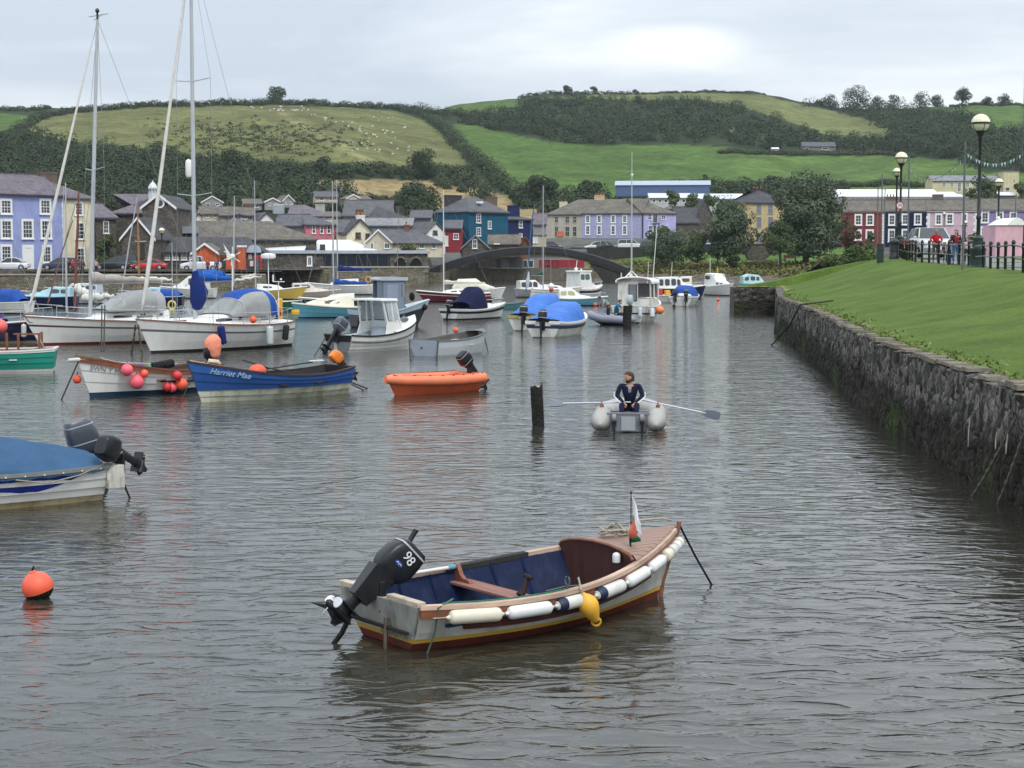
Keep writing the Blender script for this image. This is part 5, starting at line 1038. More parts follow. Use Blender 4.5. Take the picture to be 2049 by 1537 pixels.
def person(label, loc, yaw, J, skin, hairm, top, trousers, hair='short', hyaw=0, hpitch=0, sleeves='long', shoes=None, group=None, scale=1., bare_legs=False, topname='jacket'):
 """J: joints in metres, x forward, y left, z up: pelvis chest neck head, shL elL wrL, shR.., hipL knL anL toeL.."""
 t = thing('person', label, 'person', loc, yaw, group); t.scale = (scale,) * 3; v = {k: Vector(a) for k, a in J.items()}
 body = [[(v['pelvis'], .10), ((v['pelvis'] + v['chest']) / 2, .10), (v['chest'], .10), (v['neck'], .05), (v['head'] - Vector((0, 0, .06)), .055)]]
 for s in 'LR':
  body.append([(v['chest'], .10), (v['sh' + s], .052), (v['el' + s], .038), (v['wr' + s], .026)])
  fw = (v['wr' + s] - v['el' + s]).normalized(); sd = Vector(J.get('side' + s, (0, 1, 0))).normalized(); sd = (sd - fw * sd.dot(fw)).normalized(); n = fw.cross(sd) * (1 if s == 'L' else -1); n = -n if n.z > .3 else n
  body += fingers(v['wr' + s], fw, sd, n)
  body.append([(v['pelvis'], .10), (v['hip' + s], .078), (v['kn' + s], .052), (v['an' + s], .036), (v['toe' + s], .030)])
 skin_mesh('body', body, skin, t, 1)
 tch = [[(v['pelvis'] + Vector((0, 0, .0)), (.125, .155)), ((v['pelvis'] + v['chest']) / 2, (.13, .165)), (v['chest'], (.13, .17)), (v['neck'] - Vector((0, 0, .025)), .066)]]
 for s in 'LR':
  e = .92 if sleeves == 'long' else .45
  seq = [(v['chest'], (.13, .17)), (v['sh' + s], .070)]
  if sleeves == 'long': seq += [(v['el' + s], .055), (v['el' + s].lerp(v['wr' + s], e), .042)]
  else: seq += [(v['sh' + s].lerp(v['el' + s], .75), .058)]
  tch.append(seq)
 skin_mesh(topname, tch, top, t, 1)
 tr_ = [[(v['pelvis'] - Vector((0, 0, .01)), (.12, .15)), ((v['pelvis'] + v['chest']) / 2 - Vector((0, 0, .06)), (.11, .14))]]
 for s in 'LR':
  seq = [(v['pelvis'] - Vector((0, 0, .01)), (.12, .15)), (v['hip' + s], .095), (v['kn' + s], .068)]
  if not bare_legs: seq.append((v['an' + s].lerp(v['kn' + s], .1), .052))
  tr_.append(seq)
 skin_mesh('trousers', tr_, trousers, t, 1)
 sh = MB()
 for s in 'LR':
  a, b = v['an' + s], v['toe' + s]; d = (b - a).normalized(); sh.tube([a - d * .05 - Vector((0, 0, .02)), a + d * .02 - Vector((0, 0, .01)), a.lerp(b, .6), b + d * .05], [.035, .05, .045, .025], 8)
 sh.build('shoes', shoes or GUT, t, smooth=60)
 head(t, v['head'], hyaw, hpitch, skin, hairm, hair); return t
STAND = dict(pelvis=(0, 0, .93), chest=(0, 0, 1.30), neck=(0, 0, 1.47), head=(.02, 0, 1.60), shL=(0, .19, 1.40), elL=(-.02, .25, 1.12), wrL=(.08, .24, .88), shR=(0, -.19, 1.40), elR=(-.02, -.25, 1.12), wrR=(.08, -.24, .88),
             hipL=(0, .09, .88), knL=(.02, .10, .48), anL=(-.02, .11, .09), toeL=(.13, .13, .04), hipR=(0, -.09, .88), knR=(.02, -.10, .48), anR=(-.02, -.11, .09), toeR=(.13, -.13, .04))
def J(**k): d = dict(STAND); d.update(k); return d
H_BRN = mat('hair_brown', (.07, .04, .025), .7); H_RED = mat('hair_auburn', (.12, .03, .02), .7); H_BLK = mat('hair_dark', (.02, .017, .015), .7); H_GRY = mat('hair_grey', (.25, .23, .22), .8)
LEAN = dict(elL=(.18, .30, 1.16), wrL=(.33, .14, 1.04), elR=(.18, -.30, 1.16), wrR=(.33, -.14, 1.04), chest=(.05, 0, 1.30), neck=(.09, 0, 1.46), head=(.13, 0, 1.59), shL=(.06, .19, 1.39), shR=(.06, -.19, 1.39))
def prom(px, py, d): p = pt(px, py, d); p.z = bz(p.x, p.y) + .02; return p
def promd(px, off):
 """ground point behind the fence under column px, off metres beyond the fence line"""
 for k in range(500, 1300):
  y = k / 10; x = (px - 1024.5) / FPX * (y * CT + .3)
  if x > fx(y) + off: return Vector((x, y, bz(x, y) + .02))
 return Vector((20, 70, 3.4))
person('man in a bright red coat leaning on the promenade fence', promd(1869, .45), R(-95), J(**LEAN), SKIN2, H_GRY, cloth('red', (.45, .015, .03)), cloth('brown', (.10, .06, .05)), hpitch=.15, topname='coat')
person('woman with long auburn hair in a dark brown jacket and red top', promd(1909, .6), R(-100), J(wrR=(.30, -.10, 1.0), elR=(.15, -.27, 1.1)), SKIN, H_RED, cloth('darkbrown', (.035, .025, .022)), cloth('denim', (.05, .11, .24)), 'long', hyaw=R(-35))
MB().se([(.0, 0, 0, .07, .1), (.005, 0, .2, .09, .12), (0, 0, .34, .05, .07)], 10, 2.5).build('top', cloth('deepred', (.25, .02, .03)), [o for o in COL.objects if o.get('label', '').startswith('woman with long auburn')][0], loc=(.075, 0, 1.05))
person('child in a pale lilac top standing in front of the woman', promd(1896, .35), R(-90), J(), SKIN, H_BRN, cloth('lilac', (.55, .50, .60)), cloth('blueleg', (.05, .12, .25)), 'long', hyaw=R(20), scale=.70)
person('child in a pink top beside the grey bunting pole', promd(1931, .6), R(-110), J(), SKIN, H_RED, cloth('pinktop', (.62, .42, .45)), cloth('darkleg', (.03, .03, .04)), 'short', hyaw=R(30), scale=.74)
person('small child crouching low by the fence next to the red coat', promd(1888, .5), R(-80), J(), SKIN, H_BRN, cloth('darkpurple', (.05, .04, .06)), cloth('darkleg', (.03, .03, .04)), 'long', scale=.62)
person('person in white and red behind the fence left of the silver car', Vector((23.55, 98.5, bz(23.55, 98.5))), R(-90), J(), SKIN, H_BLK, cloth('whitered', (.6, .12, .1)), cloth('darkleg', (.03, .03, .04)), scale=.8)
def qp(px, py, d, z=1.66): q = pt(px, py, d); q.z = z; return q
for i, (px, c, lb) in enumerate([(137, (.02, .02, .03), 'person in dark clothes on the left quay beside the brown mast'), (146, (.35, .04, .05), 'person in a dark red top on the left quay'), (161, (.05, .05, .12), 'person in a navy top on the left quay near the yacht mast'), (166, (.03, .03, .06), 'person in dark blue turned away on the left quay'), (184, (.05, .05, .05), 'person in black walking on the left quay right of the yacht mast'), (192, (.45, .3, .3), 'person in a pink patterned top on the left quay'), (416, (.30, .02, .05), 'person in crimson standing in front of the white pickup'), (434, (.03, .03, .12), 'person in a dark blue jacket on the quay by the orange cafe')]):
 person(lb, qp(px, 553, 189.8), R(-90 + 25 * (i % 3 - 1)), J(), SKIN, [H_BRN, H_BLK][i % 2], cloth('q%d' % i, c), cloth('darkleg', (.03, .03, .04)), hyaw=R(20 * (i % 3 - 1)), scale=1.02)
q = pt(859.5, 526, 240); q = Vector((q.x, 242, pt(860, 516, 240).z)); person('lone figure in black at the left end of the footbridge', q, R(-60), J(), SKIN, H_BLK, cloth('q0', (.02, .02, .03)), cloth('darkleg', (.03, .03, .04)))
# =============================================================== CARS
TYR = mat('tyre', (.015, .015, .015), .8); RIM = mat('rim', (.45, .46, .48), .3, metal=.6); LMP = mat('headlight', (.7, .72, .75), .15)
CARG = glassy('car_glass', (.03, .035, .04), .06)
def car(label, p, yaw, col, L=4.3, Wd=1.75, H=1.45, kind='hatch', name='parked_car', cat='car', paint=None):
 t = thing(name, label, cat, p, yaw, None); cp = mat('paint_' + paint, col, .22, .04, 1, spec=.7); h = Wd / 2
 hood = {'hatch': .62, 'saloon': .6, 'suv': .66, 'pickup': .62}[kind]; bt = H * hood
 st = [(-L / 2, .62, .42, bt * .80), (-L / 2 + .12, .90, .3, bt * .95), (-L * .36, 1, .2, bt), (-L * .1, 1, .18, bt * 1.01), (L * .22, 1, .18, bt * .99), (L * .36, .97, .2, bt * .90), (L / 2 - .15, .88, .28, bt * .78), (L / 2, .62, .42, bt * .62)]
 rings = []
 for x, w_, z0, z1 in st:
  a = h * w_; rings.append([(x, -a * .92, z0), (x, -a, z0 + .18), (x, -a, z1 - .12), (x, -a * .9, z1), (x, a * .9, z1), (x, a, z1 - .12), (x, a, z0 + .18), (x, a * .92, z0)])
 MB().loft(rings).build('body', cp, t, smooth=35)
 g0, g1, g2, g3 = {'hatch': (-L * .47, -L * .36, L * .04, L * .26), 'saloon': (-L * .40, -L * .18, L * .06, L * .26), 'suv': (-L * .48, -L * .42, L * .07, L * .24), 'pickup': (-L * .06, -L * .02, L * .12, L * .27)}[kind]
 gr = [(g0, .92, bt - .03, bt), (g1, .84, bt - .03, H - .05), ((g1 + g2) / 2, .83, bt - .03, H), (g2, .82, bt - .03, H - .02), (g3, .90, bt - .05, bt)]
 MB().loft([[(x, -h * w_, z0), (x, -h * w_ * (.86 if z1 > bt + .1 else 1), z1), (x, h * w_ * (.86 if z1 > bt + .1 else 1), z1), (x, h * w_, z0)] for x, w_, z0, z1 in gr]).build('windows', CARG, t, smooth=30)
 MB().loft([[(x, -h * w_ * .87 - .01, z1 - .03), (x, -h * w_ * .8, z1 + .025), (x, h * w_ * .8, z1 + .025), (x, h * w_ * .87 + .01, z1 - .03)] for x, w_, z0, z1 in gr[1:4]]).build('roof', cp, t, smooth=30)
 pm = MB()
 for s in (-1, 1):
  for (x0, w0, _, z0), (x1, w1, _, z1) in ((gr[0], gr[1]), (gr[4], gr[3])): pm.tube([(x0, s * h * w0, z0), (x1, s * h * w1 * .86, z1)], .035, 5)
  pm.tube([((g1 + g2) / 2, s * h * .86, bt - .02), ((g1 + g2) / 2, s * h * .73, H)], .035, 5)
 pm.build('pillars', cp, t)
 if kind == 'pickup': MB().bx(-L * .46, -L * .08, -h * .8, h * .8, bt - .02, bt + .05).build('load_bed', GUT, t)
 for x in (-L * .31, L * .32):
  for s in (-1, 1):
   w_ = MB().rev([(.05, -.1), (.29, -.11), (.33, -.08), (.33, .08), (.29, .11), (.05, .1)], (x, s * (h - .06), .33), 16, 0, Matrix.Rotation(R(90), 3, 'X')).build('wheel', TYR, t, smooth=40)
   MB().rev([(.02, -.115), (.19, -.12), (.2, -.1), (.2, .1), (.19, .12), (.02, .115)], (x, s * (h - .06), .33), 10, 0, Matrix.Rotation(R(90), 3, 'X')).build('rim', RIM, w_)
 for s in (-1, 1):
  MB().ball((L / 2 - .12, s * h * .68, bt * .66), (.12, .17, .09), 8).build('headlight', LMP, t, smooth=60); MB().ball((-L / 2 + .1, s * h * .72, bt * .80), (.09, .13, .1), 8).build('tail_light', mat('tail_red', (.4, .02, .02), .3), t, smooth=60)
  MB().ball((g3 - .25, s * (h + .06), bt + .04), (.07, .1, .07), 8).build('mirror', cp, t, smooth=60)
 return t
def cp_(px, d, z=2.14): q = pt(px, 540, d); q.z = z; return q
car('white hatchback parked at the left end of the quay', cp_(22, 192.6), R(183), (.72, .73, .75), 4.4, paint='white', kind='saloon')
car('dark blue car parked in front of the blue house', cp_(123, 193.6), R(185), (.04, .05, .10), 4.6, paint='navy', kind='hatch')
car('black estate car with silver roof rail right of the yacht mast', cp_(226, 195.4), R(183), (.02, .028, .028), 4.3, paint='black', kind='hatch')
car('dark green car just behind the black estate car', cp_(241, 198.6), R(183), (.02, .05, .045), 4.4, paint='green', kind='suv', H=1.65)
car('bright red coupe parked before the stone shed', cp_(299, 195.6), R(183), (.55, .03, .035), 4.2, paint='red', kind='saloon', H=1.3)
car('white pickup truck parked by the orange cafe', cp_(402, 198.2, 2.0), R(184), (.72, .73, .74), 4.9, 1.8, 1.75, 'pickup', 'pickup_truck', 'truck', paint='white')
rp = lambda px, py, d, dz=0: Vector((*W2(px, d), 4.75 + dz))
for px, c, pn, lb, kd, H_ in [(1070, (.6, .62, .62), 'silver', 'pale car roof on the road above the footbridge', 'saloon', 1.5), (1104, (.05, .05, .06), 'charcoal', 'dark car crossing above the footbridge crown', 'hatch', 1.6), (1193, (.72, .73, .75), 'white', 'white car below the arched door of the lavender building', 'hatch', 1.6), (1214, (.03, .03, .04), 'black', 'black car between two white ones before the lavender building', 'hatch', 1.6), (1262, (.75, .76, .77), 'white', 'long white van before the lavender building', 'suv', 1.95), (1302, (.03, .04, .09), 'navy', 'dark blue car before the violet house', 'hatch', 1.6), (1424, (.25, .5, .48), 'mint', 'pale mint van by the low brown building', 'suv', 2.0), (1452, (.25, .5, .48), 'mint', 'second mint-coloured van under the willow tree', 'suv', 1.9), (1541, (.7, .7, .72), 'white', 'white car below the yellow house', 'hatch', 1.5)]:
 car(lb, rp(px, 490, 312), R(180 if px % 2 else 2), c, 4.6 if H_ < 1.9 else 5.2, 1.8, H_ + .15, kd, paint=pn)
q = Vector((24.9, 98.5, 0)); q.z = bz(q.x, q.y) + .03
jp = car('silver off-road car facing the camera behind the promenade fence', q, R(-93), (.60, .62, .63), 4.6, 2.0, 1.78, 'suv', paint='silverjeep')
gm = MB()
for k in range(7): gm.bx(2.29, 2.33, -.36 + k * .105, -.30 + k * .105, .68, .92)
gm.build('grille', GUT, jp); MB().bx(2.2, 2.36, -.8, .8, .42, .58).build('bumper', mat('bumper_grey', (.2, .2, .21), .5), jp); MB().bx(2.365, 2.375, -.26, .26, .47, .56).build('number_plate', mat('plate', (.7, .7, .68), .5), jp)
# =============================================================== BOAT KIT
def gel(n, c, r=.3, v=.05, stain=None, wear=.35): return mat('boat_' + n, c, r, v, 1.2, spec=.5, stain=stain, wear=wear)
G_WHITE = gel('white', (.76, .76, .73), .35, .05, (.5, .46, .36), .25); G_WHITE2 = gel('white_grubby', (.66, .66, .62), .45, .10, (.30, .27, .18), .5); G_GREY = gel('grey', (.36, .41, .47), .5, .07); G_LGREY = gel('light_grey', (.56, .60, .63), .45, .06)
G_BOT = gel('antifoul_dark', (.03, .028, .028), .8, .3); G_BOTR = gel('antifoul_red', (.16, .03, .02), .8, .3, (.03, .03, .02), .6); G_BOTB = gel('antifoul_blue', (.02, .05, .09), .8, .3); G_CREAM = gel('cream', (.74, .68, .55), .4, .06)
G_BLUE = gel('blue', (.018, .075, .27), .4, .12, (.03, .10, .26), .5); G_NAVY = gel('navyhull', (.012, .015, .06), .3); G_TEAL = gel('jade', (.02, .30, .22), .4, .1); G_MAR = gel('maroon', (.14, .02, .03), .4); G_LBL = gel('lightblue', (.12, .36, .47), .4, .08)
G_ORA = gel('orange', (.70, .13, .045), .5, .10, (.42, .10, .05), .5); G_YEL = gel('yellow', (.62, .44, .10), .45); G_TURQ = gel('turquoise', (.10, .40, .42), .4, .08); G_DARK = gel('darkhull', (.035, .035, .04), .45)
WOOD = mat('varnish', (.20, .07, .035), .4, .35, 3, stretch=(.3, 3, 3)); WOODL = mat('pale_wood', (.48, .29, .19), .5, .3, 4, stretch=(.4, 4, 4)); RUB = mat('rub_black', (.02, .02, .02), .6); STEEL = mat('steel_tube', (.55, .56, .57), .25, .1, 3, metal=.8)
ALU = mat('alu_mast', (.48, .50, .52), .4, .10, 1, metal=.3); WIRE = mat('rig_wire', (.22, .22, .22), .5); ROPE = mat('rope', (.34, .31, .26), .9, .3, 20); ROPED = mat('rope_dark', (.05, .05, .042), .9, .3, 20); ENG = mat('engine_black', (.009, .010, .013), .38, .25, 6, spec=.45, stain=(.025, .025, .024), wear=.3); ENGG = mat('engine_grey', (.055, .065, .085), .3, .1, 5, spec=.6)
SAILW = mat('sail_white', (.62, .60, .55), .9, .12, 3, bump=1.5, bs=5); C_BLUE = mat('canvas_blue', (.02, .075, .32), .8, .18, 1.6, bump=2, bs=4); C_TARP = mat('tarp_blue', (.02, .14, .52), .5, .14, 1.5, bump=3, bs=3); C_FADE = mat('canvas_faded', (.045, .105, .20), .85, .14, 1.6, bump=2.5, bs=3.5); C_NAVY = mat('canvas_navy', (.012, .014, .05), .8, .2, 2, bump=2, bs=4); C_GREY = mat('canvas_grey', (.33, .33, .34), .8, .1, 2, bump=2, bs=4)
CLR = mat('clear_vinyl', (.26, .27, .26), .10, .15, 1.5); PROP = mat('prop_white', (.72, .74, .76), .35)
class Hull:
 def __init__(s, L, B, zs, zm, zb, tw=.8, kd=.25, rake=.3, fl=.38, flb=.85, pb=2.0, dbl=False, trk=.05, chin=0, beamt=.42, sharp=.9):
  s.L, s.B, s.zs, s.zm, s.zb, s.tw, s.kd, s.rake, s.fl, s.flb, s.pb, s.trk, s.bt, s.sharp = L, B, zs, zm, zb, tw, kd, rake, fl, flb, pb, trk, beamt, sharp
 def sheer(s, t):
  m = .42; return s.zs * (t - m) * (t - 1) / (m) + s.zm * t * (t - 1) / (m * (m - 1)) + s.zb * t * (t - m) / (1 - m)
 def half(s, t):
  m = s.bt
  if t < m: return s.B / 2 * (s.tw + (1 - s.tw) * math.sin(math.pi / 2 * t / m))
  q = (t - m) / (1 - m); return s.B / 2 * max(0, 1 - q ** s.pb) ** s.sharp
 def kz(s, t): return -s.kd + s.kd * .35 * (1 - t) ** 6
 def p(s, t, h, side=1, ins=0., dz=0.):
  k = s.kz(t); z = k + (s.sheer(t) - k) * h; e = s.fl + (s.flb - s.fl) * t ** 3
  hh = s.half(t); y = hh * max(0, h) ** e
  x = s.L * t + s.rake * max(0, z / max(.1, s.zb)) * t ** 5 - s.trk * h * (1 - t) ** 8
  return Vector((x, side * max(0.004 if t > .99 else 0, y - ins), z + dz))
 def hz(s, t, z): k = s.kz(t); return max(0.02, min(1, (z - k) / (s.sheer(t) - k)))
 def strakes(s, rows, m, n=30, lap=.0, t0=0., transom=True):
  """rows: list of (kind, value, matindex): kind 'z' absolute height, 'h' fraction of the freeboard above the last z row"""
  ts = [t0 + (1 - t0) * (1 - (1 - k / n) ** 1.25) for k in range(n + 1)]; zl = 0.
  def hv(t, r):
   if r[0] == 'k': return r[1]
   if r[0] == 'z': return s.hz(t, r[1])
   hw = s.hz(t, s.zw); return hw + (1 - hw) * r[1]
  for i in range(len(rows) - 1):
   lp = lap if rows[i][0] == 'h' or (rows[i][0] == 'z' and lap) else 0
   for side in (-1, 1):
    R_ = []
    for t in ts:
     a, b = s.p(t, hv(t, rows[i]), side, -lp), s.p(t, hv(t, rows[i + 1]), side, 0)
     r = [a, b]
     if lp: r = [s.p(t, hv(t, rows[i]), side, .002), a, b]
     if side < 0: r = r[::-1]
     R_.append(r)
    m.loft(R_, rows[i + 1][2], closed=False)
   if transom and t0 == 0:
    a0, b0 = s.p(0, hv(0, rows[i]), 1), s.p(0, hv(0, rows[i + 1]), 1)
    a1, b1 = Vector((a0.x, -a0.y, a0.z)), Vector((b0.x, -b0.y, b0.z)); m.add([a0, a1, b1, b0], [(0, 1, 2, 3)], rows[i + 1][2])
 def inner(s, m, zf, th=.04, mi=0, fi=0, n=26, t0=.02, t1=.97):
  ts = [t0 + (t1 - t0) * k / n for k in range(n + 1)]
  for side in (-1, 1):
   R_ = []
   for t in ts:
    hf = s.hz(t, zf + .04 * 0); r = [s.p(t, hf + (1 - hf) * q, side, th) for q in (0, .35, .7, 1)]
    R_.append(r if side > 0 else r[::-1])
   m.loft([r[::-1] for r in R_], mi, closed=False)
  m.loft([[s.p(t, s.hz(t, zf), -1, th), s.p(t, s.hz(t, zf), 1, th)] for t in ts], fi, closed=False)
  a, b = s.p(t0, s.hz(t0, zf), 1, th), s.p(t0, 1, 1, th); m.add([a, (a.x, -a.y, a.z), (b.x, -b.y, b.z), b], [(3, 2, 1, 0)], mi)
 def gunwale(s, m, w=.06, h=.05, ins=.0, mi=0, t0=0., t1=1., n=34, side=(-1, 1), hh=1.):
  for sd in side:
   R_ = []
   for k in range(n + 1):
    t = t0 + (t1 - t0) * k / n; o = s.p(t, hh, sd, -.02 - ins); i = s.p(t, hh, sd, w - .02 - ins); r = [o + Vector((0, 0, -h * .5)), o + Vector((0, 0, h * .5)), i + Vector((0, 0, h * .5)), i + Vector((0, 0, -h * .5))]
    R_.append(r if sd > 0 else r[::-1])
   m.loft(R_, mi)
 def deck(s, m, t0, t1, camber=.05, mi=0, dz=0, ins=.0, n=16):
  m.loft([[s.p(t, 1, 1, ins, dz), Vector((s.p(t, 1).x, s.half(t) * .5, s.sheer(t) + dz + camber * .75)), Vector((s.p(t, 1).x, 0, s.sheer(t) + dz + camber)), Vector((s.p(t, 1).x, -s.half(t) * .5, s.sheer(t) + dz + camber * .75)), s.p(t, 1, -1, ins, dz)] for t in [t0 + (t1 - t0) * k / n for k in range(n + 1)]], mi, closed=False)
def cab(m, st, mi=0, cap=True):
 """st: (x, half width at foot, half width at top, z foot, z top)"""
 m.loft([[(x, -a, z0), (x, -b, z1), (x, -b * .6, z1 + .03), (x, b * .6, z1 + .03), (x, b, z1), (x, a, z0)] for x, a, b, z0, z1 in st], mi, True, cap)
def cabwin(m, st, x0, x1, v0, v1, side, off=.012, mi=0, n=4):
 def f(x, v):
  for q, r in zip(st, st[1:]):
   if q[0] <= x <= r[0] or r[0] <= x <= q[0]:
    t = (x - q[0]) / (r[0] - q[0] or 1); a, b, z0, z1 = [q[i] + (r[i] - q[i]) * t for i in (1, 2, 3, 4)]; return Vector((x, side * (a + (b - a) * v + off), z0 + (z1 - z0) * v))
  q = st[0] if abs(x - st[0][0]) < abs(x - st[-1][0]) else st[-1]; return Vector((x, side * (q[1] + (q[2] - q[1]) * v + off), q[3] + (q[4] - q[3]) * v))
 P = []
 for k in range(n + 1):
  x = x0 + (x1 - x0) * k / n; e = .12 * (v1 - v0) if k in (0, n) else 0; P.append((f(x, v0 + e), f(x, v1 - e)))
 i = Vector((0, -side * (off + .008), 0)); R_ = [[a, b, b + i, a + i] for a, b in P]
 m.loft(R_ if side > 0 else [r[::-1] for r in R_], mi)
def arch(m, st, n=12, mi=0, p=1., th=0):
 """st: (x, half width, z foot, z top); half-ellipse ribs"""
 m.loft([[(x, -w_ * math.cos(math.pi * k / n), z0 + (z1 - z0) * math.sin(math.pi * k / n) ** p) for k in range(n + 1)] for x, w_, z0, z1 in st], mi, closed=False)
def outboard(par, p, tilt=0, s=1., cowl=ENG, yaw=0., stripe=None, prop=ENG, det=True, label=None, leg=1., pb=1.):
 """outboard motor hung on the transom; local -x is aft; tilt lifts the leg"""
 M = mat_tf(p, 0, 0, yaw) @ Matrix.Rotation(R(-tilt) * -1, 4, 'Y') @ Matrix.Scale(s, 4)
 a = MB(); a.T = M @ Matrix.Diagonal((1, 1, leg, 1))
 a.se([(-.10, 0, .16, .10, .07), (-.11, 0, 0, .085, .055), (-.12, 0, -.25, .075, .04), (-.13, 0, -.50, .07, .032), (-.14, 0, -.62, .09, .035)], 12, 2.6)
 a.box((-.16, 0, -.60), (.36, .17, .02)); a.se([(-.14, 0, -.62, .10, .022), (-.13, 0, -.72, .09, .03)], 10, 2)
 a.tube([(.03, 0, -.76), (-.02, 0, -.76), (-.20, 0, -.76), (-.27, 0, -.76)], [.01, .055, .05, .035], 10); a.prism([(-.04, -.008, -.78), (-.22, -.008, -.78), (-.16, -.008, -.97), (-.10, -.008, -.95)], (0, .016, 0))
 e = a.build('outboard_motor', ENG, par, smooth=40, label=label)
 b = MB(); b.T = mat_tf(p, 0, 0, yaw) @ Matrix.Scale(s, 4); b.box((-.03, 0, -.1), (.07, .22, .34)); b.box((.05, .06, .03), (.12, .04, .06)); b.box((.05, -.06, .03), (.12, .04, .06)); b.build('bracket', ENG, par, bevel=.008)
 c = MB(); c.T = M
 c.se([(-.07, 0, .08, .12, .085), (-.06, 0, .16, .19, .13), (-.05, 0, .24, .225, .142), (-.04, 0, .40, .215, .14), (-.02, 0, .52, .185, .128), (-.008, 0, .562, .15, .105), (0, 0, .57, .10, .07)], 24, 4.6)
 co = c.build('cowl', cowl, e, smooth=45)
 if stripe:
  c = MB(); c.T = M; c.se([(-.051, 0, .225, .224, .145), (-.05, 0, .24, .229, .1455)], 24, 4.6); c.se([(-.026, 0, .48, .202, .1375), (-.022, 0, .495, .198, .1355)], 24, 4.6); c.build('cowl_stripe', stripe, e, smooth=45)
 pr = MB(); pr.T = M @ Matrix.Translation((0, 0, .76 * (1 - leg))) @ Matrix.Translation((-.31, 0, -.76)) @ Matrix.Scale(pb, 4) @ Matrix.Translation((.31, 0, .76))
 for k in range(3):
  an = k * 2.094 + .5; ca, sa = math.cos(an), math.sin(an); U = Vector((0, ca, sa)); T_ = Vector((0, -sa, ca)); C = Vector((-.31, 0, -.76))
  V_ = []
  for q in range(12):
   b_ = q * math.pi / 6; u_ = .090 + .056 * math.cos(b_); w_ = .036 * math.sin(b_) * (1.15 - .3 * math.cos(b_)); V_.append(C + U * u_ + T_ * w_ + Vector((w_ * .5, 0, 0)))
  pr.prism(V_, (.008, 0, 0))
 hb = MB(); hb.T = pr.T; hb.rev([(.012, -.05), (.032, -.03), (.036, .03), (.01, .035)], (-.31, 0, -.76), 10, 0, Matrix.Rotation(R(90), 3, 'Y')); hb.build('propeller_hub', ENG, e, smooth=50); pr.build('propeller', prop, e, smooth=30)
 if det:
  h = MB(); h.T = M; h.tube([(.12, 0, .10), (.30, .02, .14), (.52, .02, .20)], [.022, .02, .026], 8); h.build('tiller', ENG, e, smooth=50)
 return e, M
def rig(t, x, z0, H, r=.055, fore=None, aft=None, sp=(.5,), spw=1.0, shroud=1.2, lean=0., m=ALU, boom=None, furl=None, jib=True):
 """mast with spreaders, stays, boom and sail cover. boom=(z, length, cover material, thickness)"""
 top = Vector((x - lean, 0, z0 + H)); base = Vector((x, 0, z0 - .3))
 MB().tube([base, base.lerp(top, .5), top], [r, r, r * .72], 10).build('mast', m, t, smooth=60); w_ = MB(); sprd = MB()
 for f in sp:
  q = base.lerp(top, f)
  sprd.tube([q, q + Vector((-.05, spw, .10))], .022, 5); sprd.tube([q, q + Vector((-.05, -spw, .10))], .022, 5)
 for s in (-1, 1):
  pts = [top - Vector((0, 0, .1))] + [base.lerp(top, f) + Vector((-.05, s * spw, .1)) for f in reversed(sp)] + [Vector((x - .1, s * shroud, z0 - .35))]
  w_.tube(pts, .009, 4); w_.tube([base.lerp(top, sp[0] if sp else .6), Vector((x + .3, s * shroud * .95, z0 - .35))], .009, 4)
 if fore: w_.tube([top - Vector((0, 0, .05)), Vector(fore)], .011, 4)
 if aft: w_.tube([top, Vector(aft)], .009, 4)
 w_.build('rigging', WIRE, t)
 if sp: sprd.build('spreaders', m, t)
 if fore and furl: MB().tube([Vector(fore) + Vector((0, 0, .3)), Vector(fore).lerp(top, .08), Vector(fore).lerp(top, .5), Vector(fore).lerp(top, .93)], [.03, .085, .065, .03], 8).build('furled_jib', furl, t, smooth=60)
 if boom:
  bz_, bl, bm, th = boom; MB().tube([(x - .05, 0, bz_), (x - bl, 0, bz_ + .05)], .045, 8).build('boom', m, t)
  st = []
  for k in range(11):
   f = k / 10; q = th * (1 - f * .62) * (1 + .16 * math.sin(k * 2.3)); st.append([(x - .04 - bl * .97 * f, q * .6 * math.cos(a), bz_ + .04 + q * .55 + q * .62 * math.sin(a) + .25 * th * (1 - f) ** 4 * (a > .3 and a < 2.8)) for a in [k2 * math.pi / 5 for k2 in range(10)]])
  m_ = MB(); m_.loft(st); m_.build('sail_cover', bm, t, smooth=50)
 return top
def rails(t, h, pts, hgt=.55, r=.012):
 """stanchions with two wires along the given hull stations, both sides"""
 m = MB()
 for s in (-1, 1):
  up = []; mid = []
  for q in pts:
   p_ = h.p(q, 1, s, .06); m.cyl(p_, p_ + Vector((0, 0, hgt)), r * 1.3, n=5); up.append(p_ + Vector((0, 0, hgt))); mid.append(p_ + Vector((0, 0, hgt * .5)))
  m.tube(up, r * .7, 4); m.tube(mid, r * .6, 4)
 return m
def fender(label, p, L, r, m, d=(0, 0, -1), name='fender', cat='fender', cap=None, group=None):
 d = Vector(d).normalized(); q = Vector((0, 0, 1)).rotation_difference(d).to_matrix(); t = thing(name, label, cat, p, 0, group)
 e_ = min(.06, L * .16); pr = [(.012, 0), (.02, e_ * .3), (.024, e_ * .55), (r * .72, e_ * .7), (r * .93, e_), (r, e_ + r * .35), (r, L - e_ - r * .35), (r * .93, L - e_), (r * .72, L - e_ * .7), (.024, L - e_ * .55), (.02, L - e_ * .3), (.012, L)]
 MB().rev(pr, (0, 0, 0), 14, 0, q).build('body', m, t, smooth=50)
 if cap: MB().rev([(r * .74, e_ * .68), (r * .95, e_ * .98), (r * 1.02, e_ + r * .35), (r * 1.02, e_ + r * 1.2), (r * .99, e_ + r * 1.2)], (0, 0, 0), 14, 0, q).build('end_cap', cap, t, smooth=50)
 MB().tube([(0, 0, 0), tuple(-d * .14)], .008, 4).build('lanyard', ROPE, t); return t
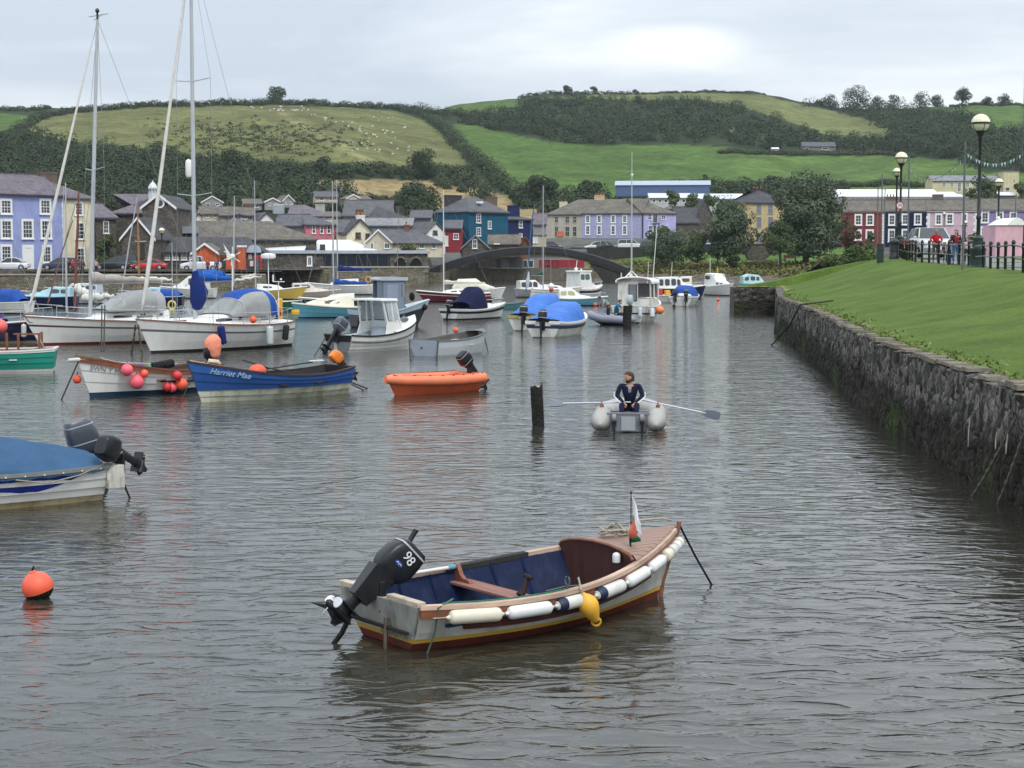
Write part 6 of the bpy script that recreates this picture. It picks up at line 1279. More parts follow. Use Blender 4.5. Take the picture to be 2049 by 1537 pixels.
def ballbuoy(label, p, r, m, cat='buoy', up=(0, 0, 1), dark=None, name='buoy', group=None, water=False):
 t = thing(name, label, cat, p, 0, group); q = Vector((0, 0, 1)).rotation_difference(Vector(up).normalized()).to_matrix()
 pr = [(.01, -r)] + [(r * math.cos(R(a)), r * math.sin(R(a))) for a in range(-75, 76, 15)] + [(r * .24, r * 1.0), (r * .22, r * 1.14), (r * .08, r * 1.16)]
 if dark is not None:
  pr1 = [(.01, -r)] + [(r * math.cos(R(a)), r * math.sin(R(a))) for a in range(-75, int(dark) + 1, 9)] ; pr2 = [(r * math.cos(R(a)), r * math.sin(R(a))) for a in range(int(dark) - 6, 84, 9)] + [(r * .22, r * 1.0), (r * .18, r * 1.08), (.01, r * 1.09)]
  MB().rev(pr2, (0, 0, 0), 22, 0, q).build('float', m, t, smooth=60); MB().rev([(a * 1.012, b) for a, b in pr1], (0, 0, 0), 22, 0, q).build('weed_skirt', mat('weed_dark', (.02, .018, .012), .9, .4, 9, bump=2), t, smooth=60)
 else: MB().rev(pr, (0, 0, 0), 18, 0, q).build('float', m, t, smooth=60)
 c = Vector(up).normalized() * r * 1.1; MB().tube([c, c + Vector((.02, 0, .05))], .012, 5).build('eye', RUB, t); return t
def rope(label, P, r=.015, m=ROPED, name='mooring_rope', cat='rope'):
 """hanging line through world points"""
 o = MB(); o.tube(P, r, 5); return o.build(name, m, label=label, cat=cat, smooth=60)
def chain(label, a, b, r=.022, sag=.25, m=None):
 a, b = Vector(a), Vector(b); n = max(6, int((b - a).length / (r * 5))); o = MB(); pv = None
 for k in range(n + 1):
  f = k / n; p_ = a.lerp(b, f) - Vector((0, 0, sag * 4 * f * (1 - f)))
  if pv is not None: o.tube([pv, pv.lerp(p_, .5), p_], [r * .5, r * (1.15 if k % 2 else .85), r * .5], 5)
  pv = p_
 return o.build('mooring_chain', m or mat('rusty_chain', (.075, .055, .035), .9, .4, 9), label=label, cat='chain')
def place(sx, sy, bx, by, L=None, yaw=None):
 a, b = wat(sx, sy), wat(bx, by); d = b - a; y = math.atan2(d.y, d.x) if yaw is None else R(yaw)
 return a, y, L or d.length
def local(t): return Matrix.Translation(t.location) @ Matrix.Rotation(t.rotation_euler.z, 4, 'Z')
def cruiser(label, loc, yaw, L, B, hullm, topm, zs=.55, zm=.5, zb=.8, cabst=None, wins=(), bot=G_BOT, rub=None, name='motorboat', cat='boat', eng=None, engt=60, extra=None, cockpit=True, inner=G_LGREY, canopy=None, winm=GLS, kw={}, rail=True, band=None, frames=None):
 """small cabin boat: hull, deck, cuddy with windows, cockpit, engine"""
 t = thing(name, label, cat, loc, R(yaw)); h = Hull(L, B, zs, zm, zb, **({'tw': .85, 'kd': .3, 'rake': .45, 'pb': 2.2} | kw)); h.zw = .08
 m = MB(); rows = [('k', 0, 1), ('k', .2, 1), ('z', .0, 1), ('z', .08, 1)] + ([('h', .55, 0), ('h', .8, 2), ('h', 1, 0)] if band else [('h', .35, 0), ('h', .7, 0), ('h', 1, 0)])
 h.strakes(rows, m, lap=.012); m.build('hull', [hullm, bot, band or hullm], t, smooth=32)
 x0 = cabst[0][0] / L; x0 = min(x0, .8)
 if cockpit: m = MB(); h.inner(m, .12, .05, t1=max(.3, x0 + .05)); m.build('cockpit', inner, t, smooth=30)
 m = MB(); h.deck(m, x0 if cockpit else .0, .995, .06); m.gun = None; m.build('deck', topm, t, smooth=30)
 m = MB(); h.gunwale(m, .09, .06); a, b = h.p(0, 1, 1), h.p(0, 1, -1); m.box(((a.x + b.x) / 2 + .03, 0, a.z), (.1, h.half(0) * 2 + .03, .065)); m.build('gunwale', rub or topm, t, smooth=30)
 m = MB(); cab(m, cabst); m.build('cabin', topm, t, smooth=28, bevel=.015)
 for i, (a, b, c, d) in enumerate(wins):
  for s in (-1, 1):
   m = MB(); cabwin(m, cabst, a, b, c, d, s); m.build('window', winm, t)
 if frames:
  (xa, wa, za), (xb, wb, zb_) = frames   # foot and head of the screen
  m = MB(); g = MB(); n_ = 2
  for k in range(n_):
   y0, y1 = -1 + 2 * k / n_ + .06, -1 + 2 * (k + 1) / n_ - .06; d = Vector((.02, 0, .01))
   g.prism([Vector((xa, wa * y0, za)) + d * .5, Vector((xa, wa * y1, za)) + d * .5, Vector((xb, wb * y1, zb_)) + d * .5, Vector((xb, wb * y0, zb_)) + d * .5], (.012, 0, .006))
  g.build('windscreen', winm, t)
 if rail:
  m = MB(); P = [h.p(q, 1, 1, .05) + Vector((0, 0, .32)) for q in (.62, .75, .88, .97)]; P2 = [Vector((p.x, -p.y, p.z)) for p in reversed(P)]; m.tube(P + P2, .013, 5)
  for p in P + P2: m.cyl((p.x, p.y, p.z), (p.x, p.y, p.z - .33), .012, n=5)
  m.build('pulpit', STEEL, t)
 if eng: outboard(t, (-.02, eng[0] if isinstance(eng, tuple) else 0, zs + .02), engt, 1.0, ENGG if L > 4.5 else ENG, det=False, stripe=WHT)
 if canopy:
  m = MB(); arch(m, canopy[1], p=.55); m.build('canopy', canopy[0], t, smooth=50)
 return t, h
def sailboat(label, loc, yaw, L, B, hullm, topm=G_WHITE, H=8., zs=.7, zm=.65, zb=.95, mx=.58, cover=C_BLUE, stripe=None, bot=G_BOT, mastm=ALU, boomz=1.7, boom=True, sp=(.5,), furl=None, wins=None, name='sailing_boat', hood=None, lean=0., cabh=.42, th=.26, r=.05, spw=.7, det=True, bl=None):
 t = thing(name, label, 'boat', loc, R(yaw)); h = Hull(L, B, zs, zm, zb, tw=.55, kd=.35, rake=.75, fl=.4, flb=.75, pb=1.9, trk=-.2); h.zw = .10
 m = MB(); h.strakes([('k', 0, 1), ('k', .2, 1), ('z', 0, 1), ('z', .10, 1), ('h', .3, 0), ('h', .62, 0), ('h', .70, 2 if stripe else 0), ('h', 1, 0)], m, n=36); m.build('hull', [hullm, bot, stripe or hullm], t, smooth=40)
 m = MB(); h.deck(m, 0, .995, .06, n=24); m.build('deck', topm, t, smooth=40)
 m = MB(); h.gunwale(m, .05, .05); m.build('toe_rail', WOOD if det else topm, t, smooth=40)
 c0, c1 = L * .30, L * .74; z0 = zm
 st = [(c0, B * .30, B * .25, z0, z0 + cabh + .05), ((c0 + c1) / 2, B * .32, B * .25, z0, z0 + cabh), (c1 - L * .08, B * .24, B * .18, z0, z0 + cabh * .8), (c1, B * .17, B * .08, z0 + .03, z0 + .14)]
 m = MB(); cab(m, st); m.build('coachroof', topm, t, smooth=35)
 for a, b in (wins or [(.36, .44), (.48, .54)]):
  for s in (-1, 1): m = MB(); cabwin(m, st, L * a, L * b, .42, .74, s); m.build('window', GLS, t)
 rig(t, L * mx, z0 + cabh * .9, H, r, (L * 1.06, 0, zb + .05), (0, 0, zs + .1), sp, spw, B * .46, lean, mastm, (boomz, bl or L * mx * .86, cover, th) if boom else None, furl)
 if det:
  m = rails(t, h, [.1, .3, .5, .68, .84], .5); P = [h.p(q, 1, s_, .04) + Vector((0, 0, .55)) for q, s_ in ((.86, 1), (.95, 1), (.995, 1), (.995, -1), (.95, -1), (.86, -1))]; m.tube(P, .016, 5)
  for p in (P[1], P[2], P[4]): m.cyl(p, p - Vector((0, 0, .56)), .014, n=5)
  P = [h.p(q, 1, s_, .05) + Vector((.03, 0, .55)) for q, s_ in ((.12, 1), (.01, 1), (.01, -1), (.12, -1))]; m.tube(P, .014, 5); m.build('guardrail', STEEL, t)
 return t, h
# =============================================================== FOREGROUND BOAT
RED_BUOY = mat('buoy_orange', (.85, .12, .06), .5, .08, 4); PINK = mat('buoy_pink', (.85, .13, .17), .45, .06, 4)
def fore_boat():
 loc = Vector((-1.22, 16.0, 0)); t = thing('rowing_boat', 'white, yellow and red wooden boat with blue inside, outboard and fender string, nearest the camera', 'boat', loc, R(37.5)); L = 3.58
 h = Hull(L, 1.80, .48, .45, .75, tw=.78, kd=.22, rake=.30, fl=.36, flb=.8, pb=2.1, trk=.10, beamt=.40); h.zw = .16; m = MB()
 mats = [gel('cream_topside', (.60, .60, .54), .5, .12, (.30, .28, .22), .6), gel('bottom_red', (.16, .035, .028), .6, .2, (.06, .04, .02), .6), gel('band_yellow', (.62, .38, .06), .5, .1), gel('weathered_grey', (.33, .33, .30), .8, .3, (.14, .13, .11), .8)]
 h.strakes([('k', 0, 1), ('k', .25, 1), ('z', 0, 1), ('z', .085, 1), ('z', .13, 2), ('h', .12, 0), ('h', .45, 0), ('h', .74, 0), ('h', 1, 0)], m, n=40, lap=.008)
 m.build('hull', mats, t, smooth=30)
 b = MB(); P = [h.p(0, q, 1, .0) for q in (h.hz(0, .17), .6, .8, 1.0)]; o = Vector((-.012, 0, 0))
 poly = [p + o for p in P] + [Vector((p.x, -p.y, p.z)) + o for p in reversed(P)]; b.prism(poly, (-.02, 0, 0)); b.build('transom', mats[3], t)
 c = MB(); a0 = h.p(0, 1, 1)
 c.box((a0.x + .02, a0.y * .62, a0.z + .025), (.09, a0.y * .78, .05)); c.box((a0.x + .02, -a0.y * .62, a0.z + .025), (.09, a0.y * .78, .05)); c.box((a0.x + .02, 0, a0.z - .03), (.08, a0.y * .5, .05)); c.build('transom_cap', mat('cap_peeling', (.50, .42, .34), .8, .35, 6), t, bevel=.006)
 MB().box((a0.x - .035, 0, .205), (.035, h.half(0) * 1.55, .03)).build('transom_batten', mat('tar_batten', (.035, .028, .025), .8), t)
 m = MB(); h.inner(m, .09, .045, 0, 1, t0=.015); m.build('inner_planking', [mat('inner_blue', (.003, .010, .045), .6, .35, 2.5, stain=(.02, .035, .08), wear=.6), mat('floor_blue', (.01, .04, .10), .7, .4, 3)], t, smooth=40)
 m = MB(); h.gunwale(m, .075, .045, t0=.0, t1=.985); m.build('gunwale', mat('gunwale_top', (.52, .37, .28), .65, .35, 3, stretch=(.3, 3, 3)), t, smooth=25)
 m = MB(); h.gunwale(m, .022, .115, ins=.015, hh=.915, t1=.985); m.build('rubbing_strake', WOOD, t, smooth=25)
 m = MB(); h.gunwale(m, .03, .10, ins=.014, hh=.70, t0=.12, t1=.86); m.build('bilge_strake', mat('strake_dark', (.09, .035, .03), .6, .3, 4), t, smooth=25)
 m = MB(); h.gunwale(m, .10, .055, ins=.012, t0=.36, t1=.64, side=(1,)); m.build('gunwale_cover', mat('rubber_cap', (.035, .035, .032), .8, .3, 4), t, smooth=25)
 m = MB(); n = 14; t0 = .745; dk = []
 for k in range(n + 1):
  tt = t0 + (.99 - t0) * k / n; a = h.p(tt, 1, 1, .03, .03); w_ = a.y; cb = .10 * (1 - k / n) + .02
  dk.append([Vector((a.x, w_ * math.cos(math.pi * j / 8), a.z + cb * math.sin(math.pi * j / 8))) for j in range(9)])
 m.loft(dk, 0, closed=False); br = _base('deck_planks'); mt, nt, bb = br; N = nt.nodes.new; Lk_ = nt.links.new
 tc_ = N('ShaderNodeTexCoord'); wv = N('ShaderNodeTexWave'); wv.wave_type = 'BANDS'; wv.bands_direction = 'Y'; wv.inputs['Scale'].default_value = 5.2; wv.inputs['Distortion'].default_value = .15; cr_ = N('ShaderNodeValToRGB'); cr_.color_ramp.elements[0].position = .0; cr_.color_ramp.elements[0].color = (.12, .07, .055, 1); cr_.color_ramp.elements[1].position = .14; cr_.color_ramp.elements[1].color = (.30, .19, .145, 1)
 Lk_(tc_.outputs['Object'], wv.inputs[0]); Lk_(wv.outputs['Color'], cr_.inputs[0]); Lk_(cr_.outputs[0], bb.inputs['Base Color']); bb.inputs['Roughness'].default_value = .6
 m.build('fore_deck', mt, t, smooth=50)
 bh = MB(); f = dk[0]; zf = .10; low = [Vector((p.x - .03, min(abs(p.y), h.p(t0, h.hz(t0, zf), 1, .05).y) * (1 if p.y > 0 else -1), zf)) for p in f]
 bh.loft([[p + Vector((-.05, 0, 0)) for p in f], [p + Vector((-.02, 0, -.12)) for p in f], low], 0, closed=False); bh.build('bulkhead', mat('bulkhead_brown', (.075, .028, .020), .5, .35, 5, stretch=(2, 2, .4)), t, smooth=50)
 MB().tube([p + Vector((-.05, 0, .008)) for p in f], .018, 6).build('bulkhead_rim', WOOD, t)
 m = MB(); hw = h.half(.40) - .05
 m.box((L * .40, 0, .315), (.26, hw * 2 - .06, .03)); m.build('thwart', mat('thwart_wood', (.26, .13, .10), .6, .3, 5, stretch=(3, .3, 3)), t, bevel=.005)
 m = MB(); m.box((L * .10, 0, .26), (.28, h.half(.1) * 2 - .14, .03)); m.build('stern_seat', mat('seat_blue', (.015, .05, .12), .7, .3, 4), t)
 for s in (1,):
  k_ = MB(); x0 = L * .40; y0 = hw - .02
  prof = [(0, 0), (.30, 0), (.27, .035), (.17, .04), (.12, .075), (.09, .13), (.06, .18), (0, .19)]
  k_.prism([(x0 - .05, s * (y0 - a), .33 + b_) for a, b_ in prof], (.05, 0, 0)); k_.build('knee', WOOD, t, bevel=.005)
 r = MB()
 for q in (.18, .30, .52, .62):
  for s in (1, -1): MB().tube([h.p(q, x, s, .055) for x in (.3, .6, .98)], .016, 4).build('rib', mat('rib_blue', (.004, .012, .06), .6, .2, 3), t)
 st = MB(); P = [h.p(1, x, 1) for x in (.0, .4, .8, 1.0)]; st.tube([Vector((p.x + .015, 0, p.z)) for p in P] + [Vector((P[-1].x + .03, 0, P[-1].z + .07))], .026, 6); st.build('stem_post', WOOD, t, smooth=40)
 for s, c_ in ((1, 'ABERAERON'),): pass
 Mt = Matrix.Translation((h.p(0, h.hz(0, .13)).x - .03, -.22, .135)) @ Matrix.Rotation(R(-90), 4, 'Z') @ Matrix.Rotation(R(90), 4, 'X')
 text('lettering', 'ABERAERON', .085, mat('letter_grey', (.16, .2, .2), .6), t, Mt, .002)
 m = MB(); c0 = f[4]; m.T = mat_tf((f[5].x - .085, f[6].y * .9, f[5].z - .10)); m.rev([(.03, -.055), (.042, -.05), (.045, .02), (.035, .045), (.01, .055)], (0, 0, 0), 12); m.build('deck_lamp', mat('lamp_white', (.7, .7, .68), .35), t, smooth=50)
 P0, P1 = h.p(.06, 1, 1, .10), h.p(.36, 1, 1, .10)
 oa = thing('oar', 'white wooden oar shaft lying along the far gunwale of the near boat', 'oar', (0, 0, 0)); M = local(t)
 MB().tube([M @ (P0 + Vector((0, 0, .035))), M @ (P1 + Vector((0, 0, .035)))], .021, 8).build('shaft', mat('oar_white', (.7, .66, .6), .5), oa, smooth=60)
 o2 = MB(); o2.tube([M @ (P1 + Vector((0, 0, .035))), M @ (P1 + Vector((.12, 0, .04)))], .026, 8); o2.build('grip', mat('grip_blue', (.12, .3, .4), .6), oa)
 rl = MB(); a = h.p(.44, 1, -1, .04); rl.tube([a, a + Vector((0, 0, .07))], .012, 6); rl.tube([a + Vector((0, .035 * math.cos(x), .11 + .045 * math.sin(x))) for x in [R(k) for k in range(120, 421, 30)]], .009, 5); rl.tube([a + Vector((-.25, .03, .03)), a + Vector((0, .02, .05)), a + Vector((.22, .05, .03)), a + Vector((.26, .0, .0))], .008, 4); rl.build('rowlock', mat('rowlock_metal', (.10, .11, .09), .6), t)
 b2 = MB(); b2.T = mat_tf((L * .40 - .02, -.30, .34)); b2.tube([(0, 0, 0), (.05, 0, .06), (.11, .02, .17)], [.05, .03, .022], 8); b2.tube([(.11, -.05, .17), (.11, .07, .19)], .022, 6); b2.build('swivel_bracket', mat('bracket_dark', (.03, .018, .015), .7), t, smooth=50)
 e, EM = outboard(t, (-.04, .06, .56), 47, .90, ENG, prop=PROP, det=False, leg=.70, pb=1.25, yaw=R(-8))
 d = MB(); d.T = EM; d.box((-.045, -.1515, .37), (.30, .008, .13));
 cb_ = MB(); cb_.T = EM; cb_.tube([(.02, .14, .40), (.0, .19, .56), (-.03, .20, .70), (-.04, .20, .76)], [.03, .028, .03, .034], 8); cb_.build('tiller', ENG, e, smooth=50)
 TM = EM @ Matrix.Translation((-.02, -.1545, .40)) @ Matrix.Rotation(R(90), 4, 'X')
 TM = EM @ Matrix.Translation((-.035, -.146, .40)) @ Matrix.Rotation(R(90), 4, 'X')
 text('numerals', '98', .155, mat('decal_white', (.75, .75, .75), .5), e, TM @ Matrix.Rotation(R(-10), 4, 'Z'), .002)
 ov = MB(); ov.T = EM @ Matrix.Translation((-.09, -.148, .285)) @ Matrix.Rotation(R(90), 4, 'X'); ov.rev([(.002, -.002), (.055, -.002), (.055, .002), (.002, .002)], (0, 0, 0), 18, 0, Matrix.Diagonal((1, .5, 1))); ov.build('badge', mat('badge_blue', (.02, .06, .3), .5), e)
 ov = MB(); ov.T = EM @ Matrix.Translation((-.09, -.151, .285)) @ Matrix.Rotation(R(90), 4, 'X'); ov.tube([(-.04, -.006, 0), (-.02, .01, 0), (0, -.006, 0), (.02, .008, 0), (.04, -.004, 0)], .005, 4); ov.build('badge_mark', mat('decal_white', (.75, .75, .75), .5), e)
 ov = MB(); ov.T = EM; ov.se([(-.024, 0, .492, .199, .136), (-.02, 0, .512, .194, .134)], 24, 4.6); ov.build('cowl_stripe', mat('stripe_silver', (.4, .42, .44), .4), e, smooth=45)
 fn = MB(); fn.T = EM; fn.box((-.11, 0, -.08), (.22, .15, .40), tap=1.4); fn.prism([(-.05, -.008, -.52), (-.34, -.008, -.56), (-.52, -.008, -.68), (-.30, -.008, -.60), (-.10, -.008, -.66)], (0, .016, 0)); fn.build('swivel_housing', ENG, e, bevel=.02)
 q = MB(); q.tube([(-.14, -.18, .30), (-.15, -.18, .05), (-.15, -.18, -.2)], .022, 5); q.build('strap', mat('rusty_strap', (.10, .08, .06), .8, .4, 8), t)
 def near(tt, hh=.85, off=.09): p_ = h.p(tt, hh, -1); n_ = Vector((.0, -1, 0)); return M @ (p_ + n_ * off)
 WF = [mat('fender_ivory', (.70, .66, .53), .5, .1, 4), mat('fender_white', (.74, .75, .74), .45, .06, 4), mat('fender_chalk', (.64, .64, .60), .55, .14, 6)]; NV = mat('fender_navy_cap', (.012, .02, .06), .5)
 spec = [(.055, .215, 0, None, .070, 'fat ivory fender at the stern end of the fender string'), (.218, .375, 1, None, .066, 'smooth white fender second from the stern on the string'), (.378, .51, 2, NV, .066, 'white fender with navy end just left of the yellow buoy'), (.53, .668, 2, NV, .068, 'white fender with navy end just right of the yellow buoy'), (.672, .795, 1, None, .066, 'ribbed white fender below the boat bulkhead'), (.798, .89, 1, None, .064, 'ribbed white fender near the bow curve'), (.895, .93, 0, None, .070, 'short cream fender at the shoulder of the bow'), (.935, .962, 2, None, .062, 'small cream fender third from the stem'), (.965, .985, 1, None, .060, 'stubby white fender next to the stem'), (.985, .999, 0, None, .066, 'round cream fender right at the stem head')]
 strg = []
 for a, b, mi, cp, rr, lb in spec:
  pa, pb = near(a), near(b); lg = max(.13, (pb - pa).length); fender(lb, pa, lg, rr, WF[mi], (pb - pa), cap=cp, group='fenders strung along the near boat'); strg += [pa, pb]
 rope('thin green cord threading the fenders together along the near boat', strg, .009, mat('cord_green', (.03, .16, .12), .8))
 rope('green line hanging from the transom corner of the near boat into the water', [M @ (h.p(.06, 1, -1) + Vector((.12, .03, .06))), M @ (h.p(.04, 1, -1) + Vector((0, -.03, .0))), M @ (h.p(.04, .6, -1) + Vector((0, -.06, 0))), M @ (h.p(.03, .25, -1) + Vector((-.05, -.12, -.1)))], .010, mat('cord_grey_green', (.10, .14, .10), .8))
 rope('thin green cord lying along the near gunwale of the near boat', [M @ (h.p(q, 1, -1, .03) + Vector((0, 0, .035))) for q in (.06, .15, .25, .35, .43)], .008, mat('cord_green', (.03, .16, .12), .8))
 yb = M @ (h.p(.495, .78, -1) + Vector((0, -.16, -.02))); ty = thing('buoy', 'mustard yellow pear-shaped buoy hung over the side of the near boat', 'buoy', yb); q = Vector((0, 0, 1)).rotation_difference((M.to_3x3() @ Vector((-.45, .05, .85))).normalized()).to_matrix()
 MB().rev([(.01, -.19), (.035, -.185), (.045, -.16), (.06, -.13), (.09, -.06), (.105, 0), (.098, .06), (.062, .11), (.03, .14), (.02, .16), (.005, .16)], (0, 0, 0), 18, 0, q).build('float', mat('buoy_yellow', (.78, .42, .04), .5, .1, 5), ty, smooth=60)
 MB().tube([q @ Vector((0, 0, .15)), q @ Vector((0, 0, .2)), M.to_3x3() @ Vector((-.02, .14, .27)), M.to_3x3() @ Vector((.02, .20, .24))], .01, 5).build('lanyard', ROPE, ty)
 MB().tube([q @ Vector((.045 * math.cos(a), 0, -.19 + .045 * math.sin(a))) for a in [k * .7 for k in range(10)]], .014, 5).build('eye', mat('buoy_yellow', (.78, .42, .04), .5, .1, 5), ty)
 c_ = f[0]; bowp = h.p(.985, 1, 1, 0, .09); cp = M @ Vector((L * .84, .10, h.sheer(.84) + .14)); P = []
 for k in range(46): a = k * .55; rr = .11 + .035 * math.sin(k * 1.7); P.append(cp + Vector((rr * math.cos(a) * 1.2, rr * math.sin(a), .03 * math.sin(k * .9) + .02 + (.06 if k % 11 == 3 else 0))))
 rope('grey coil of rope lying on the foredeck of the near boat', P + [cp + Vector((.25, .1, .12)), M @ (bowp + Vector((-.1, 0, .04))), M @ (bowp + Vector((.05, 0, .0)))], .014, ROPE, 'rope_coil')
 sb_ = M @ (h.p(1, 1, 1) + Vector((.03, 0, .04))); en = wat(1424, 1170); rope('taut black mooring line from the bow of the near boat down to the water', [sb_, sb_.lerp(en, .5) - Vector((0, 0, .02)), en, en + (en - sb_) * .25], .013, RUB)
 s0 = M @ Vector((-.25, .30, .25)); s1 = wat(668, 1288); rope('dark weedy chain from the stern of the near boat into the water', [s0, s0.lerp(s1, .5) - Vector((0, 0, .03)), s1, s1 - Vector((.05, .03, .2))], .028, mat('weedy_chain', (.03, .028, .022), .9, .4, 20, bump=2), 'mooring_chain', 'chain')
 fp = M @ Vector((L * .80, -.36, h.sheer(.8) + .02)); tf = thing('flag', 'small faded white, red and green flag on a thin pole at the bow', 'flag', fp)
 MB().tube([(0, 0, 0), (0, 0, .66)], .006, 5).build('pole', RUB, tf); MB().ball((0, 0, .66), .014, 8).build('pole_cap', RUB, tf)
 fl = MB(); gx = 9; gz_ = 12; W_ = .20
 for i in range(gx + 1):
  for j in range(gz_ + 1):
   u, v_ = i / gx, j / gz_; dr = u * u * .24; top_ = .64 - .30 * u ** .8
   fl.v.append((.004 + W_ * (.62 * u) * (1 - .12 * math.sin(6 * v_)) * (1 if v_ < .5 else .75) - (.13 * u if v_ > .6 else 0) * 1, .045 * math.sin(5.5 * u + 3.4 * v_), top_ - v_ * (.40 - .05 * u) - .0 * dr))
 for i in range(gx):
  for j in range(gz_):
   a = i * (gz_ + 1) + j; fl.f.append((a, a + gz_ + 1, a + gz_ + 2, a + 1)); mi = 0 if j < 6 else 1
   if 1 <= i <= 6 and 4 <= j <= 8 and not (i in (1, 6) and j in (4, 8)): mi = 2
   fl.m.append(mi)
 o = fl.build('cloth', [mat('flag_white', (.75, .77, .78), .85), mat('flag_green', (.02, .26, .12), .85), mat('flag_red', (.62, .17, .11), .85)], tf, smooth=60); o.rotation_euler = (0, 0, R(-25))
 s = o.modifiers.new('solid', 'SOLIDIFY'); s.thickness = .003
fore_boat()
p = wat(75.5, 1196); ballbuoy('round red-orange mooring buoy with a dark weedy foot, alone at lower left', p + Vector((0, 0, .125)), .172, RED_BUOY, dark=-14, up=(-.28, -.1, 1))
# =============================================================== LEFT COVERED BOAT
def covered():
 loc = Vector((-6.70, 26.0, 0)); t = thing('covered_boat', 'white boat under a faded blue canvas cover at the left edge', 'boat', loc, R(213)); L = 4.9
 h = Hull(L, 1.95, .56, .55, .85, tw=.82, kd=.3, rake=.4, fl=.33, flb=.8, trk=.04); h.zw = .10; m = MB()
 h.strakes([('k', 0, 1), ('k', .25, 1), ('z', 0, 1), ('z', .1, 1), ('h', .28, 0), ('h', .58, 0), ('h', 1, 0)], m, n=34, lap=.02); m.build('hull', [G_WHITE, gel('stained_bottom', (.52, .44, .28), .6, .25, (.25, .17, .06), .7)], t, smooth=30)
 m = MB(); h.gunwale(m, .05, .06, ins=.02); a = h.p(0, 1); m.box((a.x - .01, 0, a.z), (.06, a.y * 2, .06)); m.build('rubbing_strake', mat('rub_grey', (.22, .22, .2), .7, .2, 4), t, smooth=30)
 for s in (-1, 1):
  R_ = []
  for k in range(25):
   q = .07 + .72 * k / 24; f_ = math.sin(math.pi * (k / 24) ** .8) * .40 * (1 - .35 * math.exp(-((k - 9) / 2.5) ** 2)); hi = .95
   a, b = h.p(q, hi - f_, s, -.024 if hi - f_ < .6 else -.016), h.p(q, hi, s, -.012); R_.append([a, b] if s > 0 else [b, a])
  m = MB(); m.loft(R_, 0, closed=False); m.build('blue_flash', gel('flash_blue', (.012, .028, .26), .35), t, smooth=60)
 m = MB(); R_ = []; n = 20; rd = [(.0, .70), (.12, .86), (.3, 1.04), (.45, 1.42), (.6, 1.78), (.75, 1.65), (1, .95)]
 for k in range(29):
  q = .015 + .98 * k / 28; zt = interp(q, rd); ring = []
  for j in range(n + 1):
   a = -1 + 2 * j / n; e = h.p(q, 1, 1 if a >= 0 else -1, -.035, .02); prof = 1 - abs(a) ** 1.45; w_ = abs(a) ** .9
   zz = e.z + (zt - e.z) * prof + .025 * noise.noise((q * 14, a * 5, 2)) * min(1, prof * 5); ring.append(Vector((e.x, e.y * w_, zz)))
  e0 = h.p(q, .955, -1, -.04); e1 = h.p(q, .955, 1, -.04); sc_ = .02 * (k % 2); ring = [e0 + Vector((0, 0, -.02 - sc_))] + ring + [e1 + Vector((0, 0, -.02 - sc_))]; R_.append(ring)
 m.loft(R_, 0, closed=False); m.build('canvas_cover', C_FADE, t, smooth=60)
 m = MB()
 for k in range(16):
  for s in (-1, 1): p_ = h.p(.03 + .06 * k, .975, s, -.05); m.ball(p_, .014, 6)
 m.build('press_studs', mat('stud', (.75, .75, .72), .3), t)
 e, M2 = outboard(t, (-.06, -.42, .55), 14, 1.12, ENGG, stripe=mat('decal_grey', (.35, .38, .42), .4), det=False)
 br = MB(); br.box((-.14, .66, .38), (.28, .30, .36)); br.box((-.05, .66, .55), (.2, .2, .08)); br.build('engine_bracket', mat('bracket_white', (.55, .54, .48), .6, .2, 4, stain=(.2, .17, .1), wear=.7), t, bevel=.01)
 outboard(t, (-.22, .66, .66), 62, .92, ENG, yaw=R(38), det=False, prop=mat('prop_yellow', (.5, .5, .3), .5))
 M = local(t); a = M @ Vector((-.28, .70, .3)); b = wat(260, 997); rope('dark line from the left covered boat down to the water', [a, a.lerp(b, .5), b, b - Vector((0, 0, .2))], .018)
 rope('slack grey line looped over the stern quarter of the covered boat', [M @ (h.p(.30, .95, 1) + Vector((0, .06, -.02))), M @ (h.p(.2, .85, 1) + Vector((0, .08, -.03))), M @ (h.p(.1, .9, 1) + Vector((0, .07, 0))), M @ (h.p(0, 1, 1) + Vector((-.02, .02, .08))), M @ Vector((-.3, .66, .75))], .012, ROPE)
covered()
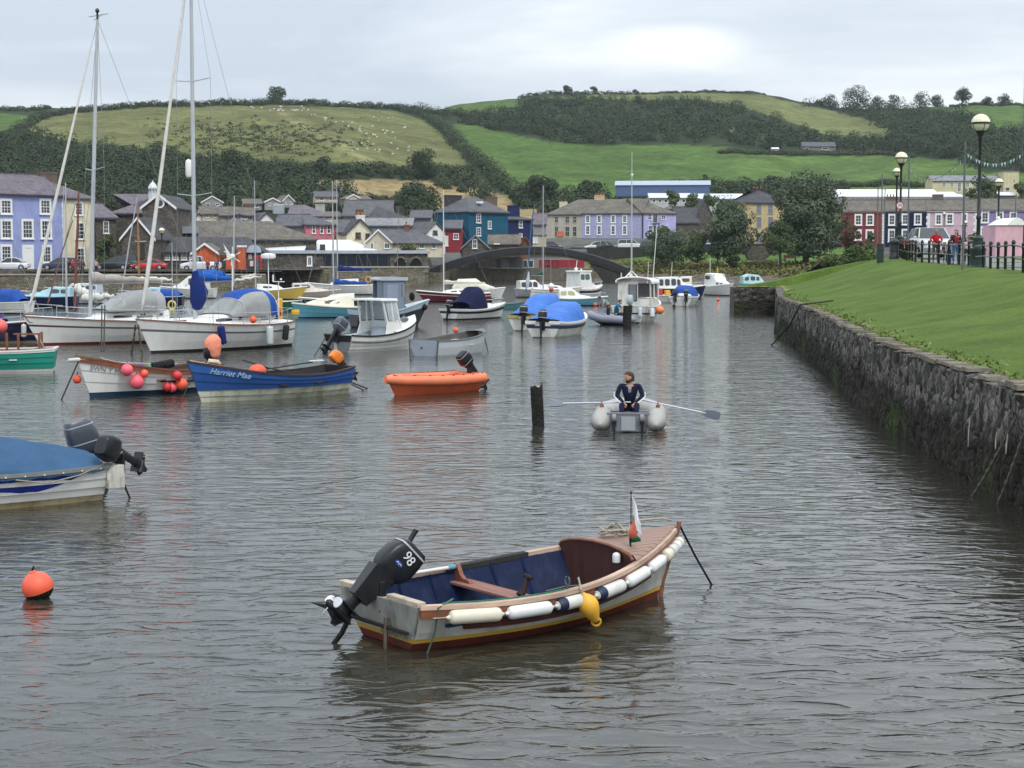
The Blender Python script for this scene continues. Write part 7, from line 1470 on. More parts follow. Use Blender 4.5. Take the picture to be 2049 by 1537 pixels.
# =============================================================== THE TWO YACHTS
def yacht(label, loc, yaw, L, H, mx, stripe, hoodm, lean, toe, bot, hz_=(1.0, .95, 1.25), B=2.8, furl=True, sp=(.45,), coverm=SAILW, hood=None, boomz=2.5, bl=None):
 t, h = sailboat(label, loc, yaw, L, B, G_WHITE, H=H, zs=hz_[0], zm=hz_[1], zb=hz_[2], mx=mx, stripe=stripe, bot=bot, mastm=ALU, boomz=boomz, sp=sp, furl=SAILW if furl else None, cover=coverm, cabh=.42, th=.34, r=.085, spw=1.0, wins=[(.34, .40), (.44, .47), (.52, .62)], lean=lean, name='yacht', bl=bl)
 if hood:
  x0, x1, w_, z0, z1, fm, cm = hood; m = MB(); g = MB(); n = 7
  st = [(x0 + (x1 - x0) * k / n, w_ * (1 - .12 * k / n), z0, z0 + (z1 - z0) * [.94, 1, 1, .97, .88, .66, .38, .12][k]) for k in range(n + 1)]
  def rib(a, b, c, d, k): return (a, -b * math.cos(math.pi * k / 16), c + (d - c) * math.sin(math.pi * k / 16) ** .62)
  m.loft([[rib(*q_, k) for k in range(17)] for q_ in st[:2]], closed=False); m.loft([[rib(*q_, k) for k in range(5, 12)] for q_ in st[1:6]], closed=False)
  for r_ in ((0, 6), (11, 17)): g.loft([[rib(a, b * .995, c, d, k) for k in range(*r_)] for a, b, c, d in st[1:6]], closed=False)
  g.loft([[rib(a, b * .995, c, d, k) for k in range(17)] for a, b, c, d in st[5:]], closed=False); m.build('sprayhood', fm, t, smooth=60); g.build('hood_window', cm, t, smooth=60)
  q = MB()
  for a, b, c, d in (st[0], st[5]): q.tube([(a, -b * 1.01 * math.cos(math.pi * k / 12), c + (d - c) * 1.01 * math.sin(math.pi * k / 12) ** .62) for k in range(13)], .02, 5)
  q.build('hood_frame', STEEL, t)
 m = MB(); m.tube([(L * .99, 0, hz_[2] + .1), (L * 1.09, 0, hz_[2] + .1)], .05, 6); m.tube([(L * 1.09, .02, hz_[2] + .08), (L * 1.06, .05, hz_[2] - .25), (L * 1.02, .14, hz_[2] - .3)], .03, 5); m.tube([(L * 1.06, -.05, hz_[2] - .25), (L * 1.02, -.18, hz_[2] - .28)], .03, 5); m.build('anchor', mat('galv', (.2, .19, .18), .6, .2), t)
 m = MB(); m.box((L * .84, 0, hz_[1] + .20), (.5, .45, .09)); m.build('hatch', mat('hatch_tint', (.12, .12, .14), .3), t)
 m = MB(); m.cyl((L * .12, 0, .9), (L * .12, 0, 1.55), .05); m.tube([(L * .12, .35 * math.cos(a * .5236), 1.5 + .35 * math.sin(a * .5236)) for a in range(13)], .02, 5); m.build('wheel', STEEL, t)
 return t, h
tG, hG = yacht('white yacht with blue sprayhood, tall grey mast and three hanging fenders', Vector((-9.65, 70.3, 0)), 233, 7.4, 14.5, .69, mat('pinstripe', (.14, .15, .17), .5), None, .05, None, G_BOT, hood=(1.6, 4.0, 1.12, 1.35, 2.45, C_BLUE, CLR), hz_=(1.05, 1.0, 1.35), coverm=mat('sail_bundle', (.02, .10, .40), .8, .15, 2, bump=2, bs=5), boomz=2.75, sp=(.345, .65), bl=2.0)
MG = local(tG)
m = MB(); m.se([(5.1, 0, 1.55, .05, .05), (5.0, .03, 1.7, .2, .18), (4.92, -.02, 2.0, .34, .28), (4.9, .04, 2.35, .38, .33), (4.96, 0, 2.7, .30, .28), (5.04, .02, 2.95, .17, .2), (5.08, 0, 3.2, .1, .1)], 12, 2.2); m.build('mast_cover', mat('canvas_dark_blue', (.014, .03, .15), .85, .2, 2, bump=2, bs=4), tG, smooth=60)
m = MB(); m.rev([(.02, 0), (.11, .04), (.13, .12), (.13, .62), (.1, .7), (.02, .74)], (5.2, -.14, 6.9), 12); m.build('radar_reflector', WHT, tG, smooth=50)
m = MB(); P = (.05, -.95, 1.0); m.cyl(P, (.05, -.95, 3.65), .022, n=6); m.rev([(.02, -.02), (.30, .03), (.33, .13), (.30, .22), (.05, .26)], (.05, -.95, 3.66), 14); m.build('radar_dome', WHT, tG, smooth=50)
m = MB(); m.cyl((.1, -.3, 1.0), (.1, -.3, 2.7), .02, n=6); m.tube([(.1, -.65, 2.7), (.1, .05, 2.7)], .02, 5); m.cyl((.1, -.62, 2.7), (.1, -.62, 3.0), .035, n=6); m.ball((.1, -.15, 2.8), .05, 8); m.build('aerial_bracket', WHT, tG)
m = MB(); m.T = mat_tf((-.04, .55, 1.42)); m.rev([(.16, -.1), (.18, 0), (.16, .1)], (0, 0, 0), 10, 0); m.build('horseshoe_float', mat('float_yellow', (.75, .42, .04), .6), tG)
m = MB(); m.box((-.12, -.5, .55), (.3, .35, .5)); m.build('stern_ladder', WHT, tG); e, _ = outboard(tG, (-.1, -.62, 1.15), 0, .75, mat('cowl_red', (.4, .03, .03), .4), det=False)
for i, (q, c, lb, lg, rr) in enumerate([(.66, mat('fender_blue', (.012, .02, .12), .6), 'navy blue fender hanging amidships on the near yacht, left of three', .80, .15), (.33, mat('fender_pale', (.55, .60, .60), .5), 'pale grey fender hanging on the near yacht between two dark ones', .82, .145), (.16, mat('fender_black', (.03, .03, .04), .6), 'black fender hanging near the stern of the near yacht', .70, .13)]):
 p = MG @ (hG.p(q, 1, 1, 0) + Vector((0, .16, -.03))); fender(lb, p, lg, rr, c, (.12 * (1 - i), 0, -1))
p = MG @ (hG.p(.44, 1, 1, .05) + Vector((0, .05, .22))); ballbuoy('small orange buoy tied to the rail of the near yacht', p, .15, RED_BUOY)
tF, hF = yacht('white yacht with red-brown rail and grey sprayhood, second from the left', Vector((-13.7, 75.0, 0)), 217, 8.0, 12.6, .72, mat('brown_stripe', (.10, .06, .06), .5), None, .6, WOOD, G_BOTR, hood=(2.7, 5.3, 1.05, 1.4, 2.3, C_GREY, CLR), coverm=mat('sail_grey', (.40, .36, .33), .9, .15, 3, bump=1.5, bs=5), boomz=2.6, sp=(.5,), bl=3.4)
m = MB(); x_ = 8 * .72 - .6; m.cyl((x_, 0, 13.85), (x_, 0, 14.4), .045, n=6); m.ball((x_, 0, 14.3), .1, 8); m.tube([(x_ - .45, .1, 14.2), (x_ + .4, 0, 14.0)], .012, 4); m.tube([(x_, -.4, 13.95), (x_, .4, 14.05)], .012, 4); m.build('masthead_gear', ENG, tF)
bw = MG @ Vector((7.7 * 1.06, 0, 1.15)); chain('rusty mooring chain from the bow of the near yacht, left strand', bw, wat(262, 708) - Vector((0, 0, .1)), .05, .1); chain('rusty mooring chain from the bow of the near yacht, right strand', bw + Vector((.1, 0, 0)), wat(286, 712) - Vector((0, 0, .1)), .05, .05)
q = tF.location; rope('pair of dark boarding lines hanging from the side of the brown-railed yacht', [pt(204, 612, 66), pt(203, 704, 61.8)], .03, ROPED); rope('second dark line beside the first on the brown-railed yacht', [pt(210, 612, 66), pt(208, 704, 61.8)], .03, ROPED)
# =============================================================== CLINKER BOATS AND OPEN BOATS
def openboat(label, loc, yaw, L, B, rows, mats, zs, zm, zb, lap=.012, rub=WOOD, inner=G_LGREY, seats=(.3, .55), kw={}, name='open_boat', zf=.12, gw=.07, th=.045, fdeck=None, floor=None, seatm=None):
 t = thing(name, label, 'boat', loc, R(yaw)); h = Hull(L, B, zs, zm, zb, **({'tw': .72, 'kd': .28, 'rake': .35, 'fl': .38, 'flb': .8} | kw)); h.zw = rows['zw']; m = MB()
 h.strakes(rows['r'], m, n=34, lap=lap); m.build('hull', mats, t, smooth=30)
 m = MB(); h.inner(m, zf, th, 0, 1); m.build('inner_planking', [inner, floor or inner], t, smooth=40)
 m = MB(); h.gunwale(m, gw, .05); a = h.p(0, 1); m.box((a.x + .02, 0, a.z), (.08, a.y * 2, .05)); m.build('gunwale', rub, t, smooth=30)
 for q in seats: MB().box((L * q, 0, zm * .62), (.24, h.half(q) * 2 - .12, .035)).build('thwart', seatm or rub, t)
 if fdeck:
  m = MB(); h.deck(m, fdeck, .99, .05, dz=.02, ins=.02); m.build('fore_deck', rub if fdeck > 0 else inner, t, smooth=40)
 return t, h
tH, hH = openboat('white clinker boat with brown gunwale, bunting and bunches of pink buoys', Vector((-8.75, 47.2, 0)), 229, 3.95, 1.8, {'zw': .13, 'r': [('k', 0, 1), ('k', .25, 1), ('z', 0, 1), ('z', .13, 1), ('h', .3, 0), ('h', .62, 0), ('h', 1, 0)]}, [G_WHITE, G_BOTB], .72, .66, 1.14, lap=.02, rub=WOOD, inner=mat('inner_dark', (.05, .045, .04), .8), kw={'flb': .9, 'rake': .45})
MH = local(tH); m = MB(); hH.gunwale(m, .02, .12, ins=.01, hh=.93); m.build('top_strake', WOOD, tH, smooth=30); m = MB(); hH.gunwale(m, .03, .05, ins=.02, hh=.66, t0=.12, t1=.55); m.build('bilge_strake', RUB, tH, smooth=30)
def letter(par, h, tt, hh, s_, size, m, side, rot=0., shear=0, sp=1., name='lettering'):
 a, b = h.p(tt, hh, side, -.035), h.p(tt - .12, hh - .0, side, -.035); c = h.p(tt, hh - .2, side, -.035); u = (b - a).normalized(); v_ = (c - a); v_ = -(v_ - u * v_.dot(u)).normalized(); n = u.cross(v_)
 Mx = Matrix((( u.x, v_.x, n.x, a.x), (u.y, v_.y, n.y, a.y), (u.z, v_.z, n.z, a.z), (0, 0, 0, 1))); return text(name, s_, size, m, par, Mx @ Matrix.Rotation(rot, 4, 'Z'), .004, shear, 'LEFT', sp)
letter(tH, hH, .96, .80, 'SWN Y MOR', .19, mat('letter_faint', (.22, .22, .24), .7), 1)
def hs(tt, hh, off=.15, up=0): return MH @ (hH.p(tt, hh, 1) + Vector((0, off, up)))
for tt, hh, r_, mm_, lb in [(.80, .86, .165, PINK, 'pink round buoy at upper left of the left bunch on the white clinker boat'), (.74, .60, .195, PINK, 'largest pink buoy at the bottom of the left bunch on the clinker boat'), (.69, .83, .11, RED_BUOY, 'small red buoy at the right of the left bunch on the clinker boat'), (.46, .84, .13, mat('buoy_red', (.62, .04, .04), .5), 'dark red buoy at the top of the right bunch on the clinker boat'), (.51, .50, .125, mat('buoy_red', (.62, .04, .04), .5), 'dark red buoy at the left of the right bunch'), (.47, .48, .13, PINK, 'pink buoy at the bottom middle of the right bunch'), (.41, .58, .17, RED_BUOY, 'bright red buoy at the right of the right bunch')]:
 ballbuoy(lb, hs(tt, hh, r_ + .03), r_, mm_, up=(0, -.2, 1))
ballbuoy('small red buoy hanging behind the stem of the white clinker boat', MH @ (hH.p(.99, .55, -1) + Vector((.1, -.22, 0))), .12, RED_BUOY)
fender('white cigar fender lying across the stem of the white clinker boat', MH @ (hH.p(.985, .95, 1) + Vector((.08, .12, 0))), .46, .055, WF_ := mat('fender_chalk', (.64, .64, .60), .55, .14, 6), (-.9, .45, -.1))
a = MH @ (hH.p(.985, .9, 1) + Vector((.12, .02, 0))); b = wat(123, 800); rope('mooring line from the stem of the white clinker boat', [a, a.lerp(b, .5), b, b - Vector((0, 0, .3))], .022)
P = [MH @ (hH.p(.85 - .085 * k, 1, -1, .3) + Vector((0, 0, .10 - .02 * math.sin(k)))) for k in range(9)]; tb = thing('bunting', 'string of yellow, orange, pink and green pennants along the white clinker boat', 'bunting', (0, 0, 0)); MB().tube(P, .008, 4).build('string', WHT, tb)
for k, c in enumerate([(.7, .6, .05), (.8, .35, .04), (.2, .12, .06), (.8, .2, .3), (.25, .15, .45), (.2, .65, .35), (.75, .15, .15)]):
 a, b = P[k], P[k + 1]; cmid = a.lerp(b, .5); d = (b - a).normalized() * .10; m = MB(); m.prism([cmid - d, cmid + d, cmid + d * .5 - Vector((0, 0, .22)), cmid - d * .5 - Vector((0, 0, .2))], (.004, .006, 0)); m.build('pennant', mat('pen%d' % k, c, .8), tb)
m = MB(); m.T = MH; m.tube([hH.p(.20, 1, -1, .25) + Vector((0, 0, .10)), hH.p(.38, 1, -1, .3) + Vector((0, 0, .02))], .12, 8); m.build('net_bundle', mat('net_black', (.02, .02, .022), .95, .5, 12, bump=3, bs=10), label='black bundle of nets in the white clinker boat', cat='net')
m = MB(); p = MH @ Vector((-.22, .0, .95)); m.se([(0, 0, -.05, .12, .12), (0, 0, .12, .26, .22), (.02, 0, .40, .31, .25), (0, .02, .66, .27, .23), (-.05, 0, .8, .13, .13), (-.06, 0, .84, .03, .03)], 14, 2.5); o = m.build('engine_hood', mat('salmon_cloth', (.85, .30, .19), .85, .15, 3, bump=3, bs=5), tH, smooth=60); o.location = (-.22, 0, .85); o.scale = (.84, .84, .84)
e, _ = outboard(tH, (-.1, 0, .72), 0, .9, ENG, det=False)
tI, hI = openboat('bright blue clinker boat with white bottom and cowled orange outboard', Vector((-4.82, 45.95, 0)), 224, 4.55, 1.95, {'zw': .28, 'r': [('k', 0, 1), ('k', .25, 1), ('z', 0, 1), ('z', .14, 1), ('z', .30, 1), ('h', .36, 0), ('h', .66, 0), ('h', 1, 2)]}, [G_BLUE, gel('bottom_greenwhite', (.52, .54, .44), .6, .18, (.20, .18, .06), .6), gel('blue_top', (.03, .12, .38), .4, .1)], .74, .62, 1.08, lap=.022, rub=mat('gunwale_dark', (.05, .025, .02), .5), inner=mat('inner_blackblue', (.03, .03, .035), .7), kw={'flb': .95, 'rake': .42, 'tw': .66})
MI = local(tI); letter(tI, hI, .93, .87, 'Harriet Mae', .22, mat('letter_pale', (.45, .6, .75), .6), 1, shear=.3)
m = MB(); q = lambda tt, y_, z_: hI.p(tt, 1, -1, y_) + Vector((0, 0, z_)); m.tube([q(.62, .3, .30), q(.45, .5, .12), q(.34, .8, .0)], .022, 6); m.build('oar', mat('oar_dark', (.06, .05, .05), .7), tI)
ol = thing('oar', 'long dark oar lying on the far gunwale of the blue clinker boat', 'oar', (0, 0, 0)); MB().tube([MI @ q(.45, .1, .05), MI @ q(.10, .12, .16)], .022, 6).build('shaft', mat('oar_dark', (.06, .05, .05), .7), ol); m = MB(); m.T = MI; a = q(.10, .12, .16); m.box(a + Vector((-.12, 0, .03)), (.45, .12, .03)); m.build('blade', WHT, ol)
m = MB(); m.T = MI; m.ball(hI.p(.66, 1, 1, .45) + Vector((0, 0, .02)), (.26, .2, .20), 14); m.build('buoy', mat('buoy_redorange', (.75, .10, .05), .5), label='red buoy with white seam lying in the bow of the blue clinker boat', cat='buoy', smooth=60)
m = MB(); m.T = MI; a = hI.p(.90, 1, 1, .25); m.tube([a + Vector((0, -.1, .02)), a + Vector((.1, .1, .14)), a + Vector((-.15, .12, .1)), a + Vector((-.3, -.05, .04))], .05, 6); m.build('rope_coil', mat('rope_white', (.65, .6, .5), .9, .2, 9), label='pale rope heaped in the bow of the blue clinker boat', cat='rope', smooth=60)
m = MB(); hI.deck(m, .84, .99, .04, dz=.01, ins=.02); m.build('fore_deck', WOODL, tI)
outboard(tI, (-.04, 0, .78), 42, .78, mat('cowl_orange', (.82, .22, .03), .45), det=False)
a = MI @ Vector((-.05, -.35, .45)); b = wat(735, 778); rope('dark twin line trailing from the stern of the blue boat', [a, b, b - Vector((0, 0, .2))], .022); rope('second trailing line astern of the blue boat', [a + Vector((0, .3, -.05)), wat(728, 781), wat(728, 781) - Vector((0, 0, .2))], .02)
a = MI @ (hI.p(.99, .8, 1)); b = wat(358, 815); rope('thin mooring line from the stem of the blue boat', [a, b, b - Vector((0, 0, .2))], .012)
t = thing('open_boat', 'faded orange moulded boat with black outboard and looped grab rope', 'boat', Vector((-1.2, 46.7, 0)), R(222)); h = Hull(2.7, 1.5, .52, .52, .60, tw=.86, kd=.22, rake=.35, fl=.35, flb=.55, pb=2.6, sharp=.75); h.zw = .06; m = MB()
h.strakes([('k', 0, 1), ('k', .25, 1), ('z', 0, 0), ('z', .06, 0), ('h', .25, 0), ('h', .55, 0)], m, n=34); m.build('hull', [G_ORA, G_BOT], t, smooth=50)
m = MB()
for sd in (-1, 1):
 P = [h.p(q / 30, .80, sd, .03) for q in range(31)]; m.tube(P, [.14] * 28 + [.13, .12, .10], 12)
a = h.p(0, .8, 1); m.tube([(a.x, a.y, a.z), (a.x - .02, 0, a.z), (a.x, -a.y, a.z)], .13, 10); m.build('collar', gel('orange_collar', (.80, .20, .09), .5, .14, (.50, .24, .12), .5), t, smooth=60)
m = MB(); h.inner(m, .16, .12, t1=.9); m.build('inner_planking', G_ORA, t, smooth=50)
M = local(t); m = MB(); P = []
for k in range(29): q = .03 + .94 * k / 28; P.append(h.p(q, .80, 1, .03) + Vector((0, .03, .14 - .05 * abs(math.sin(k * math.pi / 4)))))
m.tube(P, .010, 5); P = [h.p(q / 20, .80, -1, .03) + Vector((0, -.02, .145)) for q in range(21)]; m.tube(P, .01, 5)
for k in range(0, 29, 4): m.ball(P[0] if 0 else h.p(.03 + .94 * k / 28, .80, 1, .03) + Vector((0, .03, .14)), .022, 6)
m.build('grab_rope', ROPED, t); outboard(t, (.02, 0, .62), 38, .95, ENG, stripe=mat('decal_grey', (.35, .38, .42), .4), det=False)
def pile(label, px, py, r, hh, lean=(0, 0), seed=0, top=True):
 p = wat(px, py); t = thing('mooring_pile', label, 'post', p); V = MB(); rings = []; n = 14
 for k in range(15):
  z = -.6 + (hh + .6) * k / 14; ring = []
  for j in range(n):
   a = 2 * math.pi * j / n; rr = r * (1 + .13 * noise.noise((math.cos(a) * 1.8 + seed, math.sin(a) * 1.8, z * 1.2)) + .06 * noise.noise((j * 3.1, z * 5, seed))) * (.9 + .1 * (k < 4)); zz = z + (.12 * (noise.noise((math.cos(a) * 2.2, math.sin(a) * 2.2, seed + 5)) + .0) + .07 * (j % 5 == 0) if k == 14 and top else 0)
   ring.append(Vector((rr * math.copysign(abs(math.cos(a)) ** .7, math.cos(a)) + lean[0] * z, rr * math.copysign(abs(math.sin(a)) ** .7, math.sin(a)) + lean[1] * z, zz)))
  rings.append(ring)
 rings.append([q * .5 + Vector((lean[0] * hh * .5, 0, (hh - .06) * .5)) for q in rings[-1]]); V.loft(rings); V.build('timber', mat('pile_black', (.022, .022, .019), .85, .5, 6, bump=3, bs=12), t, smooth=60)
 MB().ball((lean[0] * hh + .03, 0, hh + .01), (.05, .04, .03), 8).build('gull_mess', mat('lime', (.5, .48, .42), .9, .3, 8), t)
pile('blackened wooden mooring pile standing in the middle of the water', 1077, 852, .155, .86, (-.05, 0), 1)
# =============================================================== INFLATABLE WITH ROWER
GT = mat('pvc_grey', (.36, .355, .335), .5, .10, 5, stain=(.36, .32, .24), wear=.4); GD = mat('pvc_dark', (.20, .21, .23), .6, .12, 5)
p0 = wat(1257, 866); t = thing('inflatable_dinghy', 'grey inflatable dinghy with transom wheels, rowed toward the camera by one man', 'boat', p0, R(84)); m = MB(); r = .215; hw = .60
P = [(-.18, -hw, .22), (-.08, -hw, .23), (0, -hw, .24), (1.6, -hw, .26), (2.1, -hw * .9, .28), (2.45, -hw * .5, .33), (2.55, 0, .35), (2.45, hw * .5, .33), (2.1, hw * .9, .28), (1.6, hw, .26), (0, hw, .24), (-.08, hw, .23), (-.18, hw, .22)]
P = [(-.44, -hw, .21), (-.30, -hw, .215)] + P[1:-1] + [(-.30, hw, .215), (-.44, hw, .21)]; m.tube(P, [.035, .12, .195] + [r] * 9 + [.195, .12, .035], 16); m.build('tube', GT, t, smooth=60)
m = MB(); m.box((.02, 0, .22), (.05, .80, .40)); m.box((.02, 0, .41), (.07, .92, .05)); m.build('transom', GD, t, bevel=.01); m = MB(); m.box((-.012, 0, .20), (.02, .30, .30)); m.build('transom_plate', mat('plate_grey', (.36, .38, .40), .5), t)
for s in (-1, 1):
 q = MB(); q.box((-.04, s * .30, .22), (.05, .10, .10)); q.box((-.05, s * .30, .06), (.05, .05, .26)); q.build('wheel_bracket', ENG, t); q = MB(); q.rev([(.02, -.04), (.085, -.04), (.085, .04), (.02, .04)], (-.05, s * .30, .32), 12, 0, Matrix.Rotation(R(90), 3, 'X')); q.build('wheel', mat('wheel_grey', (.25, .26, .28), .6), t, smooth=50)
 q = MB(); q.bx(-.20, .06, s * (hw + .235) - .006, s * (hw + .235) + .006, .17, .21); q.build('brown_flash', mat('flash_brown', (.28, .13, .06), .6), t)
 q = MB(); q.rev([(.05, 0), (.05, .05), (.02, .06), (.02, .12)], (.95, s * (hw + .02), .47), 10); q.build('rowlock', mat('rowlock_red', (.3, .12, .1), .6), t)
MB().bx(.05, 2.2, -.36, .36, .06, .10).build('floor', GD, t); MB().box((1.05, 0, .36), (.24, .9, .04)).build('thwart', GD, t)
m = MB(); m.tube([(2.35, 0, .66), (2.5, .0, .76)], [.12, .1], 8);
MD = local(t)
J_ = dict(pelvis=(1.05, 0, .47), chest=(.93, 0, .84), neck=(.90, 0, .99), head=(.88, .01, 1.13), shL=(.93, .205, .96), elL=(.86, .285, .72), wrL=(.66, .105, .555), shR=(.93, -.205, .96), elR=(.86, -.285, .72), wrR=(.66, -.105, .555), sideL=(0, 0, 1), sideR=(0, 0, 1),
          hipL=(1.0, .10, .44), knL=(.60, .17, .56), anL=(.34, .14, .20), toeL=(.20, .15, .15), hipR=(1.0, -.10, .44), knR=(.60, -.17, .56), anR=(.34, -.14, .20), toeR=(.20, -.15, .15))
pr = thing('person', 'bearded man in a navy sports jacket rowing the grey inflatable', 'person', MD @ Vector((0, 0, 0)), R(84));
bpy.data.objects.remove(pr)
pr = person('bearded man in a navy jacket rowing the inflatable, looking over his shoulder', p0, R(84), J_, SKIN, H_BRN, cloth('navyjacket', (.010, .013, .035)), cloth('navyjacket', (.010, .013, .035)), hair='beard', hyaw=R(180 - 72), hpitch=.12)
m = MB()
for s, k1, k2 in ((1, 'elL', 'wrL'), (-1, 'elR', 'wrR')):
 a, b = Vector(J_[k1]), Vector(J_[k2]); o_ = Vector((-.022, s * .045, -.004)); m.tube([a + o_ * 1.15 + Vector((0, 0, .10)), a + o_ * 1.25, a.lerp(b, .5) + o_ * 1.15, a.lerp(b, .9) + o_ * .85], .014, 5)
m.build('sleeve_stripes', WHT, pr); m = MB(); m.se([(.855, 0, .80, .02, .03), (.845, 0, .88, .03, .04), (.865, 0, .95, .02, .035)], 8, 3); m.build('chest_print', mat('print_grey', (.3, .3, .33), .8), pr)
for s, (hx, hy, hz_), end in ((1, (.66, .135, .56), (1143, 817.5)), (-1, (.66, -.135, .56), (1423, 834))):
 hand = MD @ Vector((.62, s * .10, .555)); lock = MD @ Vector((.95, s * (hw + .02), .56)); d = (lock - hand).normalized()
 if s == 1: tip = MD @ Vector((1.25, 1.78, .50)); ti = thing('oar', 'aluminium oar reaching left from the rower', 'oar', (0, 0, 0))
 else: tip = MD @ Vector((.62, -1.95, .32)); ti = thing('oar', 'aluminium oar with dark blade reaching right from the rower', 'oar', (0, 0, 0))
 hand2 = lock + (lock - tip).normalized() * (lock - MD @ Vector((.62, s * .04, .56))).length; d = (tip - lock).normalized()
 MB().tube([hand2, tip - d * .3], .019, 8).build('shaft', mat('oar_alu', (.62, .66, .70), .35, .05, 3, metal=.4), ti, smooth=60)
 bd = MB(); sd = Vector((0, 0, 1)) if s == -1 else Vector((.1, .3, .25)).normalized(); sd = (sd - d * sd.dot(d)).normalized(); nn = d.cross(sd)
 bd.loft([[c + sd * w_ + nn * .01, c + sd * w_ - nn * .01, c - sd * w_ - nn * .01, c - sd * w_ + nn * .01] for c, w_ in ((tip - d * .38, .02), (tip - d * .30, .075), (tip - d * .12, .10), (tip, .09), (tip + d * .03, .05))]); bd.build('blade', mat('blade_grey', (.16, .18, .22), .5), ti)
# =============================================================== MIDDLE GROUND
t = thing('cuddy_boat', 'white clinker-moulded boat with open-backed wheel shelter and dark outboard', 'boat', Vector((-6.85, 65.3, 0)), R(50)); L = 4.1
h = Hull(L, 2.0, .68, .64, 1.15, tw=.78, kd=.28, rake=.3, fl=.34, flb=.62, pb=2.5, sharp=.72); h.zw = .1; m = MB()
h.strakes([('k', 0, 1), ('k', .25, 1), ('z', 0, 0), ('z', .1, 0), ('h', .30, 0), ('h', .62, 0), ('h', 1, 0)], m, n=34, lap=.025, transom=False); m.build('hull', [G_CREAM if 0 else G_WHITE, G_BOT], t, smooth=35)
m = MB(); P = [h.p(0, q / 10, 1) for q in range(1, 11)]; m.prism([Vector((p.x, p.y, p.z)) for p in P] + [Vector((p.x, -p.y, p.z)) for p in reversed(P)], (-.03, 0, 0)); m.build('transom', gel('transom_grey', (.22, .24, .24), .6), t)
m = MB(); P = [h.p(0, q / 10, 1) for q in range(7, 11)]; m.prism([Vector((p.x - .035, p.y, p.z)) for p in P] + [Vector((p.x - .035, -p.y, p.z)) for p in reversed(P)], (-.012, 0, 0)); m.build('transom_top', RUB, t)
MB().box((-.055, .15, .18), (.02, .16, .42)).build('transom_pad', G_LGREY, t)
m = MB(); h.inner(m, .12, .05, t1=.6); m.build('cockpit', G_LGREY, t, smooth=35); m = MB(); h.gunwale(m, .06, .06); m.build('rubbing_strake', RUB, t, smooth=30); m = MB(); h.gunwale(m, .012, .03, ins=.02, hh=.70); m.build('pinstripe', RUB, t)
m = MB(); h.deck(m, .56, .99, .22, n=12, dz=.02); m.build('fore_deck', G_WHITE, t, smooth=50)
c0 = L * .50; W_ = .78; zt = 2.0
m = MB()   # open-backed shelter: sides, front, roof
for s in (-1, 1):
 m.prism([(c0 - .25, s * .84, .62), (c0 + .75, s * .80, .78), (c0 + .62, s * .76, 1.15), (c0 - .10, s * .78, 1.15)], (0, -s * .05, 0))
 for a, b in (((c0 - .10, 1.15), (c0 - .30, zt)), ((c0 + .26, 1.15), (c0 + .16, zt)), ((c0 + .62, 1.15), (c0 + .42, zt))): m.tube([(a[0], s * .76, a[1] - .03), (b[0], s * .70, b[1])], .045, 6)
m.prism([(c0 + .62, -.76, 1.15), (c0 + .62, .76, 1.15), (c0 + .76, .8, .75), (c0 + .76, -.8, .75)], (.05, 0, 0)); m.tube([(c0 + .60, 0, 1.13), (c0 + .42, 0, zt)], .04, 6); m.build('wheel_shelter', G_WHITE, t, smooth=30)
m = MB(); m.loft([[(c0 - .52, -.84, zt), (c0 - .52, .84, zt), (c0 + .52, .80, zt - .02), (c0 + .52, -.80, zt - .02)], [(c0 - .50, -.80, zt + .09), (c0 - .50, .80, zt + .09), (c0 + .48, .76, zt + .08), (c0 + .48, -.76, zt + .08)]]); m.build('shelter_roof', G_WHITE, t, bevel=.02)
for s in (-1, 1):
 m = MB(); m.prism([(c0 + .0, s * .765, 1.2), (c0 + .24, s * .765, 1.2), (c0 + .13, s * .72, zt - .08), (c0 - .16, s * .72, zt - .08)], (0, s * .01, 0)); m.prism([(c0 + .31, s * .765, 1.2), (c0 + .56, s * .765, 1.2), (c0 + .40, s * .72, zt - .08), (c0 + .20, s * .72, zt - .08)], (0, s * .01, 0)); m.build('side_window', mat('clear_pane', (.42, .46, .48), .15), t)
m = MB(); m.prism([(c0 + .645, -.70, 1.2), (c0 + .645, -.06, 1.2), (c0 + .47, -.06, zt - .08), (c0 + .47, -.66, zt - .08)], (.01, 0, 0)); m.prism([(c0 + .645, .06, 1.2), (c0 + .645, .70, 1.2), (c0 + .47, .66, zt - .08), (c0 + .47, .06, zt - .08)], (.01, 0, 0)); m.build('windscreen', mat('clear_pane', (.42, .46, .48), .15), t)
m = MB(); m.box((c0 + .52, 0, .72), (.08, 1.5, .9)); m.build('cabin_bulkhead', G_GREY if 0 else G_LGREY, t); MB().box((c0 + .46, .15, .62), (.05, .55, .62)).build('locker_door', mat('door_pale', (.48, .52, .56), .5), t)
m = MB(); m.T = mat_tf((c0 + .38, -.42, .80)); m.tube([(0, .2 * math.cos(a * .5236), .2 * math.sin(a * .5236)) for a in range(13)], .018, 5); m.tube([(0, -.2, 0), (0, .2, 0)], .012, 4); m.tube([(0, 0, -.2), (0, 0, .2)], .012, 4); m.build('steering_wheel', RUB, t)
for s in (-1, 1): m = MB(); m.ball((L * .82, s * .36, 1.2), (.26, .05, .12), 10); m.build('porthole', GLS2, t, smooth=60)
outboard(t, (-.05, .05, .72), 35, 1.25, ENGG, stripe=mat('decal_grey', (.35, .38, .42), .4), det=False)
M = local(t); a = M @ Vector((-.05, .72, .55)); b = wat(629, 713); rope('mooring line from the far transom corner of the cuddy boat', [a, a.lerp(b, .55), b, b - Vector((0, 0, .2))], .025)
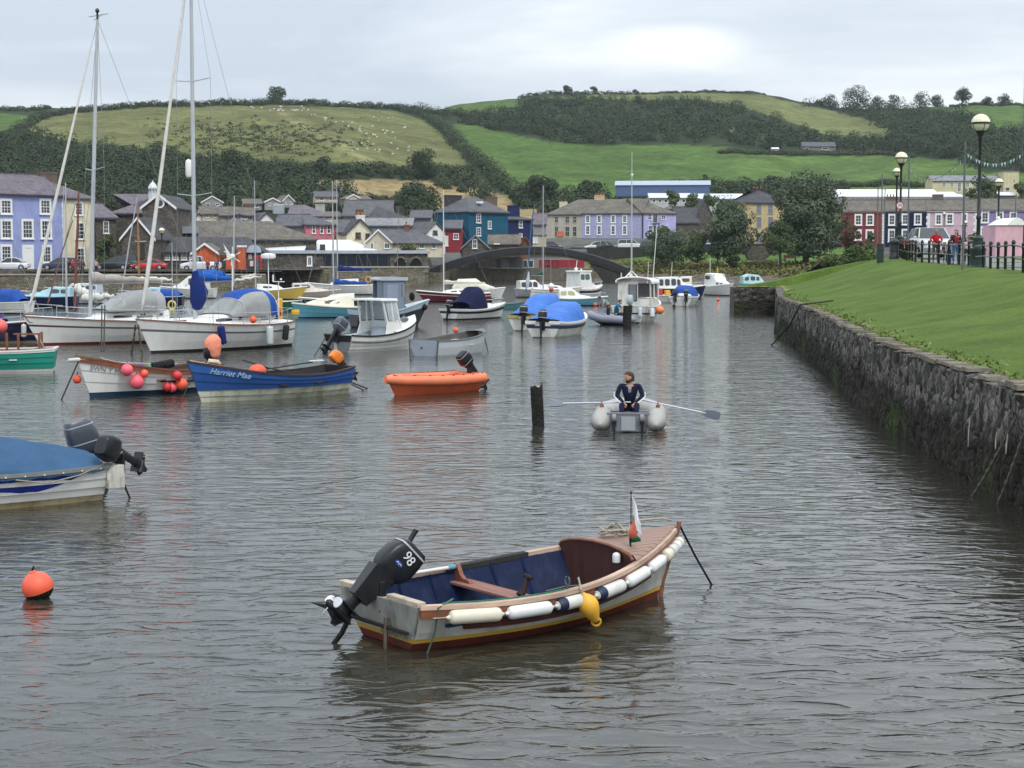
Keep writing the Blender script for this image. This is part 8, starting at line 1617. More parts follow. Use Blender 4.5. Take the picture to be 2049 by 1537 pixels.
tN, hN = openboat('white dinghy with broad grey transom and grey rim', Vector((-3.30, 62.6, 0)), 54, 3.55, 1.72, {'zw': .06, 'r': [('k', 0, 1), ('k', .25, 1), ('z', 0, 1), ('z', .05, 0), ('h', .5, 0), ('h', 1, 0)]}, [gel('dinghy_white', (.60, .64, .66), .4, .08), G_BOT], .60, .62, .88, lap=0, rub=mat('rim_grey', (.16, .17, .17), .6), inner=mat('inner_brown', (.10, .09, .08), .8, .3, 4), seats=(.52,), seatm=G_WHITE2, kw={'tw': .82, 'flb': .55, 'sharp': .72, 'pb': 2.5, 'rake': .12, 'fl': .22}, fdeck=.86)
m = MB(); P = [hN.p(0, q / 8, 1) for q in range(1, 9)]; m.prism([Vector((p.x - .002, p.y * .985, p.z)) for p in P] + [Vector((p.x - .002, -p.y * .985, p.z)) for p in reversed(P)], (-.03, 0, 0)); m.box((-.045, 0, .54), (.03, .30, .08), 0); m.build('transom', G_GREY, tN)
m = MB(); m.rev([(.005, 0), (.04, 0), (.04, .02), (.005, .02)], (-.055, .12, .3), 10, 0, Matrix.Rotation(R(-90), 3, 'Y')); m.build('drain_cap', RUB, tN)
MN = local(tN); MB().box((2.0, .1, .46), (.3, .22, .2)).build('bailer_box', G_LGREY, tN)
for s, px, py in ((1, 822, 722), (-1, 874, 722)):
 a = MN @ (hN.p(0, 1, s) + Vector((-.04, 0, 0))); b = wat(px, py); rope(['weedy rope at the left corner of the grey transom', 'weedy rope at the right corner of the grey transom'][s < 0], [a, b, b - Vector((0, 0, .3))], .035)
ballbuoy('small red buoy on the rim of the grey and white dinghy', MN @ (hN.p(.78, 1, 1) + Vector((0, .05, .12))), .11, RED_BUOY)
a = MN @ (hN.p(.98, .8, -1)); b = wat(977, 706); rope('short line at the bow of the grey and white dinghy', [a, b, b - Vector((0, 0, .2))], .02)
t = thing('wheelhouse_boat', 'grey boat with boxy grey wheelhouse and flared pale bow', 'boat', Vector((-8.33, 86.95, 0)), R(26)); L = 3.6; h = Hull(L, 2.1, .95, .85, 1.45, tw=.8, kd=.35, rake=.75, fl=.4, flb=.9); h.zw = .1; m = MB()
h.strakes([('k', 0, 1), ('k', .25, 1), ('z', 0, 1), ('z', .1, 1), ('h', .4, 0), ('h', .72, 0), ('h', 1, 2)], m, n=30, lap=.012); m.build('hull', [G_DARK, G_BOT, mat('strake_paleblue', (.42, .52, .60), .45)], t, smooth=30)
m = MB(); h.inner(m, .15, .05); m.build('cockpit', mat('deck_slate', (.11, .14, .16), .6), t, smooth=30); m = MB(); h.gunwale(m, .1, .06); m.build('gunwale', mat('strake_paleblue', (.42, .52, .60), .45), t)
GW = gel('wheelhouse', (.20, .24, .31), .5, .06); m = MB(); w0, w1 = 1.35, 2.6; m.bx(w0, w1, -.72, -.68, .6, 2.5); m.bx(w0, w1, .68, .72, .6, 2.5); m.bx(w0, w0 + .04, -.72, .1, .6, 2.5); m.bx(w1 - .04, w1, -.72, .72, .6, 1.7); m.bx(w1 - .04, w1, -.72, .72, 2.35, 2.5); m.bx(w1 - .05, w1, -.05, .05, 1.7, 2.35); m.build('wheelhouse', GW, t)
m = MB(); m.bx(w0 - .12, w1 + .15, -.82, .82, 2.5, 2.56); m.bx(w0 - .12, w1 + .15, -.82, -.78, 2.56, 2.68); m.bx(w0 - .12, w1 + .15, .78, .82, 2.56, 2.68); m.build('wheelhouse_roof', mat('roof_palegrey', (.40, .44, .50), .5), t)
m = MB(); m.bx(w0 + .25, w0 + .85, -.735, -.72, .75, 2.3); m.build('door_panel', mat('door_grey', (.26, .30, .37), .5), t); m = MB(); m.bx(w0 + 1.05, w1 - .12, -.74, -.72, 1.65, 2.3); m.bx(w1, w1 + .012, -.62, -.08, 1.75, 2.3); m.bx(w1, w1 + .012, .08, .62, 1.75, 2.3); m.build('window', GLS2, t)
m = MB(); h.deck(m, .74, .99, .06); m.build('fore_deck', G_LGREY, t); m = MB(); m.ball((L * .92, 0, 1.62), (.16, .16, .24), 10); m.build('bollard', mat('tyre', (.015, .015, .015), .8), t)
ballbuoy('black round fender at the bow of the grey wheelhouse boat', local(t) @ Vector((L * 1.1, -.16, 1.05)), .17, mat('tyre', (.015, .015, .015), .8))
ck = [(0, 0)]
cruiser('pale cream cabin cruiser with light blue hull, left of the cuddy boat', Vector((-8.9, 102.6, 0)), 203, 4.5, 1.9, G_LBL, G_CREAM, .66, .66, .92, [(1.2, .82, .66, .66, 1.30), (1.6, .80, .60, .66, 1.36), (3.0, .62, .42, .70, 1.18), (4.0, .25, .1, .8, .92)], [(2.1, 3.0, .35, .75)], G_BOTB, band=None, frames=((1.2, .68, .8), (1.3, .6, 1.3)), eng=None)
cruiser('beige cabin cruiser with dark windows under the quay wall', wat(574, 598), 12, 4.4, 1.9, gel('beige', (.52, .46, .38), .5), gel('beige_top', (.62, .57, .48), .5), .62, .6, .8, [(.5, .8, .66, .6, 1.35), (1.9, .78, .62, .6, 1.38), (2.5, .62, .45, .62, .95), (3.6, .3, .12, .7, .78)], [(.6, 1.1, .45, .85), (1.25, 2.0, .45, .85)], name='motorboat')
sailboat('dark-hulled sailing boat with white cabin and bright blue sail cover', wat(748, 619), 186, 4.6, 1.9, G_DARK, G_WHITE, 8.0, .72, .66, .85, .62, C_BLUE, boomz=1.75, furl=None, wins=[(.36, .42), (.46, .54), (.58, .64)], sp=(.55,), det=False, cabh=.42, th=.30)
tS, hS = sailboat('white sailing boat with dark blue sail cover moored against the stone wall', wat(757, 590), 187, 6.4, 2.2, G_WHITE, G_WHITE, 9.7, 1.0, .9, 1.2, .62, mat('canvas_dark_blue', (.014, .03, .15), .85, .2, 2, bump=2, bs=4), boomz=2.3, wins=[(.4, .44)], sp=(.55,), det=False, cabh=.6, th=.4)
m = MB(); p = local(tS) @ Vector((1.0, 1.0, 1.5)); m.tube([p + Vector((.26 * math.cos(a * .5236), 0, .26 * math.sin(a * .5236))) for a in range(13)], .07, 6); m.build('lifebuoy', mat('life_orange', (.75, .33, .05), .6), label='orange lifebuoy on the stern of the sailing boat by the wall', cat='lifebuoy')
sailboat('maroon sailing boat with white cabin and thin white mast', wat(985, 604), 187, 5.6, 2.0, G_MAR, G_WHITE, 8.2, .75, .68, .95, .72, mat('sail_cream', (.62, .58, .46), .9, .15, 3), G_WHITE, boomz=1.5, wins=[(.34, .62)], sp=(), det=False, cabh=.36, th=.2, mastm=mat('mast_white', (.68, .68, .66), .4))
t, h = cruiser('white boat under a cream tent cover behind the maroon sailing boat', wat(905, 598), 4, 4.3, 1.9, G_WHITE, G_WHITE, .8, .75, 1.0, [(2.9, .7, .5, .75, 1.1), (3.3, .5, .3, .8, 1.0), (3.8, .2, .1, .9, .98)], rail=False)
m = MB(); arch(m, [(.0, .8, .85, 1.05), (.5, .85, .85, 1.75), (2.1, .85, .85, 1.8), (2.6, .75, .85, 1.45), (3.7, .25, .95, 1.05)], p=.6); m.build('tent_cover', mat('canvas_cream', (.68, .65, .55), .85, .1, 2, bump=2, bs=4), t, smooth=50)
cruiser('white runabout with folded navy canopy and grey outboard', Vector((-3.72, 98.2, 0)), 48, 4.5, 1.95, gel('runabout', (.70, .70, .68), .4, .1), G_WHITE, .62, .60, .92, [(2.5, .6, .55, .60, 1.0), (2.9, .5, .4, .62, .95), (3.6, .3, .15, .75, .86)], eng=True, engt=8, canopy=(C_NAVY, [(.9, .82, .62, 1.05), (1.35, .82, .62, 1.5), (1.7, .78, .62, 1.95), (2.35, .74, .62, 1.95), (2.6, .7, .62, 1.3)]), band=RUB)
openboat('small teal dinghy behind the runabout with the navy canopy', wat(985, 619), 22, 2.6, 1.3, {'zw': .05, 'r': [('k', 0, 0), ('k', .3, 0), ('z', 0, 0), ('z', .05, 0), ('h', 1, 0)]}, [gel('teal_dinghy', (.10, .26, .27), .5)], .42, .40, .58, seats=(.3, .6), inner=gel('teal_dinghy', (.10, .26, .27), .5), rub=mat('rim_grey', (.16, .17, .17), .6))
def tarpboat(label, loc, yaw, L, top=1.5, tm=C_TARP, eng2=False, frontcab=True, rim=G_WHITE, band=None, hull=G_WHITE2, st=None):
 t = thing('covered_boat', label, 'boat', loc, R(yaw)); h = Hull(L, 2.0, .72, .68, .98, tw=.88, kd=.3, rake=.4, fl=.3, flb=.7, pb=2.3); h.zw = .06; m = MB()
 h.strakes([('k', 0, 1), ('k', .25, 1), ('z', 0, 0), ('z', .06, 0), ('h', .55, 0), ('h', .8, 2), ('h', 1, 0)], m, n=30, lap=.01); m.build('hull', [hull, G_BOT, band or hull], t, smooth=35)
 m = MB(); h.gunwale(m, .14, .1); a = h.p(0, 1); m.box((a.x + .05, a.y * .68, a.z - .02), (.18, a.y * .62, .14)); m.box((a.x + .05, -a.y * .68, a.z - .02), (.18, a.y * .62, .14)); m.box((a.x + .05, 0, a.z - .14), (.1, a.y * .9, .08)); m.build('gunwale', rim, t, smooth=30)
 m = MB(); h.deck(m, .02, .98, .02, dz=-.04, ins=.1); m.build('deck', rim, t)
 m = MB(); R_ = []
 for k in range(15):
  q = .03 + .63 * k / 14; zt = interp(q, st or [(0, .78), (.06, .95), (.45, top), (.63, top + .12), (.67, top)]); ring = []
  for j in range(15):
   a = -1 + 2 * j / 14; e = h.p(q, 1, 1 if a >= 0 else -1, .04, .05); prof = (1 - abs(a) ** 4.5); ring.append(Vector((e.x, e.y * abs(a) ** .85, e.z + (zt - e.z) * prof + .04 * noise.noise((q * 11, a * 3, L)) * min(1, prof * 4))))
  R_.append(ring)
 m.loft(R_, 0, closed=False); m.build('tarpaulin', tm, t, smooth=60)
 if frontcab:
  st_ = [(L * .60, .74, .62, .74, 1.44), (L * .68, .7, .55, .76, 1.46), (L * .80, .5, .3, .84, 1.05), (L * .92, .2, .08, .9, .98)]; m = MB(); cab(m, st_); m.build('cabin', rim, t, smooth=28)
  for s in (-1, 1): m = MB(); cabwin(m, st_, L * .62, L * .70, .4, .85, s); m.build('window', mat('window_yellowed', (.42, .38, .22), .3), t)
 for k, y_ in enumerate(((-.42, .42) if eng2 else (0,))): outboard(t, (-.06, y_, .66), (4, 18)[k % 2] if eng2 else 6, 1.15, ENG, stripe=WHT if k == 0 else None, det=False)
 return t, h
tarpboat('white boat with bright blue tarpaulin, nearer of the two in the channel', Vector((1.45, 76.8, 0)), 66, 4.8, band=mat('band_navy', (.02, .03, .10), .5))
tarpboat('second blue-tarpaulin boat with yellow rim, half hidden behind the nearer one', Vector((.62, 84.0, 0)), 66, 4.8, 1.75, rim=gel('rim_yellow', (.45, .36, .10), .6), frontcab=False)
m = MB(); p = Vector((2.15, 83.0, 0)); cruiser('small white cabin boat with pale blue hull behind the nearer tarpaulin boat', wat(1112, 612), 6, 3.6, 1.6, G_LBL, G_WHITE, .6, .55, .7, [(.2, .7, .5, .55, 1.25), (1.2, .7, .5, .55, 1.3), (1.9, .55, .3, .58, .8), (2.6, .3, .12, .62, .7)], [(.3, .75, .35, .8), (.85, 1.4, .35, .8)], winm=mat('window_yellowed', (.42, .38, .22), .3))
cruiser('white cuddy with framed windows and grey cover, farthest left of the channel boats', wat(1035, 595), 15, 3.6, 1.8, mat('canvas_grey', (.33, .33, .34), .8), G_WHITE, .8, .75, .95, [(.1, .82, .70, .75, 1.5), (1.6, .82, .68, .75, 1.55), (2.0, .7, .5, .75, 1.2), (2.6, .4, .2, .8, .95)], [(.2, .7, .25, .85), (.8, 1.2, .25, .85), (1.3, 1.75, .25, .85)], rail=False)
tV, hV = sailboat('white motor sailer with triangular cabin window and thin pale mast', wat(1060, 600), 8, 3.9, 1.8, G_WHITE, G_WHITE, 8.6, .95, .9, 1.1, .30, mat('sail_green', (.02, .10, .09), .9, .2, 3), gel('rim_yellow', (.45, .36, .10), .6), boomz=2.1, wins=[(.5, .62)], sp=(), det=False, cabh=.36, th=.22)
t = thing('mast_pole', 'thin blue mast with folded sail left of the pale channel mast', 'mast', pt(1052, 585, 128)); MB().tube([(0, 0, 0), pt(1064, 440, 128) - pt(1052, 585, 128), pt(1070, 410, 128) - pt(1052, 585, 128)], .05, 6).build('pole', mat('pole_blue', (.04, .12, .24), .5), t); MB().se([(.1, 0, .3, .1, .05), (.15, 0, .9, .16, .08), (.22, 0, 1.6, .05, .04)], 8, 2).build('furled_sail', mat('sail_palegrey', (.5, .53, .56), .8), t)
ballbuoy('white-topped red fender standing on the deck of the motor sailer', pt(1103, 573, 120), .22, WHT, up=(0, 0, 1)); ballbuoy('red lower half of the fender on the motor sailer deck', pt(1103, 580, 120), .17, mat('buoy_red', (.62, .04, .04), .5))
t, h = cruiser('white motorboat with tall two-pane wheelhouse in mid channel', wat(1146, 597), 52, 4.2, 2.0, G_WHITE, G_WHITE, .85, .8, 1.15, [(.1, .85, .75, .8, 2.35), (1.75, .85, .72, .8, 2.35), (2.05, .8, .65, .85, 1.4), (3.0, .5, .3, .95, 1.2)], [(.15, .75, .55, .88), (.85, 1.55, .55, .88)], band=RUB, winm=mat('window_seagreen', (.06, .12, .12), .15))
m = MB(); m.box((.95, 0, 2.4), (2.0, 1.55, .16)); m.build('roof', G_WHITE, t, bevel=.04); m = MB(); m.ball((.5, 0, 2.6), .18, 8); m.cyl((.6, .1, 2.5), (.8, .1, 3.4), .03, n=5); m.ball((1.3, 0, 2.55), .09, 8); m.build('radar', G_WHITE, t)
for px, py, r_, c, lb in [(1190.5, 612, .2, mat('buoy_red2', (.6, .12, .08), .5), 'red and black ball buoy floating right of the pale blue hull'), (1203, 684, .01, None, '')][:1]: ballbuoy(lb, wat(px, py) + Vector((0, 0, .08)), r_, c, dark=-5)
t = thing('fishing_boat', 'white fishing boat seen from astern with arched wheelhouse roof and tall mast', 'boat', wat(1258, 647), R(72)); L = 5.6; h = Hull(L, 2.35, .98, .92, 1.35, tw=.86, kd=.35, rake=.5, fl=.28, flb=.75); h.zw = .12; m = MB()
h.strakes([('k', 0, 1), ('k', .25, 1), ('z', 0, 1), ('z', .10, 0), ('h', .45, 0), ('h', .55, 2), ('h', 1, 0)], m, n=30, lap=.01); m.build('hull', [G_WHITE2, G_BOT, RUB], t, smooth=35); m = MB(); h.inner(m, .2, .06); m.build('cockpit', G_WHITE2, t, smooth=35); m = MB(); h.gunwale(m, .1, .07); a = h.p(0, 1); m.box((a.x + .03, 0, a.z), (.1, a.y * 2, .07)); m.build('gunwale', G_WHITE, t)
c = MB(); c0 = 1.3; c.bx(c0, c0 + .05, -.95, -.20, .9, 1.35); c.bx(c0, c0 + .06, -.20, .42, .55, 2.35)
for s in (-1, 1): c.prism([(c0, s * .98, .6), (c0 + 2.0, s * .95, .8), (c0 + 2.0, s * .92, 1.35), (c0, s * .95, 1.35)], (0, -s * .05, 0)); [c.tube([(x_, s * .95, 1.33), (x_, s * .92, 2.3)], .05, 5) for x_ in (c0 + .03, c0 + .9, c0 + 1.95)]
c.bx(c0 + 1.9, c0 + 1.98, -.95, .95, .8, 1.35); c.bx(c0, c0 + .05, .42, .95, .9, 2.3); c.build('wheelhouse', G_WHITE2, t)
m = MB(); arch(m, [(c0 - .15, 1.05, 2.28, 2.60), (c0 + 2.1, 1.0, 2.28, 2.55)], 12, p=.7); arch(m, [(c0 + 2.1, 1.0, 2.22, 2.40), (c0 - .15, 1.05, 2.22, 2.45)], 12, p=.7); m.build('wheelhouse_roof', G_WHITE, t, smooth=50)
m = MB(); m.bx(c0 - .02, c0, -.12, .30, 1.25, 2.15); m.build('door_window', GLS2, t); m = MB(); m.tube([(c0 - .03, -.14, 1.23), (c0 - .03, .32, 1.23), (c0 - .03, .32, 2.17), (c0 - .03, -.14, 2.17), (c0 - .03, -.14, 1.23)], .02, 4); m.build('window_frame', RUB, t)
m = MB(); m.bx(c0 + 1.99, c0 + 2.0, -.85, .85, 1.4, 2.2); m.build('windscreen', GLS2, t); MB().box((c0 + .6, .45, 1.75), (.4, .5, .3)).build('red_locker', mat('locker_red', (.5, .06, .05), .6), t)
e, _ = outboard(t, (-.08, -.1, .95), 0, 1.15, mat('cowl_palegreen', (.38, .46, .45), .4), det=False)
P0 = Vector((c0 + .3, .25, 2.5)); m = MB(); m.tube([P0, P0 + Vector((0, 0, 3)), P0 + Vector((-.05, 0, 7.2))], [.055, .045, .02], 8); m.build('mast', ALU, t); m = MB(); m.ball(P0 + Vector((0, 0, 5.9)), .09, 8); m.tube([P0 + Vector((-.35, .3, .05)), P0 + Vector((0, 0, .45)), P0 + Vector((.1, -.4, .05))], .035, 5); m.tube([P0 + Vector((-.4, -.1, .15)), P0 + Vector((.4, .2, .22))], .09, 6); m.build('deck_lights', G_WHITE, t); m = MB(); m.tube([(c0 + 1.2, -.8, 2.4), (c0 + 1.3, -1.0, 5.6)], .02, 5); m.build('aerial', WHT, t)
m = MB(); m.tube([(c0 - .16, -1.05 * math.cos(math.pi * k / 14), 2.28 + .30 * math.sin(math.pi * k / 14) ** .7) for k in range(15)], .055, 6); m.build('roof_rim', G_WHITE, t, smooth=60); MX_ = local(t); fender('pale square fender on the starboard quarter of the fishing boat', MX_ @ (h.p(.10, .95, -1) + Vector((0, -.16, 0))), .62, .15, G_LGREY, (0, -.3, -1)); ballbuoy('big orange ball buoy hanging off the quarter of the fishing boat', MX_ @ (h.p(.24, .95, -1) + Vector((0, -.36, -.12))), .24, mat('buoy_bigorange', (.85, .25, .08), .5)); fender('white fender amidships on the fishing boat', MX_ @ (h.p(.0, .95, -1) + Vector((-.12, .3, 0))), .6, .11, G_LGREY, (0, -.1, -1))
pile('squat black timber pile in front of the fishing boat', 1255, 655, .25, 1.15, (0, 0), 4, False)
p0 = wat(1210, 650); t = thing('rib', 'grey inflatable with pointed tubes alongside the fishing boat, two men aboard', 'boat', Vector((6.45, 92.2, 0)), R(157)); t.location = Vector((6.35, 90.6, 0)); m = MB(); r = .22
P = [(-.05, -.52, .3), (1.3, -.55, .36), (1.9, -.4, .48), (2.2, 0, .56), (1.9, .4, .48), (1.3, .55, .36), (-.05, .52, .3)]; m.tube([(-.3, -.52, .28)] + P + [(-.3, .52, .28)], [.06] + [r] * 7 + [.06], 14); m.build('tube', mat('rib_grey', (.24, .25, .31), .5, .1), t, smooth=60)
m = MB(); m.loft([[(0, -.5, .25), (0, 0, -.12), (0, .5, .25)], [(1.4, -.5, .3), (1.4, 0, -.1), (1.4, .5, .3)], [(2.0, -.1, .45), (2.0, 0, .25), (2.0, .1, .45)]], closed=False); m.bx(0, 1.6, -.35, .35, .1, .14); m.box((.0, 0, .3), (.05, .7, .4)); m.build('hull', G_DARK, t)
MR = local(t)
SIT = dict(pelvis=(0, 0, .52), chest=(.10, 0, .92), neck=(.18, 0, 1.05), head=(.26, 0, 1.17), shL=(.12, .19, 1.0), elL=(.30, .26, .80), wrL=(.48, .20, .68), shR=(.12, -.19, 1.0), elR=(.30, -.26, .80), wrR=(.48, -.20, .68), hipL=(.02, .1, .48), knL=(.38, .14, .55), anL=(.34, .14, .20), toeL=(.48, .14, .15), hipR=(.02, -.1, .48), knR=(.38, -.14, .55), anR=(.34, -.14, .20), toeR=(.48, -.14, .15))
BEND = dict(STAND); BEND.update(chest=(.26, 0, 1.22), neck=(.40, 0, 1.30), head=(.52, 0, 1.36), shL=(.30, .19, 1.26), elL=(.42, .24, 1.0), wrL=(.50, .18, .78), shR=(.30, -.19, 1.26), elR=(.42, -.24, 1.0), wrR=(.50, -.18, .78))
q = MR @ Vector((1.15, -.1, .12)); person('man in a grey T-shirt bending over in the grey inflatable', q, R(195), BEND, SKIN2, mat('hair_maroon', (.12, .02, .02), .8), cloth('greytee', (.38, .38, .37)), cloth('darkleg', (.03, .03, .04)), hpitch=.6, sleeves='short', scale=.98)
q = MR @ Vector((.66, .1, .10)); person('man in a bright blue T-shirt sitting in the grey inflatable, reaching right', q, R(-20), SIT, SKIN, H_BLK, cloth('bluetee', (.01, .16, .33)), cloth('darkleg', (.03, .03, .04)), sleeves='short')
cruiser('navy-hulled cabin boat with five white-framed windows', wat(1300, 597), 14, 4.9, 2.1, G_NAVY, G_WHITE, .95, .9, 1.15, [(.5, .9, .78, .9, 1.85), (2.5, .88, .72, .9, 1.9), (3.1, .75, .5, .95, 1.35), (4.0, .4, .2, 1.0, 1.15)], [(.6, 1.0, .25, .85), (1.15, 1.6, .25, .85), (1.75, 2.2, .25, .85), (2.3, 2.65, .25, .8)])
tarpboat('broad white boat under a deep blue cover with two black outboards', wat(1362, 613), 74, 4.6, 1.45, C_BLUE, eng2=True, frontcab=False, st=[(0, .75), (.08, 1.35), (.4, 1.55), (.6, 1.3), (.67, .95)])
cruiser('cream sports cruiser with rounded screen behind the blue-covered boat', wat(1404, 588), 172, 4.6, 2.0, G_CREAM, G_CREAM, .9, .9, 1.1, [(1.0, .85, .6, .9, 1.75), (2.0, .8, .55, .9, 1.7), (3.0, .6, .35, .95, 1.25), (4.0, .3, .1, 1.0, 1.1)], [(1.2, 2.4, .35, .8)])
cruiser('white cabin boat with two oval ports, bow toward the camera', wat(1418, 590), 292, 4.4, 2.1, G_WHITE, G_WHITE, .85, .85, 1.15, [(.6, .85, .75, .85, 2.1), (1.8, .85, .68, .85, 2.05), (2.5, .8, .55, .9, 1.4), (3.8, .35, .2, 1.05, 1.2)], [(.7, 1.6, .55, .85), (2.6, 2.95, .3, .7), (3.1, 3.4, .3, .7)], frames=((2.3, .62, 1.55), (1.85, .6, 2.0)))
ballbuoy('tiny red buoy at the bow of the cabin boat with oval ports', wat(1437, 602) + Vector((0, 0, .1)), .14, RED_BUOY)
cruiser('small turquoise cabin boat beyond the stone jetty', wat(1482, 579), 10, 3.6, 1.7, G_TURQ, mat('cabin_turq', (.40, .60, .60), .4), .7, .65, .8, [(.1, .78, .60, .65, 1.45), (.8, .78, .58, .65, 1.72), (2.0, .72, .5, .65, 1.6), (2.6, .5, .3, .68, 1.0)], [(.25, .75, .35, .8), (.95, 1.5, .35, .8), (1.65, 2.0, .35, .8)], rail=False)
t, h = openboat('open red and white workboat with yellow gear beside the fishing boat', wat(1290, 606), 20, 3.8, 1.8, {'zw': .06, 'r': [('k', 0, 1), ('k', .3, 1), ('z', 0, 0), ('z', .06, 0), ('h', 1, 0)]}, [G_WHITE, G_BOT], .62, .6, .85, lap=0, rub=G_WHITE, seats=(.5,))
MB().box((1.0, 0, .85), (.9, .8, .5)).build('engine_box', mat('locker_red', (.5, .06, .05), .6), t, bevel=.05); MB().box((2.1, .2, .8), (.4, .4, .4)).build('net_bin', mat('float_yellow', (.75, .42, .04), .6), t, bevel=.05); MB().box((2.9, -.2, .85), (.5, .5, .45)).build('white_bin', G_LGREY, t, bevel=.05)
sailboat('small yellow sailing boat with white cabin below the arched sign', wat(478, 600), 8, 5.2, 2.0, G_YEL, G_WHITE, 9.0, .85, .8, 1.15, .28, SAILW, boomz=1.9, wins=[(.4, .55)], sp=(.6,), det=False, cabh=.5)
m = MB(); m.cyl(pt(465, 590, 120), pt(465, 512, 120), .05, n=8); tw_ = pt(465, 513, 119.8); m.ball(tw_, (.22, .3, .2), 10)
for k in range(6): a = k * 1.047 + .5; c_ = tw_ + Vector((0, -.2, 0)); m.prism([c_, c_ + Vector((.62 * math.cos(a - .12), 0, .62 * math.sin(a - .12))), c_ + Vector((.72 * math.cos(a), 0, .72 * math.sin(a)))], (0, .02, 0))
m.build('wind_generator', WHT, label='small white wind generator on a pole behind the near yacht', cat='wind turbine', smooth=30)
m = MB(); a = pt(452, 503, 119); m.prism([a, a + Vector((-.18, 0, .55)), a + Vector((.5, 0, -.45)), a + Vector((.1, 0, -.65))], (0, .01, 0)); m.build('pennant_flag', WHT, label='small white flag flying left of the wind generator', cat='flag')
cruiser('white cabin boat with slanted windows behind the near yacht mast', wat(430, 597), 176, 4.6, 2.0, G_WHITE, G_WHITE, .9, .85, 1.05, [(.6, .86, .74, .85, 1.95), (2.2, .84, .70, .85, 1.98), (3.1, .7, .5, .9, 1.3), (3.8, .4, .2, .95, 1.05)], [(.8, 1.4, .3, .85), (1.55, 2.2, .3, .85), (2.35, 2.75, .25, .75)])
cruiser('light blue cabin boat with dark blue cover, right of the grey sprayhood', wat(366, 612), 182, 4.6, 1.9, G_NAVY, mat('cabin_ltblue', (.36, .56, .64), .4), .75, .7, .9, [(1.6, .8, .6, .7, 1.35), (2.4, .75, .55, .7, 1.4), (3.4, .5, .3, .75, 1.0), (4.0, .3, .1, .8, .9)], [(1.8, 2.3, .35, .8)], canopy=(C_BLUE, [(.1, .75, .7, .95), (.5, .8, .7, 1.25), (1.6, .78, .7, 1.3)]))
m = MB(); p = pt(344, 611, 118); m.tube([p + Vector((.26 * math.cos(a * .5236), 0, .30 * math.sin(a * .5236))) for a in range(13)], .075, 6); m.build('lifebuoy', mat('life_yellow', (.70, .62, .16), .6), label='pale yellow lifebuoy hung behind the near yacht bow', cat='lifebuoy', smooth=60)
cruiser('navy-hulled boat with light blue cabin above the first yacht foredeck', wat(152, 615), 178, 5.0, 2.0, G_NAVY, mat('cabin_ltblue', (.36, .56, .64), .4), .85, .8, 1.0, [(.2, .85, .7, .8, 1.45), (1.6, .8, .6, .8, 1.5), (2.6, .6, .3, .85, 1.1), (3.4, .3, .1, .9, 1.0)], [(.4, .9, .35, .8), (1.0, 1.7, .35, .8)])
cruiser('grey-white boat with dark window strip between the brown mast and yacht mast', wat(208, 608), 176, 4.6, 2.0, G_LGREY, G_LGREY, .9, .85, 1.0, [(.3, .85, .75, .85, 1.6), (2.4, .8, .7, .85, 1.6), (3.0, .6, .3, .9, 1.1), (3.8, .3, .1, .95, 1.0)], [(.4, 1.2, .4, .8), (1.3, 2.3, .4, .8)])
cruiser('white boat with blue canopy at the far left behind the navy yacht', wat(58, 628), 170, 4.6, 2.0, G_WHITE, G_WHITE, .8, .75, .95, [(2.0, .8, .6, .75, 1.2), (2.6, .7, .4, .75, 1.1), (3.6, .3, .1, .85, .95)], canopy=(C_BLUE, [(.3, .8, .75, 1.0), (.8, .8, .75, 1.6), (1.8, .78, .75, 1.65), (2.2, .7, .75, 1.2)]))
openboat('dark green open boat behind the near yacht stern', wat(600, 622), 176, 4.0, 1.8, {'zw': .06, 'r': [('k', 0, 0), ('k', .3, 0), ('z', 0, 0), ('z', .06, 0), ('h', 1, 0)]}, [gel('dark_green', (.02, .14, .08), .5)], .72, .65, .9, seats=(.4,), rub=G_WHITE)
m = MB(); p = pt(560, 615, 110); m.se([(p.x, p.y, p.z - .4, .18, .1), (p.x, p.y, p.z + .5, .2, .12), (p.x, p.y, p.z + .62, .1, .06)], 10, 3); m.build('jerry_can', mat('float_yellow', (.75, .42, .04), .6), label='tall orange-yellow float standing at the stern of the near yacht', cat='float')
tE, hE = sailboat('navy blue yacht with blue cover at the far left edge', Vector((-26.0, 71.6, 0)), 6, 5.2, 2.3, G_NAVY, G_LGREY, 10.5, .85, .8, 1.0, .30, C_BLUE, boomz=1.9, wins=[(.4, .5)], bot=gel('boot_tan', (.3, .25, .15), .6), det=True, sp=(.5,))
m = MB(); arch(m, [(1.6, .85, .9, 1.8), (2.4, .85, .9, 1.9), (3.1, .75, .9, 1.75), (3.9, .6, .9, 1.05)], p=.6); m.build('boat_cover', mat('cover_violetblue', (.03, .03, .16), .8, .15, 2, bump=2, bs=4), tE, smooth=50)
ME = local(tE); fender('white fender hanging at the bow of the navy yacht', ME @ (hE.p(.86, 1, -1) + Vector((0, -.15, -.05))), .62, .11, G_WHITE2); ballbuoy('red ball buoy at the left edge on the navy yacht', wat(2, 700) + Vector((0, 0, .95)), .28, mat('buoy_coral', (.80, .14, .12), .5))
tD, hD = openboat('jade green clinker boat with white gunwale and varnished inside', Vector((-15.05, 53.9, 0)), 190, 4.6, 1.9, {'zw': .16, 'r': [('k', 0, 1), ('k', .25, 1), ('z', 0, 1), ('z', .06, 2), ('z', .15, 2), ('h', .3, 0), ('h', .6, 0), ('h', .86, 0), ('h', 1, 2)]}, [G_TEAL, G_BOT, G_WHITE], .80, .74, .95, lap=.02, rub=G_WHITE, inner=WOOD, seats=(.25, .5), kw={'tw': .60, 'trk': .15})
for x_, y_ in ((.35, .5), (1.0, .55), (.35, -.3), (1.4, .2)): MB().box((x_, y_, 1.0), (.07, .09, .62)).build('stern_post', WOOD, tD)
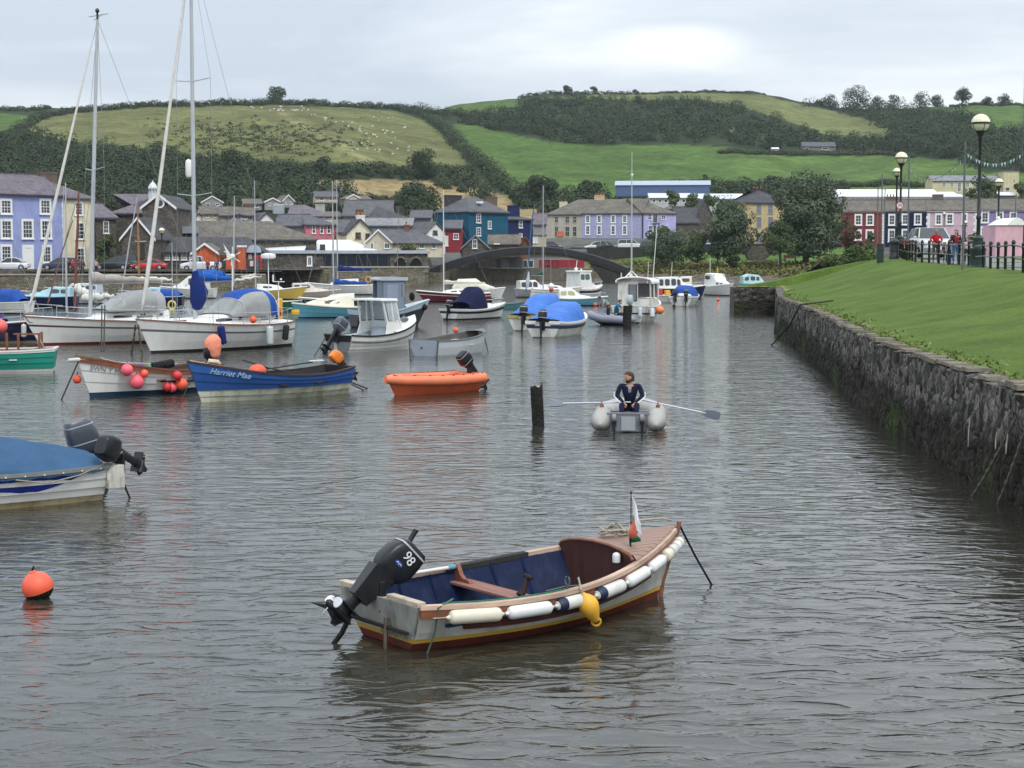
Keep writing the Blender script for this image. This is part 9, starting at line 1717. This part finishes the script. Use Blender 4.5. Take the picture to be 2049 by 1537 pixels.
MB().box((.7, .52, 1.28), (.9, .05, .05)).build('rail', WOOD, tD); MD2 = local(tD); rope('pale warp hitched round the post of the green boat', [MD2 @ Vector((.35, .5, 1.15)), MD2 @ Vector((.2, .6, .85)), MD2 @ Vector((.1, .5, .8)), MD2 @ Vector((.5, .2, .8))], .02, ROPE)
def mast(label, px0, py0, px1, py1, d, r, m, kind='mast', stays=True):
 a, b = pt(px0, py0, d), pt(px1, py1, d); t = thing('mast', label, 'mast', a); MB().tube([(0, 0, -.5), (b - a) * .5, b - a], [r, r, r * .6], 8).build('pole', m, t, smooth=60)
 if stays: w_ = MB(); w_.tube([b - a, Vector((-(b - a).z * .30, 1.5, 0))], .018, 4); w_.tube([b - a, Vector(((b - a).z * .2, -1., 0))], .012, 4); w_.build('rigging', WIRE, t)
MBW = mat('mast_brown', (.19, .055, .035), .5, .2, 3); MBL = mat('mast_honey', (.32, .16, .06), .5, .2, 3)
mast('red-brown wooden mast left of the tall yacht mast', 149, 606, 158, 382, 90, .075, MBW); mast('slanting red-brown spar crossing the blue house', 95, 590, 146, 440, 92, .04, MBW, stays=False)
mast('slender white mast in front of the cream house', 133, 610, 131, 366, 110, .07, ALU, stays=False); mast('honey-coloured wooden mast before the stone shed', 279, 590, 275, 408, 115, .07, MBL, stays=False)
mast('thin grey mast between the two tall yacht masts', 243, 575, 275, 394, 118, .05, ALU, stays=False); mast('thin grey mast standing over the blue house windows', 125, 612, 127, 372, 130, .03, ALU, stays=False)
mast('pale mast behind the wind generator', 467, 560, 469, 392, 135, .06, ALU); mast('thin dark mast in front of the cream bungalow', 794, 565, 798, 412, 165, .035, WIRE, stays=False); mast('grey aerial pole near the left sprayhood', 345, 600, 344, 486, 100, .03, ALU, stays=False)
mast('thin pole behind the fishing boat wheelhouse', 1294, 590, 1298, 524, 110, .035, mat('pale_post', (.55, .54, .45), .8), stays=False); mast('short white post left of the fishing boat', 1244, 580, 1243, 546, 150, .09, mat('pale_post', (.55, .54, .45), .8), stays=False); mast('lone thin mast above the motorboat wheelhouse', 1102, 580, 1102, 515, 140, .03, WIRE, stays=False)
mast('slim bow staff rising left of the near yacht mast', 355, 610, 353, 505, 88, .02, WIRE, stays=False)
def bundle(label, px0, py0, px1, py1, d, r, m):
 a, b = pt(px0, py0, d), pt(px1, py1, d); o = MB(); o.tube([a + (b - a) * (k / 10) + Vector((0, 0, .05 * math.sin(k * 1.9))) for k in range(11)], [r * (.5 + .7 * math.sin(math.pi * min(1, .2 + k / 11))) * (1 + .15 * math.sin(k * 2.7)) for k in range(11)], 9); return o.build('furled_sail', m, label=label, cat='sail', smooth=60)
bundle('white furled sail drooping from the brown mast', 150, 575, 196, 604, 89, .22, SAILW); bundle('long white furled sail right of the honey-coloured mast', 278, 561, 345, 560, 114, .20, SAILW); bundle('white boom with furled sail beside the wind generator', 470, 562, 524, 553, 119, .10, SAILW)
bundle('blue sail roll on the boom behind the near yacht mast', 408, 552, 452, 550, 96, .30, mat('sail_bundle', (.02, .10, .40), .8, .15, 2, bump=2, bs=5)); bundle('white furled mainsail seen over the first yacht cabin', 165, 598, 228, 592, 88, .2, SAILW)
for i, (x0, y0, x1, y1, lb) in enumerate([(2040, 830, 1940, 990, 'heavy weedy chain slanting down from the harbour wall, left of two'), (2052, 850, 1992, 1008, 'heavy weedy chain slanting down from the harbour wall, right of two')]):
 b = wat(x1, y1); a = Vector((xw(b.y - 1.2 + i * .3) - .1, b.y - 1.2 + i * .3, 1.35)); chain(lb, a, b - Vector((0, 0, .1)), .032, .05, mat('wall_chain', (.13, .12, .095), .9, .4, 9))
a = Vector((xw(67), 67, 1.9)); b = wat(1543, 692); rope('thick black hawser from the wall top down into the water', [a + Vector((1.3, .3, .08)), a + Vector((.6, 0, 0)), a + Vector((-.1, -.1, -.06)), a.lerp(b, .4) - Vector((0, 0, .2)), b, b - Vector((0, 0, .3))], .03, RUB)
# =============================================================== HAZE
hz = MB().bx(-620, 760, -8, 1700, -3, 175); m = bpy.data.materials.new('air'); m.use_nodes = True; nt = m.node_tree; nt.nodes.clear()
o = nt.nodes.new('ShaderNodeOutputMaterial'); v = nt.nodes.new('ShaderNodeVolumePrincipled'); v.inputs['Color'].default_value = (.80, .88, 1, 1); v.inputs['Density'].default_value = .00008; v.inputs['Anisotropy'].default_value = .2
nt.links.new(v.outputs[0], o.inputs['Volume']); hz.build('haze', m, kind='stuff', label='thin pale air over the harbour')
